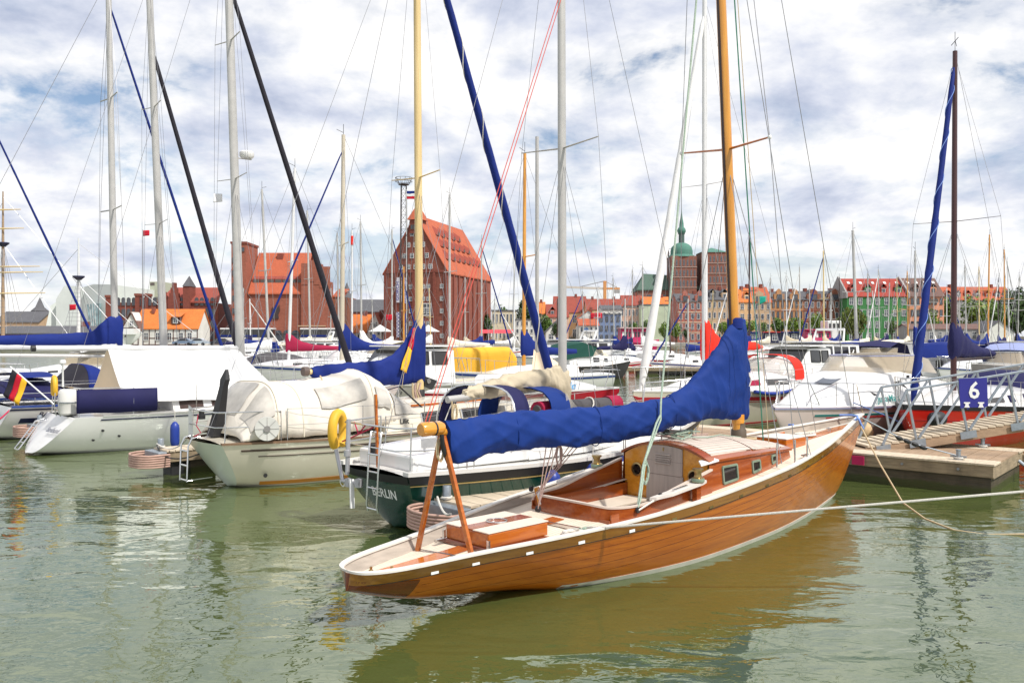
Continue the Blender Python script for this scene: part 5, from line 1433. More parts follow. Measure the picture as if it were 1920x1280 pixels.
# ------------------------------------------------------------------ boats behind the main pontoon
def build_red():
    bow = V((8.15, 17.75, 0)); L = 8.2
    R = thing('red_sailboat', 'bright red sailboat behind the gangway with blue furled genoa and navy boom cover', 'sailboat', bow + AX * L, YAW + pi)
    H = std_hull(L, 2.7, .86, 1.06, .75, .42, .0, .10, -.02)
    H.build(red_hull, R); H.ribbon('sheer_band', black, R, .0, .09, 'h', .01); H.ribbon('score_line', crimson_hull, R, .30, .315, 'h', .006)
    H.rail('toe_rail', black, R, .05, .02, .0); H.deck(gel_white, R, .005, .07)
    cb, side = cabin_loft(R, [(2.4,1.02,.84,1.16,.10),(4,1.0,.86,1.18,.14),(5.6,.8,.92,1.14,.10),(6.9,.45,.98,1.04,.04)], gel_white)
    for sd in (-1, 1):
        side_window(R, side, 2.9, 4.4, .35, .85, sd, cover_navy); side_window(R, side, 4.7, 5.5, .4, .8, sd)
    sprayhood(R, 1.9, 2.9, .95, .8, 1.05, 1.62, cover_navy, rows=6)
    base, head = V((L - 2.85, 0, 1.2)), V((L - 2.95, 0, 9.1))
    mast_part(R, base, head, .065, .05, mat('mast_maroon', (.06, .02, .02), .35), 1.3)
    rig_lines(R, base, head, 0, V((L - .1, 0, 1.08)), V((.1, 0, .9)), 1.22, .95, 5.15, .95, mast_dark, .004, .014, fore=False)
    furled(R, (L - .45, 0, 1.02), head - V((-.08, 0, .4)), .075, cover_royal, stripe=rope_blue, seed=9)
    m = MB(); m.tube([head, head + V((0, 0, .45))], .006, 5); m.tube([head + V((-.1, 0, .14)), head + V((.14, .05, .2))], .006, 5); m.tube([head + V((.1, -.05, .12)), head + V((.02, .08, .3))], .008, 5); m.build('wind_vane', black, R)
    xb = L - 2.9
    m = MB(); m.tube([(xb - .05, 0, 1.96), (xb - 2.75, 0, 1.98)], .05, 8); m.build('boom', mast_dark, R, 50)
    cover_part(R, [(xb-2.72,0,2.0,2.12,.08),(xb-2.4,0,2.0,2.16,.11),(xb-1.7,0,2.0,2.24,.13),(xb-.9,0,2.0,2.42,.14),(xb-.45,0,2.0,2.62,.14),(xb-.1,0,1.98,2.82,.14),(xb+.08,0,1.95,2.84,.12),(xb+.16,0,2.0,2.7,.06)], cover_navy, n=20, wr=.02, seed=12, fs=1.3, sub=60)
    rope('lazy_jack', [(xb - 1.0, -.14, 2.45), (xb - .9, -.3, 1.1)], .008, rope_white, R); rope('lazy_jack', [(xb - 1.6, -.14, 2.3), (xb - 1.6, -.3, 1.1)], .008, rope_white, R)
    bow_rail(R, H); guard_rail(R, H, 1.0, 7.2, 6, .58); stern_rail(R, H, .6)
    # netting on the guard rail
    m = MB()
    for sd in (-1, 1):
        for k in range(22):
            s = 4.6 - k * .12; a = V((s, sd * (cr(H.hb, s) - .05), cr(H.zs, s) + .02)); b = V((s - .5, sd * (cr(H.hb, s - .5) - .05), cr(H.zs, s) + .55))
            m.tube([a, b], .004, 3); m.tube([V((b.x, a.y, a.z)), V((a.x, b.y, b.z))], .004, 3)
    nt_ = m.build('rail_netting', rope_white, R); nt_['kind'] = 'stuff'
    for k in range(4):
        rope('red_rope_hank', [(1.2 + .03 * k, 1.15, 1.62 - .03 * k), (1.16 + .04 * k, 1.19, 1.3), (1.2 + .05 * k, 1.18, .95 + .04 * k), (1.28 + .03 * k, 1.15, 1.3), (1.22, 1.14, 1.6)], .022, rope_crimson, R)
    m = MB(); m.rings([[V((L - .42 + dx, .5 + r * cos(a), .78 + r * sin(a))) for a in [2*pi*j/14 for j in range(14)]] for dx, r in ((-.3, .02), (-.28, .12), (-.15, .16), (.1, .16), (.2, .1), (.24, .02))]); m.build('black_fender', black, R, 50)
    m = MB(); m.lathe([(.02, -.2), (.12, -.16), (.16, 0), (.12, .16), (.02, .2)], 12, (.25, 1.12, .72)); m.build('black_fender', black, R, 50)
build_red()

def build_julia():
    bow = V((5.75, 18.7, 0)); L = 8.0
    R = thing('motor_cruiser', 'white and pink motor cruiser with tinted windscreen and teal lettering', 'motorboat', bow + AX * L, YAW + pi)
    H = std_hull(L, 2.75, .86, .94, .9, .38, -.1, .09, -.1, mid=.86)
    H.build(gel_pink, R); H.deck(gel_white, R, .0, .10)
    H.ribbon('rubbing_strake', mat('strake_lilac', (.30, .32, .48), .4), R, .02, .055, 'h', .02)
    H.ribbon('teal_stripe', teal_paint, R, .17, .215, 'h', .01, .2, L - .9, (1, -1)); H.ribbon('red_stripe', red_paint, R, .24, .265, 'h', .008, .3, L - 1.2, (1, -1))
    # deck moulding, cabin, screen
    cb, side = cabin_loft(R, [(.4,1.30,.86,1.22,.0),(1.8,1.32,.86,1.40,.06),(3.7,1.26,.88,1.62,.10),(4.7,1.14,.90,1.52,.12),(5.9,.88,.92,1.20,.12),(6.9,.52,.94,1.03,.06),(7.5,.25,.94,.97,.01)], gel_white, tum=.80, n=12)
    for sd in (1, -1): 
        side_window(R, side, 3.9, 5.15, .40, .74, sd, slant=-.3); 
    m = MB(); rs = []
    arc = [(2.9, -1.02), (3.7, -1.0), (4.35, -.80), (4.7, -.4), (4.78, 0), (4.7, .4), (4.35, .80), (3.7, 1.0), (2.9, 1.02)]
    m.rings([[V((x, y, 1.58 - .03 * abs(y))) for x, y in arc], [V((x - .38, y * .86, 2.0)) for x, y in arc]], 0, False, False, close=False); ws = m.build('windscreen', smoke_screen, R, 60)
    m = MB(); m.tube([V((x - .38, y * .86, 2.01)) for x, y in arc], .016, 6); m.tube([V((2.9, 1.02, 1.55)), V((2.5, .9, 2.0))], .016, 6); m.build('screen_frame', MATS['strake_lilac'], ws, 60)
    m = MB(); m.rings([[V((x, y, z + .06 * (1 - (y / .9) ** 2))) for y in (-.88, -.5, 0, .5, .88)] for x, z in ((1.0, 1.5), (1.6, 1.9), (2.5, 2.02))], 0, False, False, close=False); m.build('cockpit_canopy', hood_cream, R, 60)
    H2 = side
    flat_text('Julia Mara', .24, teal_paint, R, side(4.75, .10, 1, .05), (-1, .16, 0), (0, -.36, 1), shear=.3)
    m = MB(); m.quad((5.2, -.24, 1.50), (5.75, -.22, 1.38), (5.75, .22, 1.38), (5.2, .24, 1.50)); m.build('deck_hatch', house_glass, R)
    for sd in (1, -1):
        b = lambda s: cr(H.hb, s) - .12
        pts = [V((4.3, sd * b(4.3), .92)), V((4.35, sd * b(4.3), 1.30)), V((5.0, sd * b(5.0), 1.38)), V((6.0, sd * b(6.0), 1.42)), V((6.5, sd * b(6.5), 1.44)), V((7.1, sd * b(7.1), 1.2)), V((7.25, sd * b(7.2), .96))]
        m = MB(); m.tube(pts, .014, 6)
        for s in (5.0, 6.0, 6.5): m.tube([V((s, sd * b(s), .90)), V((s, sd * b(s), 1.38 + (s - 5) * .04))], .011, 6)
        m.build('side_rail', steel, R, 60)
    m = MB(); m.tube([V((6.9, -.5, .95)), V((7.2, -.42, 1.45)), V((7.8, 0, 1.5)), V((7.2, .42, 1.45)), V((6.9, .5, .95))], .014, 6); m.build('pulpit', steel, R, 60)
    m = MB(); m.bar((3.5, 1.12, 1.50), (3.62, 1.12, 1.50), .03, .08); m.build('side_lamp', black, R)
    s = 6.1; y = cr(H.hb, s) + .18
    m = MB(); m.lathe([(.02, .27), (.06, .24), (.16, .15), (.22, 0), (.2, -.12), (.1, -.2), (.01, -.22)], 14, (s, y, .36)); bo = m.build('round_fender', buoy_tan, R, 60)
    m = MB(); m.lathe([(.02, .36), (.03, .3), (.07, .24), (.09, .22)], 10, (s, y, .365)); m.build('fender_cap', black, bo, 60)
    m = MB(); m.tube([(s, y, .7), (s, y - .15, 1.4)], .010, 5); m.build('fender_line', rope_tan, bo)
    s = 4.2; y = cr(H.hb, s) + .12
    m = MB(); m.tube([(s - .3, y, .42), (s - .22, y, .42), (s + .22, y, .42), (s + .3, y, .42)], [.03, .10, .10, .03], 10); m.build('white_fender', gel_white, R, 60)
    m = MB(); m.tube([(s, y, .5), (s + .05, y - .1, .95)], .010, 5); m.build('fender_line', rope_tan, R)
    rope('bow_spring', [(6.2, .95, 1.0), (5.9, 1.5, .75), (5.7, 2.0, .5)], .014, rope_blue, R)
build_julia()

def build_redhood():
    bow = V((3.05, 21.5, 0)); L = 9.2
    R = thing('white_sailboat', 'cream white sailboat with red stripes, red sprayhood and red boom cover', 'sailboat', bow + AX * L, YAW + pi)
    H = std_hull(L, 3.0, .98, 1.10, .7, .42, .0, .11, -.02)
    H.build(gel_cream, R); H.deck(gel_white, R, .0, .08); H.rail('toe_rail', gel_white, R, .06, .03, .0)
    H.ribbon('red_stripe', crimson_hull, R, .14, .24, 'h', .008); H.ribbon('thin_stripe', crimson_hull, R, .27, .285, 'h', .008); H.ribbon('boot_stripe', crimson_hull, R, .13, .08, 'z', .008); H.ribbon('bottom_paint', mat('bottom_rust', (.16, .05, .03), .7), R, .05, -.3, 'z', .007)
    cb, side = cabin_loft(R, [(2.6,1.1,.96,1.32,.10),(4.4,1.06,.98,1.36,.14),(6.0,.84,1.02,1.28,.10),(7.4,.45,1.06,1.12,.04)], gel_white)
    for sd in (-1, 1): side_window(R, side, 3.2, 4.4, .35, .8, sd); side_window(R, side, 4.7, 5.7, .4, .8, sd, cover_crimson)
    hoop_band(R, 2.2, 2.75, 1.0, 1.2, 1.95, cover_red); sprayhood(R, 2.75, 3.4, .98, .9, 1.25, 1.85, clear_vinyl, name='hood_window', rows=4)
    m = MB(); m.tube([V((x, cr(H.hb, x) + .06, cr(H.zs, x) + .05 * sin(x * 2.2))) for x in [1.5 + .25 * i for i in range(18)]], .05, 7); m.build('rail_hose', blue_fender, R, 60)
    base, head = V((L - 3.2, 0, 1.3)), V((L - 3.2, 0, 11.9))
    mast_part(R, base, head, .075, .06, alu_white, 1.3)
    rig_lines(R, base, head, 0, V((L - .1, 0, 1.1)), V((.1, 0, 1.0)), 1.35, 1.05, 6.7, .85, alu, .0045, .016, fore=False)
    furled(R, (L - .30, 0, 1.05), head - V((-.06, 0, .55)), .095, cover_white, seed=5)
    xb = L - 3.25
    cover_part(R, [(xb-3.0,0,2.12,2.22,.06),(xb-2.5,0,2.08,2.32,.12),(xb-1.6,0,2.05,2.36,.14),(xb-.8,0,2.0,2.42,.14),(xb-.45,0,1.9,2.6,.15),(xb-.2,0,1.75,2.85,.15),(xb-.02,0,1.72,3.0,.15),(xb+.12,0,1.75,3.02,.12)], cover_red, n=20, wr=.02, seed=15, fs=1.3, sub=60)
    m = MB(); m.tube([(xb, 0, 2.05), (xb - 3.1, 0, 2.1)], .055, 8); m.build('boom', alu_white, R, 50)
    m = MB(); m.quad((4.7, -.3, 1.51), (5.3, -.3, 1.48), (5.3, .3, 1.48), (4.7, .3, 1.51)); m.build('deck_hatch', house_glass, R)
    bow_rail(R, H, .65, 1.3); guard_rail(R, H, 1.1, 7.9, 6, .6); stern_rail(R, H, .6)
    fender(R, (6.6, cr(H.hb, 6.6) + .12, .95), .62, .13, blue_fender)
    m = MB(); m.lathe([(.01, -.14), (.09, -.1), (.11, 0), (.09, .1), (.01, .14)], 10, (5.6, .9, 1.45)); m.build('liferaft_bag', black, R, 60)
build_redhood()

def build_libelle():
    R = thing('red_sailboat', 'small red sailboat with white top and blue name, beyond the tan mainsail', 'sailboat', (-2.6, 26.6, 0), radians(-8))
    H = std_hull(5.9, 2.2, .78, .92, .8, .35, .0, .12, -.05)
    H.build(crimson_hull, R); H.deck(gel_white, R, .0, .05); H.rail('toe_rail', gel_white, R, .08, .05, .0)
    cb, side = cabin_loft(R, [(1.6,.85,.78,1.22,.10),(3.2,.82,.8,1.26,.10),(4.6,.52,.86,1.08,.06),(5.2,.3,.9,.98,.02)], gel_white)
    for sd in (-1, 1): side_window(R, side, 2.0, 3.0, .4, .8, sd)
    flat_text('Libelle', .30, mat('name_blue', (.12, .35, .62), .4), R, side(4.25, .3, -1, .05), (1, .22, 0), (0, .2, 1), shear=.2)
    bow_rail(R, H, .6, 1.2); guard_rail(R, H, .6, 4.6, 4, .55)
    fender(R, (4.35, -.98, .66), .6, .10, teal_fender)
    base, head = V((3.4, 0, 1.3)), V((3.4, 0, 8.6)); mast_part(R, base, head, .05, .045, alu, 1.2)
    m = MB(); m.rings([[V((x, y, 1.3 + .8 * k * (1 - abs(y) / .7))) for y in (-.6, -.3, 0, .3, .6)] for x, k in ((3.3, 1), (3.7, .8), (4.3, .25))], 0, False, False, close=False); m.build('peach_cover', awning_peach, R, 60)
build_libelle()

# ------------------------------------------------------------------ the rest of the marina
HC = {'white': gel_white, 'warm': gel_warm, 'cream': gel_cream, 'blue': blue_hull, 'red': crimson_hull, 'green': green_hull, 'grey': gel_grey, 'navy': navy,
      'wood': red_varnish, 'black': antifoul}
CC = {'blue': cover_royal, 'navy': cover_navy, 'white': cover_white, 'cream': cover_cream, 'crimson': cover_crimson, 'red': cover_red, 'green': cover_green, 'tan': cover_tan, 'black': cover_black, 'grey': cover_grey, 'yellow': cover_yellow, 'lilac': hood_lilac}
MC = {'pale': mat('mast_pale', (.52, .46, .36), .5, .08), 'alu': alu, 'white': alu_white, 'wood': mast_wood, 'cream': mast_cream, 'dark': mast_dark}
def far_sail(label, px, ty, d, yaw=44, L=8.5, hull='white', stripe='blue', cover='blue', mastc='alu', hood=None, furl=None, tall=False, tent=None, group='boats moored across the marina', dpx=0, sp=True, rr=None, cov_h=.45, lines=True, mast_at=.56, name='moored_sailboat', cap=None, burgee=None):
    """a moored yacht whose mast stands at photo column px and reaches row ty, d metres off"""
    yw = radians(yaw); ax = V((cos(yw), sin(yw), 0))
    mx = L * mast_at
    foot = V((gx(px, d), d, 0)); R = thing(name, label, 'sailboat', foot - ax * mx, yw, group)
    near = d < 70
    B = L * .31; z0 = L * .098; z1 = L * .13
    H = std_hull(L, B, z0, z1, .68, .4, .15 if (int(px) % 2) else -.25, .11, .0, ns=18, nk=6)
    H.build(HC[hull], R)
    H.ribbon('sheer_stripe', HC.get(stripe, navy), R, .06, .15, 'h', .012)
    H.ribbon('bottom_paint', antifoul, R, .07, -.25, 'z', .008)
    H.deck(gel_white if hull != 'wood' else teak, R, .0, .06)
    cb, side = cabin_loft(R, [(L*.26,B*.36,z0,z0+.36,.08),(L*.45,B*.36,z0,z0+.40,.10),(L*.65,B*.28,z0+.05,z0+.34,.08),(L*.78,B*.16,z0+.1,z0+.2,.02)], gel_white, n=6)
    for sd in (-1, 1): side_window(R, side, L*.34, L*.56, .4, .8, sd)
    mh = gz(ty, d)
    rk = gx(px + dpx, d) - gx(px, d)
    base, head = V((mx, 0, z0 + .3)), V((mx + rk * cos(yw), -rk * sin(yw), mh))
    r0 = rr or max(.055, .0062 * mh)
    mast_part(R, base, head, r0, r0 * .8, MC[mastc], 1.25, 8)
    if cap:
        m = MB(); m.lathe([(r0 * 1.5, -.5), (r0 * 1.5, .15)], 8, head - V((0, 0, .55))); m.build('mast_band', CC[cap], R)
    m = MB(); m.tube([head, head + V((0, 0, .5))], .012, 4); m.tube([head + V((0, 0, .1)), head + V((.35, .1, .2))], .012, 4); m.build('masthead_gear', black, R)
    lr = .0035 + d * .00012
    if lines:
        for k, f in enumerate((.52,) if not tall else (.42, .7)):
            p = base.lerp(head, f); hl = B * .30 * (1 - .2 * k)
            for sdd in (1, -1):
                tip = p + V((-.05, sdd * hl, .03)); m = MB(); m.tube([p, tip], .02 + d * .0001, 4); m.build('spreader', MC[mastc] if mastc != 'wood' else mast_wood, R)
                if d < 110:
                    m = MB(); m.tube([V((mx - .1, sdd * B * .44, z0 + .05)), tip, base.lerp(head, .97)], lr, 3); m.build('shroud', wire, R)
        if d < 110: stay(R, V((.1, 0, z0)), head, lr, name='backstay')
    bowp = V((L - .15, 0, z1))
    if furl: furled(R, bowp, base.lerp(head, .94), .036 + .0003 * d, CC[furl], n=6, seed=px)
    elif d < 110: stay(R, bowp, head, lr, name='forestay')
    zb = z0 + .95
    bl = L * .36
    m = MB(); m.tube([(mx, 0, zb), (mx - bl, 0, zb + .08)], .05, 6); m.build('boom', MC[mastc], R, 50)
    if cover:
        h = cov_h; cover_part(R, [(mx-bl-.02,0,zb-.02,zb+.16,.07),(mx-bl*.75,0,zb-.04,zb+.22,.12),(mx-bl*.4,0,zb-.06,zb+.30,.14),(mx-bl*.18,0,zb-.08,zb+.30+h*.4,.14),(mx-.15,0,zb-.1,zb+.30+h,.14),(mx+.1,0,zb-.1,zb+.34+h,.12),(mx+.16,0,zb-.05,zb+.2+h,.05)], CC[cover], n=10, wr=.03, seed=px, sub=18)
    if hood: sprayhood(R, L * .22, L * .32, B * .36, B * .32, z0 + .2, z0 + .95, CC[hood], rows=4, n=8)
    if tent:
        P = tent_surface([(.2,B*.34,z0,z0+.5,.5),(.8,B*.38,z0,z0+1.15,.45),(L*.3,B*.38,z0,z0+1.2,.45),(L*.36,B*.34,z0+.2,z0+.8,.5)])
        m = MB(); m.rings([[P(.2 + (L*.36-.2) * i / 8, pi * j / 10) for j in range(11)] for i in range(9)], 0, False, False, close=False); m.build('cockpit_tent', CC[tent], R, 60)
    if near:
        bow_rail(R, H, .6, L * .13, .016); stern_rail(R, H, .6, .0, L * .1, .016); guard_rail(R, H, L * .12, L * .85, 5, .55, .012, wires=1)
    elif d < 110:
        bow_rail(R, H, .6, L * .13, .02); stern_rail(R, H, .6, .0, L * .1, .02)
    if d < 90 and int(px) % 3 != 0: fender(R, (L * .5, -B * .52, z0 - .1), .55, .12, blue_fender if int(px) % 2 else gel_white)
    if burgee:
        wavy_cloth('burgee', R, V((mx-.1, -B*.28, mh*burgee[0])), V((mx-.75, -B*.28, mh*burgee[0]-.05)), V((mx-.75, -B*.28, mh*burgee[0]-.5)), V((mx-.1, -B*.28, mh*burgee[0]-.45)), burgee[1], nu=4, nv=3, amp=.05)
    return R

def motorboat(label, px, d, yaw, L=6.5, hull='white', kind='pilot', stripe=None, canopy='blue', outboard=False, group='boats moored across the marina', sc=1.0, name='motorboat'):
    yw = radians(yaw); ax = V((cos(yw), sin(yw), 0)); R = thing(name, label, 'motorboat', V((gx(px, d), d, 0)) - ax * L * .5, yw, group)
    B = L * .37; z0 = (.62 + L * .03) * sc; z1 = z0 + .22
    H = std_hull(L, B, z0, z1, .92, .35, -.08, .10, -.1, ns=18, nk=6)
    H.build(HC[hull], R); H.deck(gel_white, R, .0, .05); H.ribbon('rubbing_strake', HC.get(stripe, navy), R, .0, .07, 'h', .02); H.ribbon('bottom_paint', antifoul, R, .06, -.25, 'z', .008)
    b = B / 2
    if kind == 'pilot':
        cb, side = cabin_loft(R, [(L*.30,b*.80,z0,z0+1.15,.06),(L*.32,b*.80,z0,z0+1.2,.08),(L*.56,b*.74,z0+.05,z0+1.2,.08),(L*.64,b*.66,z0+.08,z0+.62,.06),(L*.85,b*.3,z0+.14,z0+.3,.02)], gel_white, tum=.88)
        for sd in (-1, 1):
            side_window(R, side, L*.34, L*.42, .55, .92, sd, screen_glass if 0 else dark_glass, black); side_window(R, side, L*.44, L*.55, .55, .92, sd, dark_glass, black)
        m = MB(); q = [side(L*.575, .96, -1), side(L*.575, .96, 1), side(L*.63, .92, 1), side(L*.63, .92, -1)]
        m.quad(*[p + V((.03, 0, .06)) for p in q]); m.build('windscreen', dark_glass, R)
        m = MB(); m.box(L*.28, L*.60, -b*.78, b*.78, z0 + 1.27, z0 + 1.32); m.build('wheelhouse_roof', gel_white, R, bevel=.03)
    elif kind == 'cruiser':
        cb, side = cabin_loft(R, [(L*.12,b*.86,z0,z0+.45,.03),(L*.35,b*.84,z0,z0+.62,.06),(L*.55,b*.74,z0+.04,z0+.56,.08),(L*.8,b*.4,z0+.12,z0+.32,.05),(L*.9,b*.2,z0+.16,z0+.22,.01)], gel_white, tum=.85)
        for sd in (-1, 1): side_window(R, side, L*.42, L*.62, .35, .8, sd)
        arc = [(L*.28, -.78), (L*.44, -.74), (L*.54, -.4), (L*.56, 0), (L*.54, .4), (L*.44, .74), (L*.28, .78)]
        m = MB(); m.rings([[V((x, y * b, z0 + .6)) for x, y in arc], [V((x - .4, y * b * .88, z0 + 1.05)) for x, y in arc]], 0, False, False, close=False); ws = m.build('windscreen', smoke_screen, R, 60)
        m = MB(); m.tube([V((x - .4, y * b * .88, z0 + 1.06)) for x, y in arc], .022, 5); m.build('screen_frame', alu, ws)
        if canopy:
            m = MB(); m.rings([[V((x, y * b * .86, z + .08 * (1 - y * y))) for y in (-1, -.5, 0, .5, 1)] for x, z in ((L*.02, z0 + .55), (L*.1, z0 + 1.2), (L*.28, z0 + 1.35), (L*.46, z0 + 1.08))], 0, False, False, close=False)
            m.rings([[V((L*.02, s * b * .86, z0 + .3)), V((L*.02, s * b * .86, z0 + .55)), V((L*.1, s * b * .86, z0 + 1.2)), V((L*.28, s * b * .86, z0 + 1.35)), V((L*.46, s * b * .82, z0 + 1.08)), V((L*.40, s * b * .86, z0 + .55))] for s in (-1,)] + [[V((L*.2, -b * .84, z0 + .5))] * 6], 0, False, False, close=False)
            m.build('canopy', CC[canopy], R, 60)
    elif kind == 'saloon':
        cb, side = cabin_loft(R, [(L*.10,b*.84,z0,z0+1.2,.05),(L*.55,b*.82,z0,z0+1.25,.06),(L*.66,b*.72,z0+.05,z0+.7,.05),(L*.88,b*.3,z0+.14,z0+.3,.02)], gel_white, tum=.9)
        for k in range(4):
            for sd in (-1, 1): side_window(R, side, L*(.14+.10*k), L*(.22+.10*k), .5, .9, sd, dark_glass)
        m = MB(); m.box(L*.06, L*.60, -b*.86, b*.86, z0 + 1.32, z0 + 1.38); m.build('cabin_roof', gel_white, R, bevel=.03)
        m = MB(); m.tube([(L*.25, -b*.6, z0+1.38), (L*.22, -b*.55, z0+2.0), (L*.22, b*.55, z0+2.0), (L*.25, b*.6, z0+1.38)], .07, 6); m.build('radar_arch', gel_white, R, 60)
    elif kind == 'tarp':
        m = MB(); rs = []
        for i in range(13):
            x = L * (.02 + .9 * i / 12); bb = cr(H.hb, x) + .03; hz_ = (.75 * sin(pi * min(1, (i + 1.5) / 10)) ** .6 + .06) if i < 11 else .12
            rs.append([V((x, y * bb, z0 - .12 + (.12 + hz_ * (1 - abs(y) ** 1.6)) * (1 if abs(y) < 1 else 0) + .06 * noise.noise(V((x * 2, y * 3, px))))) for y in (-1, -.85, -.6, -.3, 0, .3, .6, .85, 1)])
        m.rings(rs, 0, False, False, close=False); m.build('tarpaulin', CC[canopy], R, 60)
    if kind in ('pilot', 'cruiser', 'saloon'): bow_rail(R, H, .55, L * .3, .018)
    if outboard:
        m = MB(); m.rings([[V((x, y * w_, z)) for x, y in ((-.28, -1), (.1, -1), (.1, 1), (-.28, 1))] for z, w_ in ((z0 - .1, .10), (z0 + .05, .17), (z0 + .45, .17), (z0 + .52, .10))]); ob = m.build('outboard', black, R, 30, .03)
        m = MB(); m.box(-.2, -.06, -.06, .06, -.2, z0 - .1); m.build('outboard_leg', mat('leg_grey', (.2, .2, .2), .4), ob)
    if hull == 'white' and d < 60: fender(R, (L * .4, -b - .1, z0 - .1), .5, .11, blue_fender)
    return R

# boats whose hulls hide behind the awning boat
R6 = far_sail('white sailboat with long royal blue boom cover behind the white awning', 217, -40, 26, 44, 9.6, 'white', 'blue', None, 'alu', furl='blue', dpx=-14, tall=True, rr=.085, mast_at=.60)
mx = 9.6 * .60
cover_part(R6, [(mx-4.3,0,2.28,2.42,.08),(mx-3.0,0,2.24,2.52,.12),(mx-1.5,0,2.2,2.58,.14),(mx-.75,0,2.2,2.62,.14),(mx-.45,0,2.18,2.86,.14),(mx-.15,0,2.16,3.1,.14),(mx+.12,0,2.16,3.12,.12),(mx+.2,0,2.2,3.0,.05)], cover_royal, n=16, wr=.02, seed=3, sub=40)
m = MB(); m.tube([(mx, 0, 2.2), (mx - 4.6, 0, 2.2)], .08, 8); m.build('boom', alu_white, R6, 50)
far_sail('sailboat at the left edge with blue furled genoa slanting to the awning', -22, 190, 31, 44, 9.0, 'white', 'blue', 'blue', 'alu', furl='blue', rr=.08, mast_at=.52)
# middle distance, left half
far_sail('white sailboat with slim grey mast before the brick silo tower', 505, 355, 52, 44, 8.5, 'white', 'navy', 'white', 'alu', hood=None, dpx=-14, cov_h=.2)
far_sail('white sailboat with crimson boom cover', 541, 315, 44, 212, 8.5, 'white', 'red', 'crimson', 'white', dpx=12, hood='white', cov_h=.5)
far_sail('cream masted sailboat with blue furled genoa and blue boom cover', 641, 253, 40, 206, 9.5, 'white', 'blue', 'blue', 'pale', furl='blue', dpx=3, rr=.09, mast_at=.55, cov_h=.9)
far_sail('sailboat with thin grey mast right of the silo', 582, 395, 72, 40, 8, 'white', 'blue', 'cream', 'alu', dpx=-6)
far_sail('sailboat with mast just left of the cream mast', 636, 437, 88, 215, 8, 'white', 'navy', 'white', 'alu', dpx=-4)
far_sail('sailboat with red banded white masthead', 660, 432, 62, 40, 7, 'white', 'blue', 'white', 'white', cap='red')
far_sail('sailboat with white stowed sail before the gabled cottages', 678, 415, 66, 215, 8, 'cream', 'navy', 'white', 'alu', dpx=-2, cov_h=.9)
far_sail('sailboat with dark blue furled genoa, mast left of the big brick warehouse', 735, 430, 82, 40, 8, 'white', 'blue', 'white', 'alu', furl='blue')
far_sail('white sailboat with mast before the big brick warehouse gable', 757, 500, 60, 210, 6.5, 'white', 'blue', None, 'wood')
far_sail('sailboat with tall grey mast right of the pale mast', 843, 365, 58, 215, 9, 'white', 'navy', 'cream', 'alu', hood='cream', cov_h=.3)
far_sail('sailboat with blue hood at the right corner of the warehouse', 903, 450, 76, 40, 8.5, 'white', 'blue', 'blue', 'alu', furl='blue')
far_sail('sailboat with orange wooden mast and royal blue boom cover', 982, 288, 37, 214, 8, 'white', 'blue', 'blue', 'wood', rr=.075, dpx=2, cov_h=.7, burgee=None)
far_sail('sailboat with slim mast left of the orange wooden mast', 964, 456, 92, 40, 8, 'white', 'blue', 'white', 'white')
far_sail('sailboat with grey mast left of the warehouse side wall', 872, 520, 90, 215, 7.5, 'white', 'blue', 'tan', 'alu')
# middle distance, right half
far_sail('crimson sailboat with navy boom cover and white hood', 1172, 560, 62, 20, 6.2, 'red', 'white', 'navy', 'alu', hood='cream', cov_h=.7)
far_sail('dark green sailboat with brown deckhouse and brown mast', 1257, 470, 64, 12, 8.0, 'green', 'red', None, 'dark', dpx=-4, name='moored_ketch')
far_sail('white sailboat with blue stripe left of the dark green one', 1205, 500, 72, 200, 8.5, 'white', 'blue', 'white', 'alu')
far_sail('sailboat with dark mast before the tan town houses', 1405, 437, 66, 30, 8.5, 'white', 'navy', 'blue', 'dark', dpx=0)
far_sail('small white sailboat with royal blue boom cover beside the pontoon end', 1290, 560, 56, 200, 6.5, 'white', 'blue', 'blue', 'alu', furl='blue', cov_h=.1)
far_sail('white sailboat with tall grey mast and blue stowed sail before the green house', 1607, 432, 50, 30, 9, 'white', 'navy', 'blue', 'alu', dpx=-8, rr=.085, cov_h=.2, hood='navy')
far_sail('small white sailboat with pointed royal blue cover at the far pontoon', 1716, 470, 48, 212, 6.0, 'white', 'red', 'blue', 'alu', cov_h=1.2)
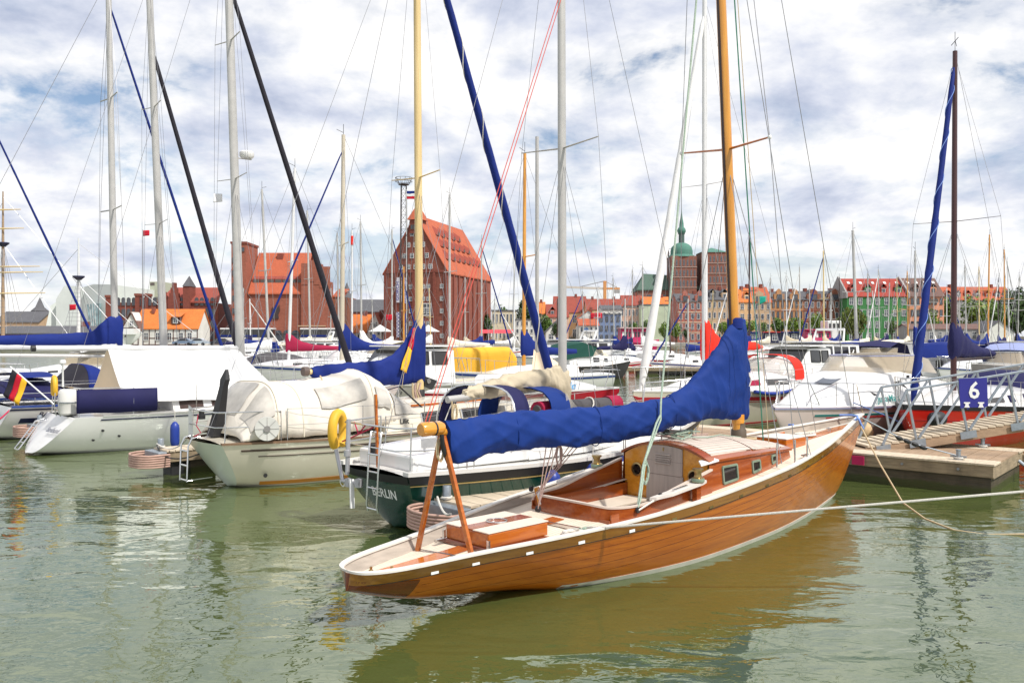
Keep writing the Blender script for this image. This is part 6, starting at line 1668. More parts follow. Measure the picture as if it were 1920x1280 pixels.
masts = [(1152, 520, 95, 210, 'white', 'blue'), (1185, 505, 105, 40, 'blue', 'navy'), (1120, 540, 90, 30, 'white', 'blue'), (1442, 520, 98, 30, 'white', 'cream'), (1475, 515, 92, 210, 'white', 'tan'), (1520, 540, 100, 30, 'white', 'cream'),
         (1545, 470, 86, 205, 'cream', 'tan'), (1574, 520, 110, 40, 'white', 'blue'), (1628, 512, 84, 35, 'white', 'cream'), (1649, 505, 95, 215, 'white', 'blue'), (1664, 530, 88, 30, 'blue', 'navy'), (1683, 520, 105, 220, 'white', 'blue'),
         (1703, 508, 78, 30, 'cream', 'cream'), (1730, 520, 98, 40, 'white', 'blue'), (1752, 535, 120, 215, 'white', 'white'), (1812, 497, 72, 210, 'white', 'blue'), (1836, 500, 96, 35, 'white', 'navy'), (1852, 440, 80, 30, 'white', 'blue'),
         (1872, 520, 110, 215, 'red', 'blue'), (1884, 468, 70, 30, 'wood', 'navy'), (1893, 490, 100, 40, 'white', 'cream'), (1908, 515, 88, 215, 'white', 'blue'), (1925, 470, 66, 30, 'white', 'blue'), (1500, 500, 118, 210, 'white', 'white'),
         (1335, 545, 100, 40, 'white', 'blue'), (1365, 540, 108, 215, 'white', 'navy'), (1425, 545, 115, 40, 'white', 'blue'), (1095, 545, 100, 215, 'white', 'white'), (1560, 548, 96, 30, 'white', 'blue'), (1640, 545, 118, 215, 'white', 'tan'),
         (1775, 540, 104, 30, 'cream', 'blue'), (1800, 545, 92, 40, 'white', 'cream'), (470, 560, 84, 40, 'white', 'navy'), (455, 540, 74, 215, 'white', 'blue'), (620, 540, 98, 30, 'white', 'cream'), (700, 560, 92, 215, 'white', 'blue'), (808, 540, 88, 40, 'white', 'white'), (925, 560, 86, 30, 'white', 'blue'), (1045, 560, 84, 215, 'white', 'blue')]
marks = [(480, 'before the brick silo'), (660, 'left of the gabled cottages'), (790, 'before the big brick warehouse'), (930, 'at the warehouse corner'), (1060, 'before the white town villa'), (1140, 'before the white gabled house'), (1230, 'before the blue house'),
         (1345, 'before the red brick corner house'), (1440, 'before the tan town houses'), (1500, 'before the orange brick house'), (1585, 'before the dark brick house'), (1707, 'before the green house'), (1770, 'before the salmon house'), (1850, 'before the low white sheds'), (2000, 'at the right edge of the marina')]
rnd = random.Random(12)
seen = {}
mcs = ['alu', 'white', 'alu', 'alu', 'cream', 'alu', 'dark']
words = ['', 'slim ', 'short ', 'distant ', 'small ', 'far ']
for k, (px, ty, d, yw, hc, cc_) in enumerate(sorted(masts)):
    mk = next(w_ for x, w_ in marks if px < x)
    mcx = 'wood' if px in (1703, 1884, 1852) else mcs[k % 7]
    mn = {'alu': 'grey', 'white': 'white', 'cream': 'cream', 'dark': 'dark', 'wood': 'wooden'}[mcx]
    base_l = f'{hc} sailboat, {cc_} boom cover, {mn} mast, {mk}'
    n_ = seen[base_l] = seen.get(base_l, 0) + 1
    if n_ > 1: base_l += ', right one'
    far_sail(base_l, px, ty, d, yw + rnd.uniform(-8, 8), rnd.uniform(7, 9.5), hc, 'red' if k % 5 == 0 else 'navy', cc_, mcx, hood=['blue', None, 'white', None, 'navy'][k % 5], furl=[None, 'white', None, None, None, 'white', None, 'blue', None, None, None][k % 11], dpx=rnd.uniform(-4, 4), cov_h=rnd.uniform(.1, .7))
# motorboats
motorboat('grey and white cabin cruiser moored behind the cream boat', 755, 30.5, 218, 7.6, 'grey', 'pilot', 'white', None, name='cabin_cruiser')
cab = bpy.data.objects['cabin_cruiser']; 
flat_text('Belle Fe', .22, black, cab, (4.9, 1.27, .52), (-1, -.10, 0), (0, .1, 1), shear=.2); flat_text('BAYLINER', .17, MATS['gelcoat_grey'] if 0 else black, cab, (1.9, 1.36, .42), (-1, -.0, 0), (0, .1, 1), width=1.2)
yb = motorboat('cream open boat under a bright yellow canvas cover', 960, 40, 14, 6.6, 'cream', 'open', 'wood', None)
P = tent_surface([(.3,.95,.8,1.5,.35),(.5,.98,.8,1.95,.3),(3.0,1.0,.8,2.0,.3),(3.3,.95,.85,1.6,.35)]); m = MB(); m.rings([[P(.3 + 3.0 * i / 10, pi * j / 14) for j in range(15)] for i in range(11)], 0, True, True, close=False); m.build('yellow_canvas', cover_yellow, yb, 60)
motorboat('white saloon cruiser with radar arch beyond the blue cover', 1050, 62, 205, 9, 'white', 'saloon', 'blue')
motorboat('dark boat under a bottle green hood', 1110, 50, 30, 5.6, 'black', 'cruiser', 'black', 'green')
motorboat('white wheelhouse boat right of the red boom cover', 1490, 34, 225, 6.6, 'white', 'pilot', 'white', outboard=False)
motorboat('white cruiser with hardtop and clear side curtains', 1515, 44, 220, 7.8, 'white', 'saloon', 'white')
motorboat('boat under a white tarpaulin', 1557, 40, 222, 6.4, 'white', 'tarp', 'blue', 'white')
motorboat('boat with navy hood beside the white tarpaulin', 1628, 45, 224, 6.4, 'white', 'cruiser', 'blue', 'navy')
motorboat('white cuddy boat with beige canopy and red bottom stripe', 1655, 64, 210, 7, 'white', 'cruiser', 'red', 'cream')
motorboat('small motorboat with royal blue canopy and black outboard', 1768, 46, 60, 5.4, 'white', 'cruiser', 'green', 'blue', outboard=True)
motorboat('white motorboat with black outboard beside the blue canopy boat', 1712, 54, 70, 5.8, 'white', 'pilot', 'white', outboard=True)
motorboat('white motorboat under the navy boom cover', 1822, 42, 215, 6.2, 'white', 'cruiser', 'blue', None)
motorboat('boat with pale lilac hood at the right edge', 1885, 33, 222, 6.4, 'white', 'cruiser', 'blue', 'lilac')
motorboat('white cruiser behind the lilac hood', 1915, 55, 215, 7.5, 'white', 'pilot', 'blue')
motorboat('white open boat with grey tarpaulin left of the crimson cover', 470, 46, 215, 6, 'white', 'tarp', 'blue', 'grey')
motorboat('white wheelhouse boat before the coaches', 575, 66, 205, 7, 'white', 'saloon', 'blue')
motorboat('white cruiser left of the pale mast', 700, 52, 215, 6.5, 'white', 'cruiser', 'blue', 'cream')
motorboat('boat under a blue cover right of the warehouse', 878, 56, 215, 6.4, 'white', 'tarp', 'blue', 'blue')
motorboat('white launch behind the awning boat, white cuddy', 130, 32, 215, 6.5, 'white', 'cruiser', 'blue', 'white')
# far pontoons
pontoon('marina_pontoon', 'long low pontoon crossing the middle of the marina', V((-12, 55.5, 0)), V((1, -.075, 0)).normalized(), V((.075, 1, 0)).normalized(), 60, 1.9, .52, .21, 0, dock_wood, [(k * 4.0, k * 4.0 + 1.3) for k in range(15)])
pontoon('marina_pontoon', 'farther pontoon lined with boats below the town quay', V((-40, 84, 0)), V((1, 0, 0)), V((0, 1, 0)), 110, 2.0, .55, .5, 0, dock_wood, [(k * 5.0, k * 5.0 + 1.3) for k in range(22)])

# ------------------------------------------------------------------ land
def land(name, pts, z, mt, depth=4.0):
    m = MB(); m.prism([V((x, y, z - depth)) for x, y in pts], (0, 0, depth)); return struct(m.build(name, mt))
paving = mat('quay_paving', (.26, .24, .21), .9, .25, .3)
ZQ = 0.6
land('quay', [(-220, 168), (-20, 176), (10, 214), (60, 228), (200, 236), (420, 250), (420, 330), (-420, 330), (-420, 150)], ZQ, paving)
land('town_ground', [(-1500, 329), (1500, 329), (1500, 1800), (-1500, 1800)], 2.2, mat('town_earth', (.18, .17, .13), .95, .3, .05))
m = MB(); m.bar((-220, 167.8, .2), (-20, 175.8, .2), .3, .7); struct(m.build('quay_face', mat('quay_face', (.12, .09, .07), .9, .3, .6)))

# ------------------------------------------------------------------ houses
red_brick = brick('warehouse_brick', (.25, .078, .052)); dark_brick = brick('dark_brick', (.225, .06, .04)); silo_brick = brick('silo_brick', (.31, .10, .062)); church_brick = brick('church_brick', (.25, .10, .07)); house_brick = brick('house_brick', (.28, .105, .06))
orange_brick = brick('orange_brick', (.50, .25, .11)); pink_brick = brick('pink_brick', (.42, .14, .10))
tile_red = tiled('tile_red', (.42, .10, .045)); tile_orange = tiled('tile_orange', (.60, .17, .035)); tile_crimson = tiled('tile_crimson', (.33, .045, .03)); tile_brown = tiled('tile_brown', (.16, .09, .075)); tile_rust = tiled('tile_rust', (.28, .06, .04))
slate = tiled('slate', (.10, .10, .11)); copper = tiled('copper', (.075, .20, .155)); copper_dark = tiled('copper_dark', (.075, .13, .10))
PL = lambda n, c: mat('plaster_' + n, c, .85, .12, .5)
p_white = PL('white', (.68, .67, .62)); p_cream = PL('cream', (.62, .54, .38)); p_tan = PL('tan', (.50, .35, .22)); p_green = PL('green', (.045, .19, .055)); p_salmon = PL('salmon', (.62, .28, .17)); p_blue = PL('blue', (.16, .22, .36)); p_grey = PL('grey', (.33, .32, .31)); p_mint = PL('mint', (.50, .58, .42)); p_peach = PL('peach', (.66, .42, .22)); p_pink = PL('pink', (.56, .36, .28))
win_white = mat('window_white', (.70, .70, .68), .5, .03); win_dark = mat('window_dark', (.10, .08, .07), .5, .05); oak = mat('oak_beam', (.10, .045, .035), .8, .2)
WM = {}
def win_mesh(w, h, fr, bars=1, arch=False):
    k = (round(w, 2), round(h, 2), fr.name, bars, arch)
    if k in WM: return WM[k]
    m = MB(); t = max(.08, w * .09)
    m.box(-w/2, w/2, -.02, .02, 0, h, 1)
    m.box(-w/2 - t, -w/2, -.09, .02, -t, h + t, 0); m.box(w/2, w/2 + t, -.09, .02, -t, h + t, 0); m.box(-w/2, w/2, -.09, .02, h, h + t, 0); m.box(-w/2 - t, w/2 + t, -.14, .02, -t * 1.2, -.001, 0)
    if bars: m.box(-t * .4, t * .4, -.06, -.021, 0, h, 0)
    if bars: m.box(-w/2, -t*.41, -.055, -.021, h * .62, h * .62 + t * .8, 0); m.box(t*.41, w/2, -.055, -.021, h * .62, h * .62 + t * .8, 0)
    if arch: m.prism([V((w/2 * cos(pi*j/6), -.07, h + t + w/2 * .8 * sin(pi*j/6))) for j in range(7)][::-1], (0, .08, 0), 1)
    WM[k] = m.mesh('window', [fr, house_glass]); return WM[k]
def put_window(parent, x, y, z, w, h, fr=None, bars=1, arch=False, rz=0.0, me=None, name='window'):
    return link_mesh(name, me or win_mesh(w, h, fr or win_white, bars, arch), parent, (x, y, z), (0, 0, rz) if rz else None)
def gable_roof(m, W, D, ze, zr, over=.4, th=.25, axis='x', x0=0, y0=0):
    """two slabs; ridge along x (facade on the eave side) or along y (gable to the street)"""
    if axis == 'x':
        for s in (-1, 1):
            e = V((0, y0 + (D/2) * (1 + s) + s * over, ze - over * (zr - ze) / (D/2))); r = V((0, y0 + D/2, zr))
            A, B_ = V((x0 - over, 0, 0)), V((x0 + W + over, 0, 0))
            q = [A + e, B_ + e, B_ + r, A + r]
            q = q if s == -1 else q[::-1]
            m.prism(q, (0, 0, th))
    else:
        for s in (-1, 1):
            e = V((x0 + (W/2) * (1 + s) + s * over, 0, ze - over * (zr - ze) / (W/2))); r = V((x0 + W/2, 0, zr))
            A, B_ = V((0, y0 - over, 0)), V((0, y0 + D + over, 0))
            q = [A + e, B_ + e, B_ + r, A + r]
            q = q if s == 1 else q[::-1]
            m.prism(q, (0, 0, th))
    return m
def house(name, label, px0, px1, d, ye, yr, wall, roof, rows=3, cols=4, axis='x', D=11.0, yb=None, fr=None, dorm=0, chim=1, ww=None, wh=None, rz=0.0, sky=0, group=None, band=None, cat='house', arch=False, bays=0, zb=None, topwin=0, y_roof=None):
    zb = ZQ if zb is None else zb
    x0, x1 = gx(px0, d), gx(px1, d); W = x1 - x0
    R = thing(name, label, cat, (x0, d, zb), rz, group)
    ze, zr = gz(ye, d) - zb, gz(yr, d) - zb
    m = MB()
    if axis == 'x': m.rings([[V((x, 0, 0)), V((x, 0, ze)), V((x, D/2, zr)), V((x, D, ze)), V((x, D, 0))] for x in (0, W)])
    elif axis == 'y': m.rings([[V((0, y, 0)), V((0, y, ze)), V((W/2, y, zr)), V((W, y, ze)), V((W, y, 0))][::-1] for y in (0, D)])
    else: m.box(0, W, 0, D, 0, ze)
    m.build('wall', wall, R)
    if axis in 'xy':
        ro = gable_roof(MB(), W, D, ze, zr, .3, .22, axis).build('roof', roof, R)
    else:
        m = MB(); m.box(-.2, W + .2, -.2, D + .2, ze + .002, ze + .35); ro = m.build('roof', roof, R)
    for c in range(chim):
        m = MB(); xx = W * (.2 + .6 * c / max(1, chim - 1)) if chim > 1 else W * .7
        m.box(xx - .4, xx + .4, D * .45, D * .6, max(ze, zr) - 1.2, max(ze, zr) + 1.1); m.build('chimney', dark_brick, ro)
    if rows and cols:
        sp = ze / rows; ww_ = ww or min(1.5, W / cols * .42); wh_ = wh or sp * .52
        me = win_mesh(ww_, wh_, fr or win_white, 1 if ww_ > .9 else 0, arch)
        for r in range(rows):
            for c in range(cols): put_window(R, W * (c + .5) / cols, -.02, sp * r + sp * .28, ww_, wh_, me=me)
    if axis == 'y' and topwin:
        for c in range(topwin): put_window(R, W * .5 + (c - (topwin - 1) / 2) * W * .2, -.02, ze + (zr - ze) * .15, 1.0, 1.3, fr)
    if band:
        for r in range(1, rows + 1):
            m = MB(); m.box(-.03, W + .03, -.10, -.002, ze * r / rows - .25, ze * r / rows - .02); m.build('string_course', band, R)
    for k in range(dorm):
        xx = W * (k + .5) / dorm; yy = D * .10; zz = ze + (zr - ze) * .20; s = min(1.9, W / dorm * .5)
        m = MB(); m.box(xx - s/2, xx + s/2, yy - .1, D * .42, zz - .3, zz + s * .9); dm = m.build('dormer', wall if k % 2 else roof, R)
        m = MB(); gable_roof(m, s, D * .38, zz + s * .9, zz + s * 1.45, .12, .12, 'y', xx - s/2, yy - .1); m.build('dormer_roof', roof, dm)
        link_mesh('window', win_mesh(s * .5, s * .62, fr or win_white, 0), R, (xx, yy - .13, zz))
    for k in range(sky):
        xx = W * (k + .6) / sky; f = .72; a = atan2(zr - ze, D / 2)
        m = MB(); m.box(-.4, .4, -.55, .55, .02, .10); o = m.build('skylight', win_white, R); o.location = (xx, D/2 * f, ze + (zr - ze) * f + .3); o.rotation_euler = (a, 0, 0)
    for k in range(bays):
        xx = W * (k + .5) / bays; s = W / bays * .32
        m = MB(); m.rings([[V((xx - s, y, ze - .2)), V((xx - s, y, ze + 1.9)), V((xx - s * .5, y, ze + 1.9)), V((xx - s * .5, y, ze + 2.7)), V((xx, y, ze + 3.5)), V((xx + s * .5, y, ze + 2.7)), V((xx + s * .5, y, ze + 1.9)), V((xx + s, y, ze + 1.9)), V((xx + s, y, ze - .2))][::-1] for y in (-.15, 1.2)]); m.build('gablet', wall, R)
        link_mesh('window', win_mesh(s * .8, 1.3, fr or win_dark, 0), R, (xx, -.2, ze + .3))
    return R

# big brick warehouse, gable to the harbour
def warehouse():
    d0 = 200.0; c = V((-30.6, 204.6, ZQ)); ang = -atan2(.295, .955)
    R = thing('brick_warehouse', 'tall dark red brick warehouse with steep orange tiled roof and small ridge hood', 'warehouse', c, ang)
    W, D = 16.3, 31.5; ze, zr = gz(510, 202) - ZQ, gz(405, 203) - ZQ
    m = MB(); m.rings([[V((0, y, 0)), V((0, y, ze)), V((W/2, y, zr)), V((W, y, ze)), V((W, y, 0))][::-1] for y in (0, D)]); m.build('wall', red_brick, R)
    ro = gable_roof(MB(), W, D, ze, zr, .35, .3, 'y').build('roof', tile_red, R)
    m = MB(); m.box(W/2 - 1.3, W/2 + 1.3, -.7, 3.2, zr - 4.2, zr - 1.0); hd = m.build('hoist_house', dark_brick, R)
    m = MB(); m.rings([[V((W/2 - 1.8, -1.0, zr - 1.0)), V((W/2 + 1.8, -1.0, zr - 1.0)), V((W/2 + 1.8, 3.6, zr - 1.0)), V((W/2 - 1.8, 3.6, zr - 1.0))], [V((W/2 - .05, 1.2, zr + 3.0)), V((W/2 + .05, 1.2, zr + 3.0)), V((W/2 + .05, 1.4, zr + 3.0)), V((W/2 - .05, 1.4, zr + 3.0))]]); m.build('hoist_roof', tile_red, hd)
    for x in (-.7, 0, .7): put_window(R, W/2 + x, -.72, zr - 3.2, .4, .9, win_dark, 0)
    for r in range(5):
        for x in (6.9, 10.1, 11.4, 14.8):
            put_window(R, x, -.03, 1.6 + r * 2.9, .7, .85, win_white, 1)
    put_window(R, 11.0, -.04, 6.9, 2.0, 2.6, win_white)
    for r in range(4):
        k = 2 + (3 - r)
        for j in range(k): put_window(R, W/2 + (j - (k - 1) / 2) * 1.9, -.03, ze + .8 + r * 2.6, .8, 1.0, win_white, 1)
    for x in (0, 3.0, 7.4, 9.0, 12.6, W - .6):
        m = MB(); m.box(x, x + .6, -.35, -.004, 0, ze - .2); m.build('buttress', dark_brick, R)
    m = MB(); m.box(0, W, -.30, -.006, ze - .15, ze + .3); m.build('string_course', dark_brick, R)
    for y in range(1, 9):
        m = MB(); m.box(W + .004, W + .35, y * 3.4 - .3, y * 3.4 + .3, 0, ze - .4); m.build('buttress', dark_brick, R)
    for row, f in ((0, .28), (1, .52), (2, .74)):
        for y in range(7 - row):
            yy = 4.5 + y * 3.6 + row * 1.3; xx = W - (W/2) * f; zz = ze + (zr - ze) * f
            m = MB(); m.prism([V((xx + .9, yy - 1.0, zz - .6)), V((xx + .9, yy + 1.0, zz - .6)), V((xx + .9, yy, zz + .75))], (-2.4, 0, 1.6)); o = m.build('roof_hatch', tile_rust, ro)
            m = MB(); m.prism([V((xx + .95, yy - .7, zz - .5)), V((xx + .95, yy + .7, zz - .5)), V((xx + .95, yy, zz + .45))], (-.03, 0, 0)); m.build('hatch_opening', win_dark, o)
    # banners on the facade
    ban = mat('banner_white', (.62, .60, .66), .7, .06, 2.0); bl = mat('banner_ink', (.05, .05, .26), .7, .05); bo = mat('banner_orange', (.70, .26, .10), .7, .05); bd = mat('banner_lilac', (.34, .36, .58), .7, .1)
    def banner(x0, x1, z0, z1, mt, label):
        p = c + Matrix.Rotation(ang, 3, 'Z') @ V((x0, -.45, z0)); B_ = thing('facade_banner', label, 'banner', p, ang)
        m = MB(); m.box(0, x1 - x0, -.05, 0, 0, z1 - z0); m.build('cloth', mt, B_); return B_, z1 - z0, x1 - x0
    b1, h, w_ = banner(3.4, 4.7, gz(567, 203) - ZQ, gz(520, 203) - ZQ, ban, 'white and orange vertical banner reading Gorch on the warehouse gable')
    flat_text('GORCH', 1.0, bl, b1, (.62, -.06, h * .45), (0, 0, 1), (-1, 0, 0), width=h * .75); m = MB(); m.box(.85, 1.2, -.06, -.051, 0, h); m.build('stripe', bo, b1)
    banner(5.1, 6.1, gz(569, 203) - ZQ, gz(521, 203) - ZQ, bd, 'lilac vertical banner of small print on the warehouse gable')
    b3, h, w_ = banner(3.4, 4.5, gz(632, 203) - ZQ, gz(585, 203) - ZQ, ban, 'lower white banner with blue lattice print by the warehouse door')
    m = MB()
    for k in range(7): m.bar((.05, -.06, h * k / 7), (1.05, -.06, h * (k + 1) / 7), .02, .12); m.bar((1.05, -.062, h * k / 7), (.05, -.062, h * (k + 1) / 7), .02, .12)
    m.build('lattice_print', bl, b3)
    banner(5.2, 6.1, gz(628, 203) - ZQ, gz(588, 203) - ZQ, bl, 'lower dark blue banner by the warehouse door')
warehouse()

# brick silo with tower and stepped gables
def silo():
    d = 196.0; x0 = gx(437, d); R = thing('brick_silo', 'red brick granary with square tower and stepped gables left of the warehouse', 'granary', (x0, d, ZQ), 0)
    X = lambda p: gx(p, d) - x0
    Zp = lambda y: gz(y, d) - ZQ
    m = MB(); m.box(0, X(464), -1.2, 8, 0, Zp(458)); tw = m.build('tower', silo_brick, R)
    m = MB(); m.box(-.2, X(464) + .2, -1.4, 8.2, Zp(458) + .003, Zp(458) + .5); m.build('parapet', dark_brick, tw)
    m = MB(); m.box(X(464) + .004, X(619), 0, 16, 0, Zp(552)); m.build('wall', silo_brick, R)
    m = MB(); ze, zr = Zp(552), Zp(470); m.prism([V((X(466), -.4, ze)), V((X(570), -.4, ze)), V((X(570), 8, zr)), V((X(466), 8, zr))], (0, 0, .3)); m.prism([V((X(466), 8, zr)), V((X(570), 8, zr)), V((X(570), 16.4, ze)), V((X(466), 16.4, ze))], (0, 0, .3)); ro = m.build('roof', tile_red, R)
    for k in range(7):
        xx = X(476) + k * (X(560) - X(476)) / 6; f = .28
        m = MB(); m.prism([V((xx - .9, 8 * f - .5, ze + (zr - ze) * f - .2)), V((xx + .9, 8 * f - .5, ze + (zr - ze) * f - .2)), V((xx + .9, 8 * f - .5, ze + (zr - ze) * f + .9)), V((xx - .9, 8 * f - .5, ze + (zr - ze) * f + .9))], (0, 2.4, 1.3)); o = m.build('roof_dormer', tile_rust, ro)
        m = MB(); m.box(xx - .7, xx + .7, 8 * f - .56, 8 * f - .51, ze + (zr - ze) * f, ze + (zr - ze) * f + .75); m.build('dormer_opening', win_dark, o)
    # right-hand stepped gable block
    g0, g1 = X(566), X(640)
    m = MB(); m.box(g0, X(619), -.6, -.004, 0, Zp(500)); m.build('pilaster_block', silo_brick, R)
    st = [(566, 494), (578, 488), (590, 494), (600, 500), (607, 514), (613, 528), (619, 545)]
    m = MB()
    for i in range(len(st) - 1): m.box(X(st[i][0]), X(st[i+1][0]) - .004, -.7, 3.5 - .02 * i, Zp(st[i][1] + 40), Zp(st[i][1]))
    m.build('stepped_gable', silo_brick, R)
    m = MB(); m.box(X(619) + .003, X(640), 3, 14, 0, Zp(555)); m.build('annex', house_brick, R)
    m = MB(); m.prism([V((X(619), 2.8, Zp(556))), V((X(641), 2.8, Zp(556))), V((X(641), 9, Zp(540))), V((X(619), 9, Zp(540)))], (0, 0, .3)); m.build('annex_roof', tile_red, R)
    for a, b, y in ((505, 516, 470), (516, 526, 484), (526, 534, 494)):
        m = MB(); m.box(X(a), X(b) - .01, 6.5, 10, Zp(y + 40), Zp(y)); m.build('step', dark_brick, R)
    for r in range(7): put_window(R, X(438) + .55, -1.23, Zp(635) + r * 2.9, .8, 1.1, win_dark, 0)
    for x in (446, 458): put_window(R, X(x), -1.23, Zp(472), .7, .8, win_dark, 0)
    # iron ship relief
    m = MB(); rnd = random.Random(5); P_ = [(508, 598), (511, 575), (514, 580), (516, 572), (521, 577), (524, 571), (525, 582), (522, 590), (523, 597)]
    m.prism([V((X(a), -.012, Zp(b))) for a, b in P_][::-1], (0, -.25, 0)); m.build('ship_relief', mat('iron_relief', (.045, .03, .028), .6), R)
    m = MB(); m.box(X(560), X(612), -.72, -.61, Zp(612), Zp(610)); m.build('string_course', p_tan, R)
    for k in range(6): put_window(R, X(474 + k * 16), -.03, .3, 1.6, 2.2, win_dark, 0, True)
silo()

# white museum of curved sheet steel
def museum():
    d = 232.0; sh = mat('museum_steel', (.62, .66, .62), .5, .06, .3)
    R = thing('white_museum', 'white museum building of tall curved sheet metal walls', 'museum', (gx(170, d), d, ZQ), 0)
    X = lambda p, e=0: gx(p, d) - gx(170, d); Zp = lambda y: gz(y, d) - ZQ
    for k, (a, b, pts, dep) in enumerate((( 68, 100, [(68, 645), (80, 572), (100, 556), (100, 645)], 5), (97, 160, [(97, 645), (97, 560), (110, 535), (128, 535), (160, 539), (160, 645)], 2), (160, 232, [(160, 645), (160, 538), (185, 534), (232, 536), (232, 645)], 0), (232, 284, [(232, 645), (232, 536), (284, 543), (282, 645)], 4))):
        n = 8; m = MB(); ys = []
        poly = [V((X(p), dep - 3 + 4 * sin((p - 60) / 40), Zp(y))) for p, y in pts]
        m.prism(poly, (0, 16, 0)); m.build('curved_wall', sh, R, 20)
    m = MB(); m.box(X(275), X(297), 2, 10, Zp(556), Zp(527)); t = m.build('roof_tower', p_grey if 0 else mat('tower_olive', (.40, .42, .32), .7), R); m = MB(); m.box(X(276), X(284), 1.93, 1.99, Zp(534), Zp(529)); m.build('tower_window', win_dark, t)
    m = MB(); m.prism([V((X(183), -6, Zp(572))), V((X(204), -6, Zp(570))), V((X(203), -6, Zp(618))), V((X(190), -6, Zp(618)))], (0, 4, 0)); g = m.build('glass_front', glassy('teal_glass', (.22, .32, .34)), R)
    for k in range(1, 4): 
        m = MB(); m.bar((X(183 + k * 5), -6.04, Zp(571)), (X(190 + k * 3.3), -6.04, Zp(618)), .15, .06); m.build('mullion', win_white, g)
museum()

# neo-gothic brick office, half timbered house, sheds
def gothic():
    d = 205.0; x0 = gx(200, d); R = thing('brick_office', 'long dark red brick office with stepped gables and turrets behind the half-timbered house', 'office', (x0, d, ZQ), 0)
    X = lambda p: gx(p, d) - x0; Zp = lambda y: gz(y, d) - ZQ
    m = MB(); m.box(0, X(300), 0, 14, 0, Zp(567)); m.build('wall', dark_brick, R)
    m = MB(); m.box(X(300) + .004, X(409), 0, 14, 0, Zp(568)); m.build('wall', dark_brick, R)
    m = MB(); m.prism([V((X(296), -.4, Zp(568))), V((X(411), -.4, Zp(568))), V((X(398), 7, Zp(538))), V((X(302), 7, Zp(538)))], (0, 0, .3)); m.build('roof', tile_rust, R)
    for a, b, y in ((200, 209, 554), (255, 262, 551), (273, 278, 551)):
        m = MB(); m.box(X(a), X(b), -.6, 2, 0, Zp(y)); t = m.build('turret', dark_brick, R); m = MB(); m.box(X(a) - .15, X(b) + .15, -.75, 2.15, Zp(y) - .5, Zp(y) + .1); m.build('turret_cap', red_brick, t)
    for cx_, w_, y in ((306, 9, 540), (327, 11, 530)):
        m = MB()
        for i in range(4): m.box(X(cx_ - w_ * (1 - i * .24)), X(cx_ + w_ * (1 - i * .24)), -.5 - i * .01, .6, Zp(585), Zp(568 - (568 - y) * (i + 1) / 4))
        m.build('stepped_gable', dark_brick, R)
    m = MB(); m.box(X(346), X(358), -1, 3, 0, Zp(537)); t = m.build('stair_tower', dark_brick, R)
    m = MB(); m.rings([[V((X(345), -1.2, Zp(537))), V((X(359), -1.2, Zp(537))), V((X(359), 3.2, Zp(537))), V((X(345), 3.2, Zp(537)))], [V((X(352) + a, 1 + b, Zp(517))) for a, b in ((-.05, -.05), (.05, -.05), (.05, .05), (-.05, .05))]]); m.build('spire', slate, t)
    me = win_mesh(.8, 1.5, win_dark, 0, True)
    for r in range(4):
        for k in range(20):
            p = 212 + k * 9.8
            if 345 < p < 360: continue
            put_window(R, X(p), -.03, 1.2 + r * 2.7, .8, 1.5, me=me)
gothic()
def half_timbered():
    d = 176.0; x0 = gx(236, d); R = thing('half_timbered_house', 'white half-timbered house with bright orange tiled roof and one dormer', 'house', (x0, d, ZQ), 0)
    X = lambda p: gx(p, d) - x0; Zp = lambda y: gz(y, d) - ZQ
    m = MB(); ze, zr = Zp(615), Zp(580); W = X(371); D = 7.0
    m.rings([[V((x, 0, 0)), V((x, 0, ze)), V((x - .0, D/2, zr)), V((x, D, ze)), V((x, D, 0))] for x in (2.6, W)]); m.build('wall', p_white, R)
    m = MB(); m.rings([[V((0, y, 0)), V((0, y, ze)), V((1.9, y, zr - .6)), V((3.4, y, ze)), V((3.4, y, 0))][::-1] for y in (-1.6, 2)]); m.build('gable_wing', p_white, R)
    m = MB(); gable_roof(m, W - 2.0, D, ze, zr, .25, .2, 'x', 2.0); ro = m.build('roof', tile_orange, R)
    m = MB(); gable_roof(m, 3.4, 3.8, ze, zr - .6, .3, .18, 'y', 0, -1.6); m.build('wing_roof', tile_brown, R)
    def beam(a, b, t=.16): m = MB(); m.bar(a, b, .06, t); m.build('beam', oak, R)
    for k in range(10): x = 3.6 + (W - 3.7) * k / 9; beam((x, -.035, 0), (x, -.035, ze))
    for z in (.15, ze * .42, ze - .15): beam((3.5, -.045, z), (W, -.045, z))
    for k in range(4): beam((.1 + k * 1.05, -1.635, 0), (.1 + k * 1.05, -1.635, ze))
    for z in (.15, ze * .5, ze): beam((0, -1.645, z), (3.4, -1.645, z))
    beam((0, -1.64, ze), (1.85, -1.64, zr - .75)); beam((1.95, -1.64, zr - .75), (3.4, -1.64, ze))
    for x in (4.2, 6.6, 9.0, 11.4, 13.2): put_window(R, x, -.05, ze * .3, .8, 1.5, win_white)
    put_window(R, 1.75, -1.66, ze * .2, 1.0, 1.8, win_white); put_window(R, 1.9, -1.66, ze + .5, .7, .9, win_white)
    xx = X(328); m = MB(); m.box(xx - .9, xx + .9, .3, 3, ze + .9, ze + 2.3); dm = m.build('dormer', oak, R); m = MB(); m.prism([V((xx - 1.2, -.1, ze + 2.28)), V((xx + 1.2, -.1, ze + 2.28)), V((xx + 1.1, 3.4, ze + 3.3)), V((xx - 1.1, 3.4, ze + 3.3))], (0, 0, .15)); m.build('dormer_roof', tile_orange, dm); put_window(R, xx, .26, ze + 1.1, .8, 1.0, win_white)
    m = MB(); m.box(X(275), X(280), 2.4, 3.2, zr - .8, zr + .6); m.build('chimney', red_brick, ro)
half_timbered()
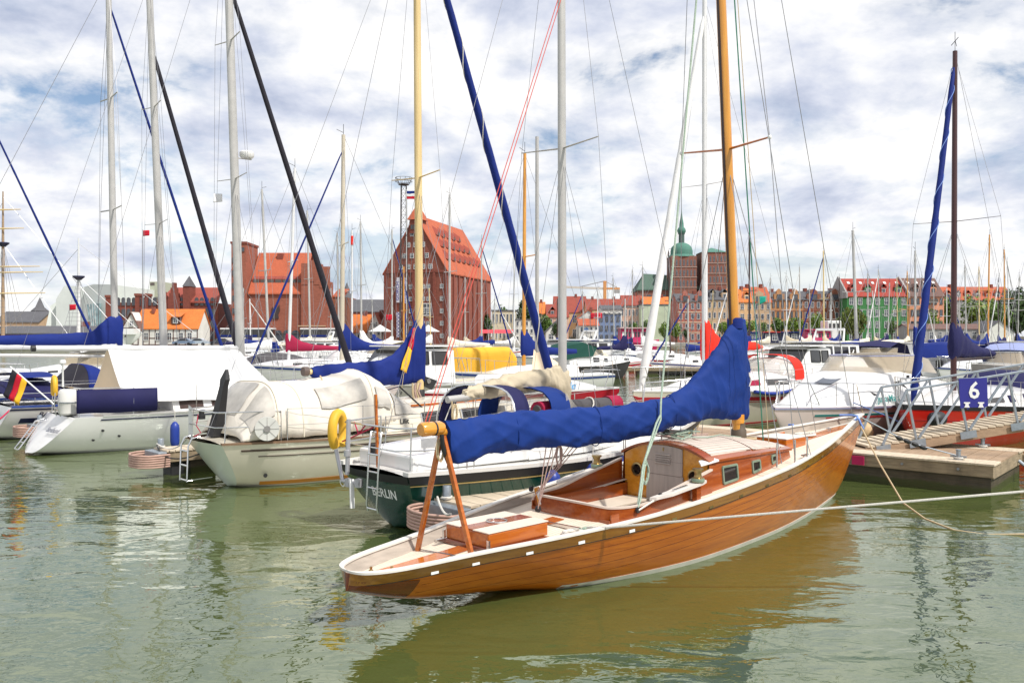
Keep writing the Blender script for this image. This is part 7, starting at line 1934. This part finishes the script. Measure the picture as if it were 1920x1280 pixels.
house('quay_shed', 'long low brown brick shed with grey roof at the left edge', -20, 190, 172, 626, 612, house_brick, slate, 1, 12, 'x', 14, fr=win_dark, chim=1, cat='shed')
house('grey_roofed_house', 'house with broad dark grey gable roof behind the brown shed', -10, 72, 240, 604, 584, p_tan, slate, 1, 3, 'x', 12, chim=0)
# church: two brick towers, copper helm and spire, green nave roof
def church():
    d = 640.0; x0 = gx(1196, d); R = thing('brick_church', 'large brick church with two towers, one with green copper dome and spire', 'church', (x0, d, 2.2), 0)
    X = lambda p: gx(p, d) - x0; Zp = lambda y: gz(y, d) - 2.2
    m = MB(); m.box(X(1196), X(1300), 0, 28, 0, Zp(543)); m.build('nave', church_brick, R)
    m = MB(); zr = Zp(513); ze = Zp(545)
    m.prism([V((X(1194), -1, ze)), V((X(1312), -1, ze + 1)), V((X(1296), 14, zr - 2)), V((X(1212), 14, zr))], (0, 0, 1)); m.prism([V((X(1212), 14, zr)), V((X(1296), 14, zr - 2)), V((X(1312), 29, ze)), V((X(1194), 29, ze))], (0, 0, 1)); m.prism([V((X(1194), -1, ze)), V((X(1212), 14, zr)), V((X(1194), 29, ze))], (.5, 0, .5)); m.build('nave_roof', copper_dark, R)
    for k in range(7): put_window(R, X(1203 + k * 14), -.1, Zp(572), 3.0, 6.5, win_dark, 0, True)
    def tower(a, b, yt, nm):
        w_ = X(b) - X(a); m = MB(); m.box(X(a), X(b), -6, -6 + w_, 0, Zp(yt)); t = m.build(nm, church_brick, R)
        mid = X(a) + w_ * .55
        lv = [yt + 3, yt + 20, yt + 23, yt + 40, yt + 44, yt + 62]
        for r in range(3 if yt > 473 else 4):
            zt = Zp(yt + 4 + r * 19); zb_ = Zp(yt + 18 + r * 19)
            for k in range(7):
                put_window(R, X(a) + w_ * (k + .5) / 7, -6.1, zb_, w_ * .055, (zt - zb_) * .7, church_brick if 0 else mat('pale_tracery', (.40, .30, .26), .8), 0, True)
            m = MB(); m.box(X(a) - .2, X(b) + .2, -6.4, -6.01, zb_ - 1.3, zb_ - .8); m.build('string_course', MATS['pale_tracery'], R)
        return w_
    w1 = tower(1256, 1303, 481, 'church_tower'); w2 = tower(1312, 1359, 474, 'church_tower')
    cx_, cy_ = X(1279.5), -6 + w1 / 2
    s = d / F
    def prof(pts): return [(r * s, Zp(y)) for r, y in pts]
    m = MB(); m.lathe(prof([(26, 481.8), (25, 480), (21, 477), (21, 470), (19, 463), (14, 458), (8, 455), (.2, 454.6)]), 16, (cx_, cy_, 0)); m.build('copper_dome', copper, R, 50)
    m = MB(); m.lathe(prof([(6.5, 456), (6.5, 455), (5.5, 454), (5.5, 439), (6.5, 438), (6.5, 437), (.2, 436.8)]), 8, (cx_, cy_, 0)); lt = m.build('lantern', mat('lantern_green', (.06, .10, .09), .7), R, 20)
    m = MB(); m.lathe(prof([(6, 437), (8, 434), (8.3, 431), (7, 427.5), (4.5, 425), (4, 418), (2.2, 408), (.8, 396), (.2, 388)]), 12, (cx_, cy_, 0)); m.build('spire', copper, R, 50)
    cx2 = X(1335.5); m = MB(); h = w2 / 2 + .6
    m.rings([[V((cx2 + a * h, -6 + w2 / 2 + b * h, Zp(474.2))) for a, b in ((-1,-1),(1,-1),(1,1),(-1,1))], [V((cx2 + a * .3, -6 + w2 / 2 + b * .3, Zp(464))) for a, b in ((-1,-1),(1,-1),(1,1),(-1,1))]]); m.build('tower_roof', copper, R)
church()
m = MB(); sp = thing('church_spire', 'small dark church spire between silo and warehouse', 'spire', (gx(648, 520), 520, 2.2), 0)
m.box(-5, 5, 0, 9, 0, gz(560, 520) - 2); m.build('tower', church_brick, sp); m = MB(); m.lathe([(4, gz(560, 520) - 2), (3, gz(552, 520) - 2), (1.5, gz(548, 520) - 2), (2, gz(545, 520) - 2), (.2, gz(530, 520) - 2)], 10, (0, 4, 0)); m.build('helm', slate, sp, 40)
sp = thing('church_spire', 'small dark church spire left of the white museum', 'spire', (gx(68, 520), 520, 2.2), 0)
m = MB(); m.box(-5, 5, 0, 9, 0, gz(588, 520) - 2); m.build('tower', church_brick, sp); m = MB(); m.lathe([(4.5, gz(588, 520) - 2), (5, gz(583, 520) - 2), (2.5, gz(576, 520) - 2), (.2, gz(558, 520) - 2)], 10, (0, 4, 0)); m.build('helm', slate, sp, 40)
house('long_slate_hall', 'long hall with dark slate roof between silo and warehouse', 648, 735, 330, 584, 561, dark_brick, slate, 1, 5, 'x', 14, fr=win_dark, chim=0, zb=2.2)
house('gabled_cottage', 'white cottage with red roof, gable to the quay, left of the warehouse', 655, 690, 216, 622, 590, p_white, tile_orange, 1, 3, 'x', 9)
house('gabled_cottage', 'pointed white gable cottage next to the warehouse', 690, 716, 212, 618, 588, p_white, tile_red, 2, 2, 'y', 12, topwin=1)
# town front, left to right
house('cream_villa', 'long cream villa right of the warehouse, half behind trees', 922, 968, 262, 583, 580, p_cream, slate, 2, 7, 'f', 10, chim=0)
house('white_villa', 'white three-storey villa with flat roof', 966, 1010, 250, 600, 597, p_white, slate, 3, 5, 'f', 10, chim=0)
house('red_roofed_house', 'house with orange red roof behind the dark tree', 1000, 1022, 300, 588, 566, p_cream, tile_orange, 1, 2, 'x', 10)
house('red_roofed_house', 'tall house with big red hipped roof and two dormers', 1026, 1066, 290, 594, 570, p_pink, tile_rust, 2, 3, 'x', 12, dorm=2)
house('red_roofed_house', 'high red gabled roof behind the grey mast', 1040, 1100, 330, 585, 555, p_peach, tile_rust, 2, 4, 'x', 12)
house('white_gabled_house', 'low white house with grey roof behind the round tree', 1024, 1062, 238, 622, 603, p_white, slate, 1, 2, 'y', 9)
house('white_gabled_house', 'white gabled house with round blue sign', 1086, 1122, 238, 610, 598, p_white, tile_red, 2, 4, 'x', 9)
house('tan_house', 'row house with red roof and yellow side gable', 1100, 1168, 320, 580, 560, p_peach, tile_rust, 2, 6, 'x', 12, chim=2)
house('white_gabled_house', 'white rounded gable house with red flags before it', 1084, 1122, 262, 596, 582, p_white, tile_red, 1, 3, 'y', 9)
house('blue_house', 'slate blue house with dark glazed front', 1122, 1164, 250, 590, 587, p_blue, slate, 3, 4, 'f', 10, fr=win_dark, chim=0)
house('white_row_house', 'white house with curved roof above the blue house', 1128, 1166, 280, 580, 572, p_white, slate, 2, 4, 'x', 10)
house('tan_row_house', 'long tan house with flat roof left of the mint wall', 1164, 1204, 290, 576, 572, p_pink, slate, 3, 6, 'f', 10, chim=0)
house('red_roofed_house', 'house with dark red roof below the church nave', 1168, 1208, 340, 572, 553, p_pink, tile_rust, 1, 3, 'x', 12)
house('red_roofed_house', 'orange red roof below the church tower', 1208, 1262, 335, 574, 556, p_cream, tile_orange, 1, 3, 'x', 12)
house('mint_wall_house', 'big blank pale mint green wall', 1202, 1270, 285, 572, 569, p_mint, slate, 0, 0, 'f', 8, chim=0)
house('corner_house', 'ornate red brick corner house with white bay and turret', 1271, 1326, 262, 565, 550, pink_brick, slate, 4, 5, 'x', 12, band=p_cream, bays=2)
house('tan_town_house', 'tan plaster town house right of the corner house', 1326, 1372, 262, 562, 543, p_tan, slate, 4, 5, 'x', 12, dorm=2)
house('tan_town_house', 'peach town house with orange mansard roof', 1372, 1412, 264, 566, 541, p_peach, tile_orange, 4, 3, 'x', 12, dorm=2)
house('tan_town_house', 'tan town house with steep red roof and crest gables', 1402, 1446, 266, 566, 537, p_tan, tile_red, 4, 4, 'x', 12, bays=1, chim=2)
house('orange_brick_house', 'orange brick building with dark arched windows and grey mansard', 1446, 1506, 268, 562, 546, orange_brick, slate, 4, 7, 'x', 12, fr=win_dark, bays=2, band=house_brick, chim=2, arch=True)
house('dark_brick_house', 'dark red brick building with white windows and grey mansard', 1506, 1586, 268, 562, 545, house_brick, slate, 4, 7, 'x', 12, dorm=2, bays=2, band=dark_brick, chim=2)
gh = house('green_house', 'green house with steep red roof and a row of dormers', 1588, 1703, 262, 555, 521, p_green, tile_crimson, 4, 7, 'x', 13, dorm=4, sky=5, chim=0)
for a in (1585.5, 1702):
    d = 262; m = MB(); x = gx(a, d) - gx(1588, d); ze, zr = gz(555, d) - ZQ, gz(521, d) - ZQ
    m.prism([V((x, -.6, ze - .6)), V((x, -.6, ze + .9)), V((x, 6.5, zr + 1.0)), V((x, 13.5, ze + .9)), V((x, 13.5, ze - .6))], (.45, 0, 0)); m.build('fire_wall', p_grey, gh)
sh = house('salmon_house', 'salmon house with brown roof and balconies', 1705, 1770, 264, 555, 520, p_salmon, tile_brown, 4, 6, 'x', 13, fr=win_dark, sky=4, dorm=2, chim=0)
for r in range(4):
    d = 264; W = gx(1770, d) - gx(1705, d); z = 2.0 + r * 3.4
    m = MB(); m.box(W * .42, W * .78, -1.3, -.005, z, z + .2); b = m.build('balcony', p_grey, sh); m = MB(); m.box(W * .42, W * .78, -1.3, -1.25, z + .2, z + 1.1); m.build('balcony_rail', win_dark, b)
house('red_roofed_row', 'long row with bright red roof and dormers behind the trees', 1772, 1902, 300, 562, 537, p_grey, tile_red, 2, 10, 'x', 12, dorm=7, chim=2)
house('low_shed', 'low grey shed with flat brown roof on the right quay', 1706, 1850, 236, 617, 608, p_grey, tile_brown, 1, 9, 'x', 9, fr=win_white, chim=0, cat='shed')
house('low_shed', 'white gabled shed on the right quay', 1846, 1900, 232, 622, 602, p_white, slate, 0, 0, 'y', 12, chim=0, cat='shed')

# ------------------------------------------------------------------ trees
def leaf_mat(n, c):
    m, nt, b = nodes_of(n); f = tex_noise(nt, .8, 5.0, .65)
    nt.links.new(ramp(nt, f, [(.3, scl(c, .55)), (.7, scl(c, 1.45))]), b.inputs['Base Color']); setin(b, Roughness=.6)
    return m
LEAF = {'lime': leaf_mat('leaf_lime', (.13, .21, .02)), 'mid': leaf_mat('leaf_mid', (.08, .15, .02)), 'deep': leaf_mat('leaf_deep', (.035, .075, .014)), 'willow': leaf_mat('leaf_willow', (.11, .14, .02))}
bark = mat('bark', (.09, .07, .05), .9, .3)
def tree(label, px, d, ybase, ytop, wpx, leaf='lime', trunk_f=.3, n=1500, willow=False, name='quay_tree', group='trees along the town quay', seed=0):
    rnd = random.Random(seed or px); z0 = ZQ; h = gz(ytop, d) - z0; rw = wpx / 2 / F * d
    R = thing(name, label, 'tree', (gx(px, d), d, z0), 0, group)
    th = h * trunk_f; m = MB(); m.tube([(0, 0, 0), (.05 * h * .3, 0, th), (0, .1, h * .75)], [h * .03, h * .022, h * .006], 7)
    for k in range(6):
        a = k * 1.05 + rnd.random(); z = th * (.8 + .25 * k * .4); m.tube([(0, 0, z), (rw * .35 * cos(a), rw * .35 * sin(a), z + h * .12), (rw * .75 * cos(a), rw * .75 * sin(a), z + h * (.2 + .05 * rnd.random()))], [h * .014, h * .009, h * .003], 5)
    m.build('trunk', bark, R, 60)
    cz = (th + h) / 2; rz_ = (h - th) / 2 * 1.08
    lobes = []
    for k in range(16):
        u, v = rnd.uniform(-1, 1), rnd.uniform(0, 2 * pi); r = .62 * rnd.random() ** .4
        q = sqrt(1 - u * u); lobes.append((V((rw * r * q * cos(v), rw * r * q * sin(v), cz + rz_ * r * u)), rnd.uniform(.32, .52)))
    m = MB(); sz = max(.16, h * .028)
    for i in range(n):
        c, f = lobes[i % 16]; g = V((rnd.gauss(0, 1), rnd.gauss(0, 1), rnd.gauss(0, 1))).normalized() * (rnd.random() ** .33)
        p = c + V((g.x * rw * f, g.y * rw * f, g.z * rz_ * f))
        if willow: p.z -= abs(g.x) * h * .12 + rnd.random() * h * .1
        nrm = (p - V((0, 0, cz)) + V((rnd.gauss(0, 1), rnd.gauss(0, 1), rnd.gauss(0, 1))) * rw * .6).normalized()
        t = nrm.orthogonal().normalized(); b = nrm.cross(t); s = sz * rnd.uniform(.7, 1.5); a = rnd.random() * 6.3
        t, b = t * cos(a) + b * sin(a), b * cos(a) - t * sin(a)
        if willow: b = V((rnd.uniform(-.2, .2), rnd.uniform(-.2, .2), -1)); t = t * .45; s *= 1.6
        m.add([p - t * s, p - b * s * .7, p + t * s, p + b * s * .7], [(0, 1, 2, 3)])
    m.build('crown', LEAF[leaf], R)
    return R
tree('round lime green tree between blue cover and tan houses', 1357, 248, 640, 597, 30, 'lime')
tree('round lime green tree right of the blue mast cover', 1404, 248, 640, 596, 34, 'lime')
tree('round tree before the orange brick house', 1458, 250, 640, 594, 30, 'mid')
tree('pale round tree before the orange and dark brick houses', 1490, 248, 640, 588, 46, 'lime')
tree('broad lime tree before the dark brick house', 1533, 250, 640, 584, 48, 'lime')
tree('drooping willow left of the green house', 1600, 246, 645, 568, 52, 'willow', .2, 2600, True)
tree('small pale tree left of the willow', 1577, 250, 640, 590, 26, 'lime')
tree('small dark tree before the green house', 1672, 250, 640, 596, 24, 'mid')
tree('dark green tree row beside the blue house, left one', 1187, 246, 640, 600, 30, 'mid', .2)
tree('dark green tree row beside the blue house, middle one', 1212, 246, 640, 598, 34, 'mid', .2)
tree('lime tree below the mint wall', 1246, 246, 640, 600, 26, 'lime', .2)
tree('round dark tree before the low white house', 1043, 232, 640, 602, 26, 'deep', .25)
tree('big dark tree behind the white villa', 990, 285, 640, 558, 54, 'deep', .15, 2600)
tree('brownish green tree beside the hipped roof', 1026, 262, 640, 585, 34, 'mid', .15)
tree('tall dark tree at the warehouse corner', 914, 225, 645, 585, 24, 'deep', .1)
tree('green tree crown over the cream villa', 940, 300, 630, 567, 34, 'mid', .2)
tree('broad green tree right of the red sailboat mast', 1838, 275, 640, 548, 90, 'lime', .15, 3000)
tree('broad green tree behind the blue furled genoa', 1775, 278, 640, 552, 56, 'mid', .15, 2200)
tree('tall dark green tree at the right edge of the quay', 1905, 275, 640, 533, 80, 'deep', .15, 3000)
tree('lime tree behind the low shed roof', 1745, 258, 640, 580, 44, 'lime', .2)
tree('bushy tree over the white gabled shed', 1872, 262, 640, 566, 60, 'mid', .15, 2400)
tree('lime tree before the corner house and mint wall', 1268, 246, 640, 604, 24, 'lime', .2)
tree('round lime tree before the tan house', 1325, 247, 640, 600, 26, 'lime', .25)
tree('small round tree before the peach town house', 1430, 248, 640, 600, 22, 'mid', .25)
tree('thin tree beside the corner house', 1286, 250, 640, 612, 16, 'deep', .2, 700)

# ------------------------------------------------------------------ lattice mast, crane, tall ship, coaches, cars, stalls
def lattice():
    d = 190.0; x = gx(757, d); R = thing('lattice_tower', 'dark steel lattice light tower with lamp platform in front of the warehouse', 'tower', (x, d, ZQ), 0)
    h = gz(348, d) - ZQ; m = MB(); a = .85; steel_d = mat('tower_steel', (.06, .05, .05), .6)
    f = lambda z: a * (1 - .35 * z / h)
    for sx, sy in ((-1,-1),(1,-1),(1,1),(-1,1)): m.bar((sx * f(0), sy * f(0), 0), (sx * f(h), sy * f(h), h), .12, .12)
    n = 22
    for k in range(n):
        z0, z1 = h * k / n, h * (k + 1) / n
        for (ax_, ay), (bx_, by) in (((-1,-1),(1,-1)), ((1,-1),(1,1)), ((1,1),(-1,1)), ((-1,1),(-1,-1))):
            m.bar((ax_ * f(z0), ay * f(z0), z0), (bx_ * f(z1), by * f(z1), z1), .06, .06); m.bar((ax_ * f(z1), ay * f(z1), z1), (bx_ * f(z1), by * f(z1), z1), .05, .05)
    m.build('lattice', steel_d, R)
    m = MB(); m.lathe([(.3, h), (1.2, h + .15), (1.2, h + .3), (.1, h + .32)], 12); m.build('platform', steel_d, R)
    m = MB()
    for k in range(10):
        b = 2 * pi * k / 10; c = 2 * pi * (k + 1) / 10
        for z in (.9, 1.7): m.bar((1.9 * cos(b), 1.9 * sin(b), h + z), (1.9 * cos(c), 1.9 * sin(c), h + z), .08, .08)
        m.bar((1.2 * cos(b), 1.2 * sin(b), h + .25), (1.9 * cos(b), 1.9 * sin(b), h + 1.7), .07, .07)
    m.build('lamp_ring', steel_d, R)
lattice()
fl = thing('harbour_flag', 'blue white red flag with crest beside the lattice tower', 'flag', at(762, 358, 188) - V((0, 0, 0)), 0)
for k, (mt, nm) in enumerate(((cover_royal, 'blue_band'), (flag_white, 'white_band'), (flag_red, 'red_band'))):
    z = gz(358, 188); wavy_cloth(nm, fl, V((0, 0, -k * .6)), V((2.2, 0, -k * .6)), V((2.2, 0, -.6 - k * .6)), V((0, 0, -.6 - k * .6)), mt, amp=.08)
m = MB(); m.tube([(0, 0, .3), (0, 0, -(gz(358, 188) - ZQ))], .05, 5); m.build('flag_pole', white_paint, fl)
def crane():
    d = 560.0; R = thing('tower_crane', 'orange and white tower crane behind the town roofs', 'crane', (gx(1134, d), d, 2.2), 0); oc = mat('crane_orange', (.60, .27, .09), .6)
    h = gz(541, d) - 2.2; m = MB(); m.bar((0, 0, 0), (0, 0, h + 5), 2.0, 2.0, up=(0, 1, 0)); m.build('crane_mast', oc, R)
    m = MB(); m.bar((gx(1062, d) - gx(1134, d), 0, h + 1), (0, 0, h), 1.2, 1.4); m.build('jib', mat('crane_white', (.55, .50, .44), .6), R)
    m = MB(); m.bar((0, 0, h), (gx(1162, d) - gx(1134, d), 0, h), 1.2, 1.3); cj = m.build('counter_jib', oc, R); m = MB(); m.box(gx(1152, d) - gx(1134, d), gx(1162, d) - gx(1134, d), -1, 1, h - 3, h - .8); m.build('counterweight', p_grey, cj)
    m = MB(); m.tube([(0, 0, h + 5), (gx(1085, d) - gx(1134, d), 0, h + 1)], .25, 4); m.tube([(0, 0, h + 5), (gx(1158, d) - gx(1134, d), 0, h + .6)], .25, 4); m.build('tie_bar', wire, R)
crane()
def tall_ship():
    d = 158.0; R = thing('tall_ship', 'white hulled square-rigged tall ship at the far left quay', 'ship', (gx(-40, d), d + 4, 0), radians(2)); L = gx(246, d) - gx(-40, d)
    H = std_hull(L, 7.0, gz(632, d), gz(624, d), .5, 1.5, .3, .12, .3, ns=24, nk=6); H.build(gel_white, R); H.deck(dock_wood, R, .1, .1); H.ribbon('rust_band', dock_side, R, .5, .1, 'z', .03)
    for k in range(7): p = H.pt(L * (.66 + .04 * k), H.tz(L * .66, gz(636, d)), -1, .02); m = MB(); m.lathe([(.01, -.03), (.22, -.03), (.22, .03), (.01, .03)], 8, p, axis='y'); m.build('porthole', win_dark, R)
    for px, ty, yards, mt in ((3, 352, [(388, 36), (424, 42), (497, 72), (508, 78), (548, 82)], dock_dark), (146, 441, [], alu_white)):
        x = gx(px - 22, d) - gx(-40, d); h = gz(ty, d); m = MB(); m.tube([(x, 0, 1), (x, 0, h * .6), (x, 0, h)], [.35, .28, .12], 8); m.build('mast', mt, R, 60)
        for y, hw in yards:
            z = gz(y, d); w_ = hw / F * d; m = MB(); m.tube([(x - w_ * .2, -.5, z), (x, -.5, z), (x + w_, -.5, z + .1)], [.08, .16, .08], 6); m.build('yard', mast_cream, R, 60)
        z = gz(ty + (ty < 400 and 100 or 75), d); m = MB(); m.lathe([(.4, -.6), (1.1, 0), (1.1, .2), (.2, .25)], 10, (x, 0, z)); m.build('fighting_top', navy, R)
        for s in (-1, 1):
            for k in range(4): stay(R, V((x - 1.5 + k * 1.3, s * 3.2, 3)), V((x, 0, z)), .04)
        for k in range(14):
            f = k / 14; m = MB(); m.bar(V((x - 1.5, -3.2, 3)).lerp(V((x, 0, z)), f), V((x + 2.4, -3.2, 3)).lerp(V((x, 0, z)), f), .05, .05); m.build('ratline', wire, R)
        stay(R, V((x + 22, 0, 3)), V((x, 0, h - 1)), .04); stay(R, V((x + 12, 0, 3)), V((x, 0, z)), .04); stay(R, V((x - 14, 0, 3)), V((x, 0, h - 2)), .04)
    m = MB(); x = gx(215, d) - gx(-40, d); m.box(x - 2, x + 2, -1.5, 1.5, H.pt(x, 1, 1).z - .1, H.pt(x, 1, 1).z + 1.0); m.build('deck_house', gel_white, R)
tall_ship()
def coach(label, px0, px1, d, col_, accent, group=None):
    x0 = gx(px0, d); W = gx(px1, d) - x0; R = thing('coach', label, 'coach', (x0, d, ZQ), 0)
    m = MB(); m.box(0, W, 0, 2.5, .45, 1.6); m.build('body_panel', col_, R, bevel=.08)
    m = MB(); m.box(.05, W - .05, .05, 2.45, 1.602, 3.35); m.build('window_band', dark_glass, R, bevel=.1)
    m = MB(); m.box(.0, W, 0, 2.5, 3.3, 3.62); m.build('roof', gel_white, R, bevel=.1)
    m = MB(); m.box(W * .02, W * .7, -.03, .045, 1.75, 2.15); m.build('side_flash', accent, R)
    for k in range(7): m = MB(); m.box(W * (.1 + .13 * k), W * (.1 + .13 * k) + .06, -.02, .045, 2.2, 3.3); m.build('window_post', black, R)
    for f in (.16, .80, .88):
        m = MB(); m.lathe([(.01, -.1), (.5, -.1), (.5, .25), (.01, .25)], 14, (W * f, .1, .5), axis='y'); w_ = m.build('wheel', black, R, 40); m = MB(); m.lathe([(.01, .0), (.28, .0), (.28, .03), (.01, .03)], 10, (W * f, -.17, .5), axis='y'); m.build('hub', galv, w_)
    m = MB(); m.bar((W - .2, -.3, 2.6), (W + .1, -.3, 2.2), .15, .15); m.build('mirror', black, R)
coach('white coach with black windows and blue flash on the left quay', 412, 512, 181, gel_warm, cover_royal)
coach('white and royal blue coach farther right on the quay', 562, 642, 183, gel_warm, cover_royal)
def car(label, px, d, mt):
    R = thing('parked_car', label, 'car', (gx(px, d), d, ZQ), 0, 'cars parked on the left quay')
    m = MB(); pr = [(0, .35), (.05, .75), (.9, .92), (1.6, 1.42), (2.9, 1.45), (3.6, .98), (4.2, .85), (4.3, .4)]
    m.rings([[V((x, y, z)) for x, z in pr] for y in (0, 1.7)][::-1]); m.build('body', mt, R, 30)
    m = MB(); m.prism([V((1.05, -.01, .95)), V((3.4, -.01, .98)), V((2.8, -.01, 1.38)), V((1.68, -.01, 1.36))], (0, .02, 0)); m.build('side_windows', dark_glass, R)
    for x in (.85, 3.4): m = MB(); m.lathe([(.01, -.05), (.32, -.05), (.32, .15), (.01, .15)], 12, (x, .05, .32), axis='y'); m.build('wheel', black, R, 40)
car('silver blue car parked beside the half-timbered house', 322, 172, mat('car_blue', (.16, .22, .32), .3, .1, coat=.5)); car('pale blue car parked right of the silver blue one', 349, 173, mat('car_pale', (.42, .48, .55), .3, .1, coat=.5))
car('dark car parked left of the first coach', 390, 176, mat('car_dark', (.04, .04, .05), .3, .1, coat=.5)); car('white car parked between the two coaches', 522, 178, gel_white)
def cruise_boat(label, px0, px1, d, mt, roof, z1, yaw=0):
    x0 = gx(px0, d); W = gx(px1, d) - x0; R = thing('excursion_boat', label, 'ferry', (x0, d, 0), radians(yaw)); H = std_hull(W, 5.0, 1.5, 2.0, .85, .6, 0, .08, -.1, ns=18, nk=6); H.build(mt, R); H.deck(gel_white, R, .0, .05)
    cb, side = cabin_loft(R, [(W*.08,2.1,1.5,z1,.1),(W*.7,2.1,1.5,z1,.1),(W*.8,1.6,1.6,z1*.8,.1)], mt, n=6)
    for k in range(8): side_window(R, side, W*(.11+.07*k), W*(.16+.07*k), .4, .8, -1, dark_glass if k % 3 else win_white)
    m = MB(); m.box(W*.05, W*.76, -2.3, 2.3, z1 + .12, z1 + .3); m.build('awning_roof', roof, R)
cruise_boat('crimson excursion boat with pale roof below the blue house', 1155, 1236, 140, magenta_paint, mat('roof_pink', (.60, .35, .36), .6), 3.6)
cruise_boat('crimson working boat with white wheelhouse before the willow', 1500, 1572, 150, magenta_paint, magenta_paint, 3.4)
m = MB(); wb = [o for o in bpy.data.objects if o.get('label', '').startswith('crimson working boat')][0]
W = gx(1572, 150) - gx(1500, 150); m.box(W*.62, W*.98, -1.8, 1.8, 2.0, 5.2); wh = m.build('wheelhouse', gel_white, wb, bevel=.15)
for k in range(3): m = MB(); m.box(W*(.66+.1*k), W*(.72+.1*k), -1.86, -1.81, 3.9, 4.7); m.build('window', dark_glass, wh)
m = MB(); m.tube([(W*.8, 0, 5.2), (W*.8, 0, 8.0)], .12, 6); m.tube([(W*.8, -.8, 7), (W*.8, .8, 7)], .08, 5); m.build('signal_mast', gel_white, wh)
for k, (a, b, lab) in enumerate(((1404, 1426, 'first blue and white kiosk container on the town quay'), (1430, 1462, 'second blue kiosk container with red trim'), (1464, 1500, 'third blue and white container beside the crimson boat'))):
    d = 232; R = thing('kiosk', lab, 'kiosk', (gx(a, d), d, ZQ), 0, 'kiosks on the town quay'); W = gx(b, d) - gx(a, d)
    m = MB(); m.box(0, W, 0, 3, 0, 2.9); m.build('container', navy if k else blue_hull, R); m = MB(); m.box(-.1, W + .1, -.6, 3.1, 2.903, 3.1); m.build('roof', red_paint if k == 1 else cover_royal, R)
    for j in range(2): put_window(R, W * (.3 + .4 * j), -.03, .8, W * .25, 1.5, win_white)
R = thing('red_parasols', 'long red restaurant awning at the warehouse corner', 'awning', (gx(900, 205), 205, ZQ), 0); W = gx(965, 205) - gx(900, 205)
m = MB(); m.rings([[V((x, 0, 2.6)), V((x, 2, 3.5)), V((x, 4, 2.6))] for x in (0, W)], 0, False, False, close=False); m.build('canopy', mat('awning_red', (.62, .06, .08), .6), R)
for k in range(5): m = MB(); m.tube([(W * k / 4, .1, 0), (W * k / 4, .1, 2.65)], .06, 5); m.build('post', white_paint, R)
for px, d, lab in ((713, 186, 'white parasol with blue print before the warehouse, left one'), (803, 190, 'pale blue parasol right of the pale mast')):
    R = thing('parasol', lab, 'parasol', (gx(px, d), d, ZQ), 0, 'parasols on the quay'); m = MB(); m.lathe([(2.6, 2.9), (1.3, 3.6), (.05, 4.4)], 8); m.build('canopy', cover_white, R); m = MB(); m.tube([(0, 0, 0), (0, 0, 4.4)], .05, 6); m.build('pole', white_paint, R)
R = thing('round_sign', 'round blue sign on the white gabled house', 'sign', (gx(1099, 237), 237 - .2, gz(618, 237)), 0); m = MB(); m.lathe([(.01, -.05), (.62, -.05), (.62, .05), (.01, .05)], 20, (0, 0, 0), axis='y'); m.build('disc', mat('sign_disc', (.03, .12, .34), .5), R)
for px, py, d, mt, lab in ((268, 432, 30, flag_red, 'small red and white flag flying left of the second mast'), (1424, 556, 40, flag_teal, 'teal green flag hung right of the wooden mast'), (130, 571, 150, flag_red, 'red flag with white print beside the tall ship mast'), (723, 590, 60, flag_red, 'small red flag with white cross before the warehouse'), (1107, 587, 236, flag_red, 'crimson flag on the white gabled house, left one'), (1117, 587, 236, flag_red, 'crimson flag on the white gabled house, middle one')):
    p = at(px, py, d); s = 12 / F * d; R = thing('small_flag', lab, 'flag', p, 0); top = p.z
    wavy_cloth('flag_cloth', R, V((0, 0, 0)), V((s, 0, .05 * s)), V((s, 0, -s * .8)), V((0, 0, -s * .9)) if mt != flag_teal else V((-s * .3, 0, -s * 1.4)), mt, nu=5, nv=4, amp=.05 * s)
    m = MB(); m.tube([V((0, 0, .1 * s)), V((0, 0, -p.z + (ZQ if d > 160 else 0)))], .0012 * d * .25 + .004, 4); m.build('flag_halyard', wire, R)
dup = {k: v for k, v in LABELS.items() if len(v) > 1}
if dup: print('DUPLICATE LABELS', dup)
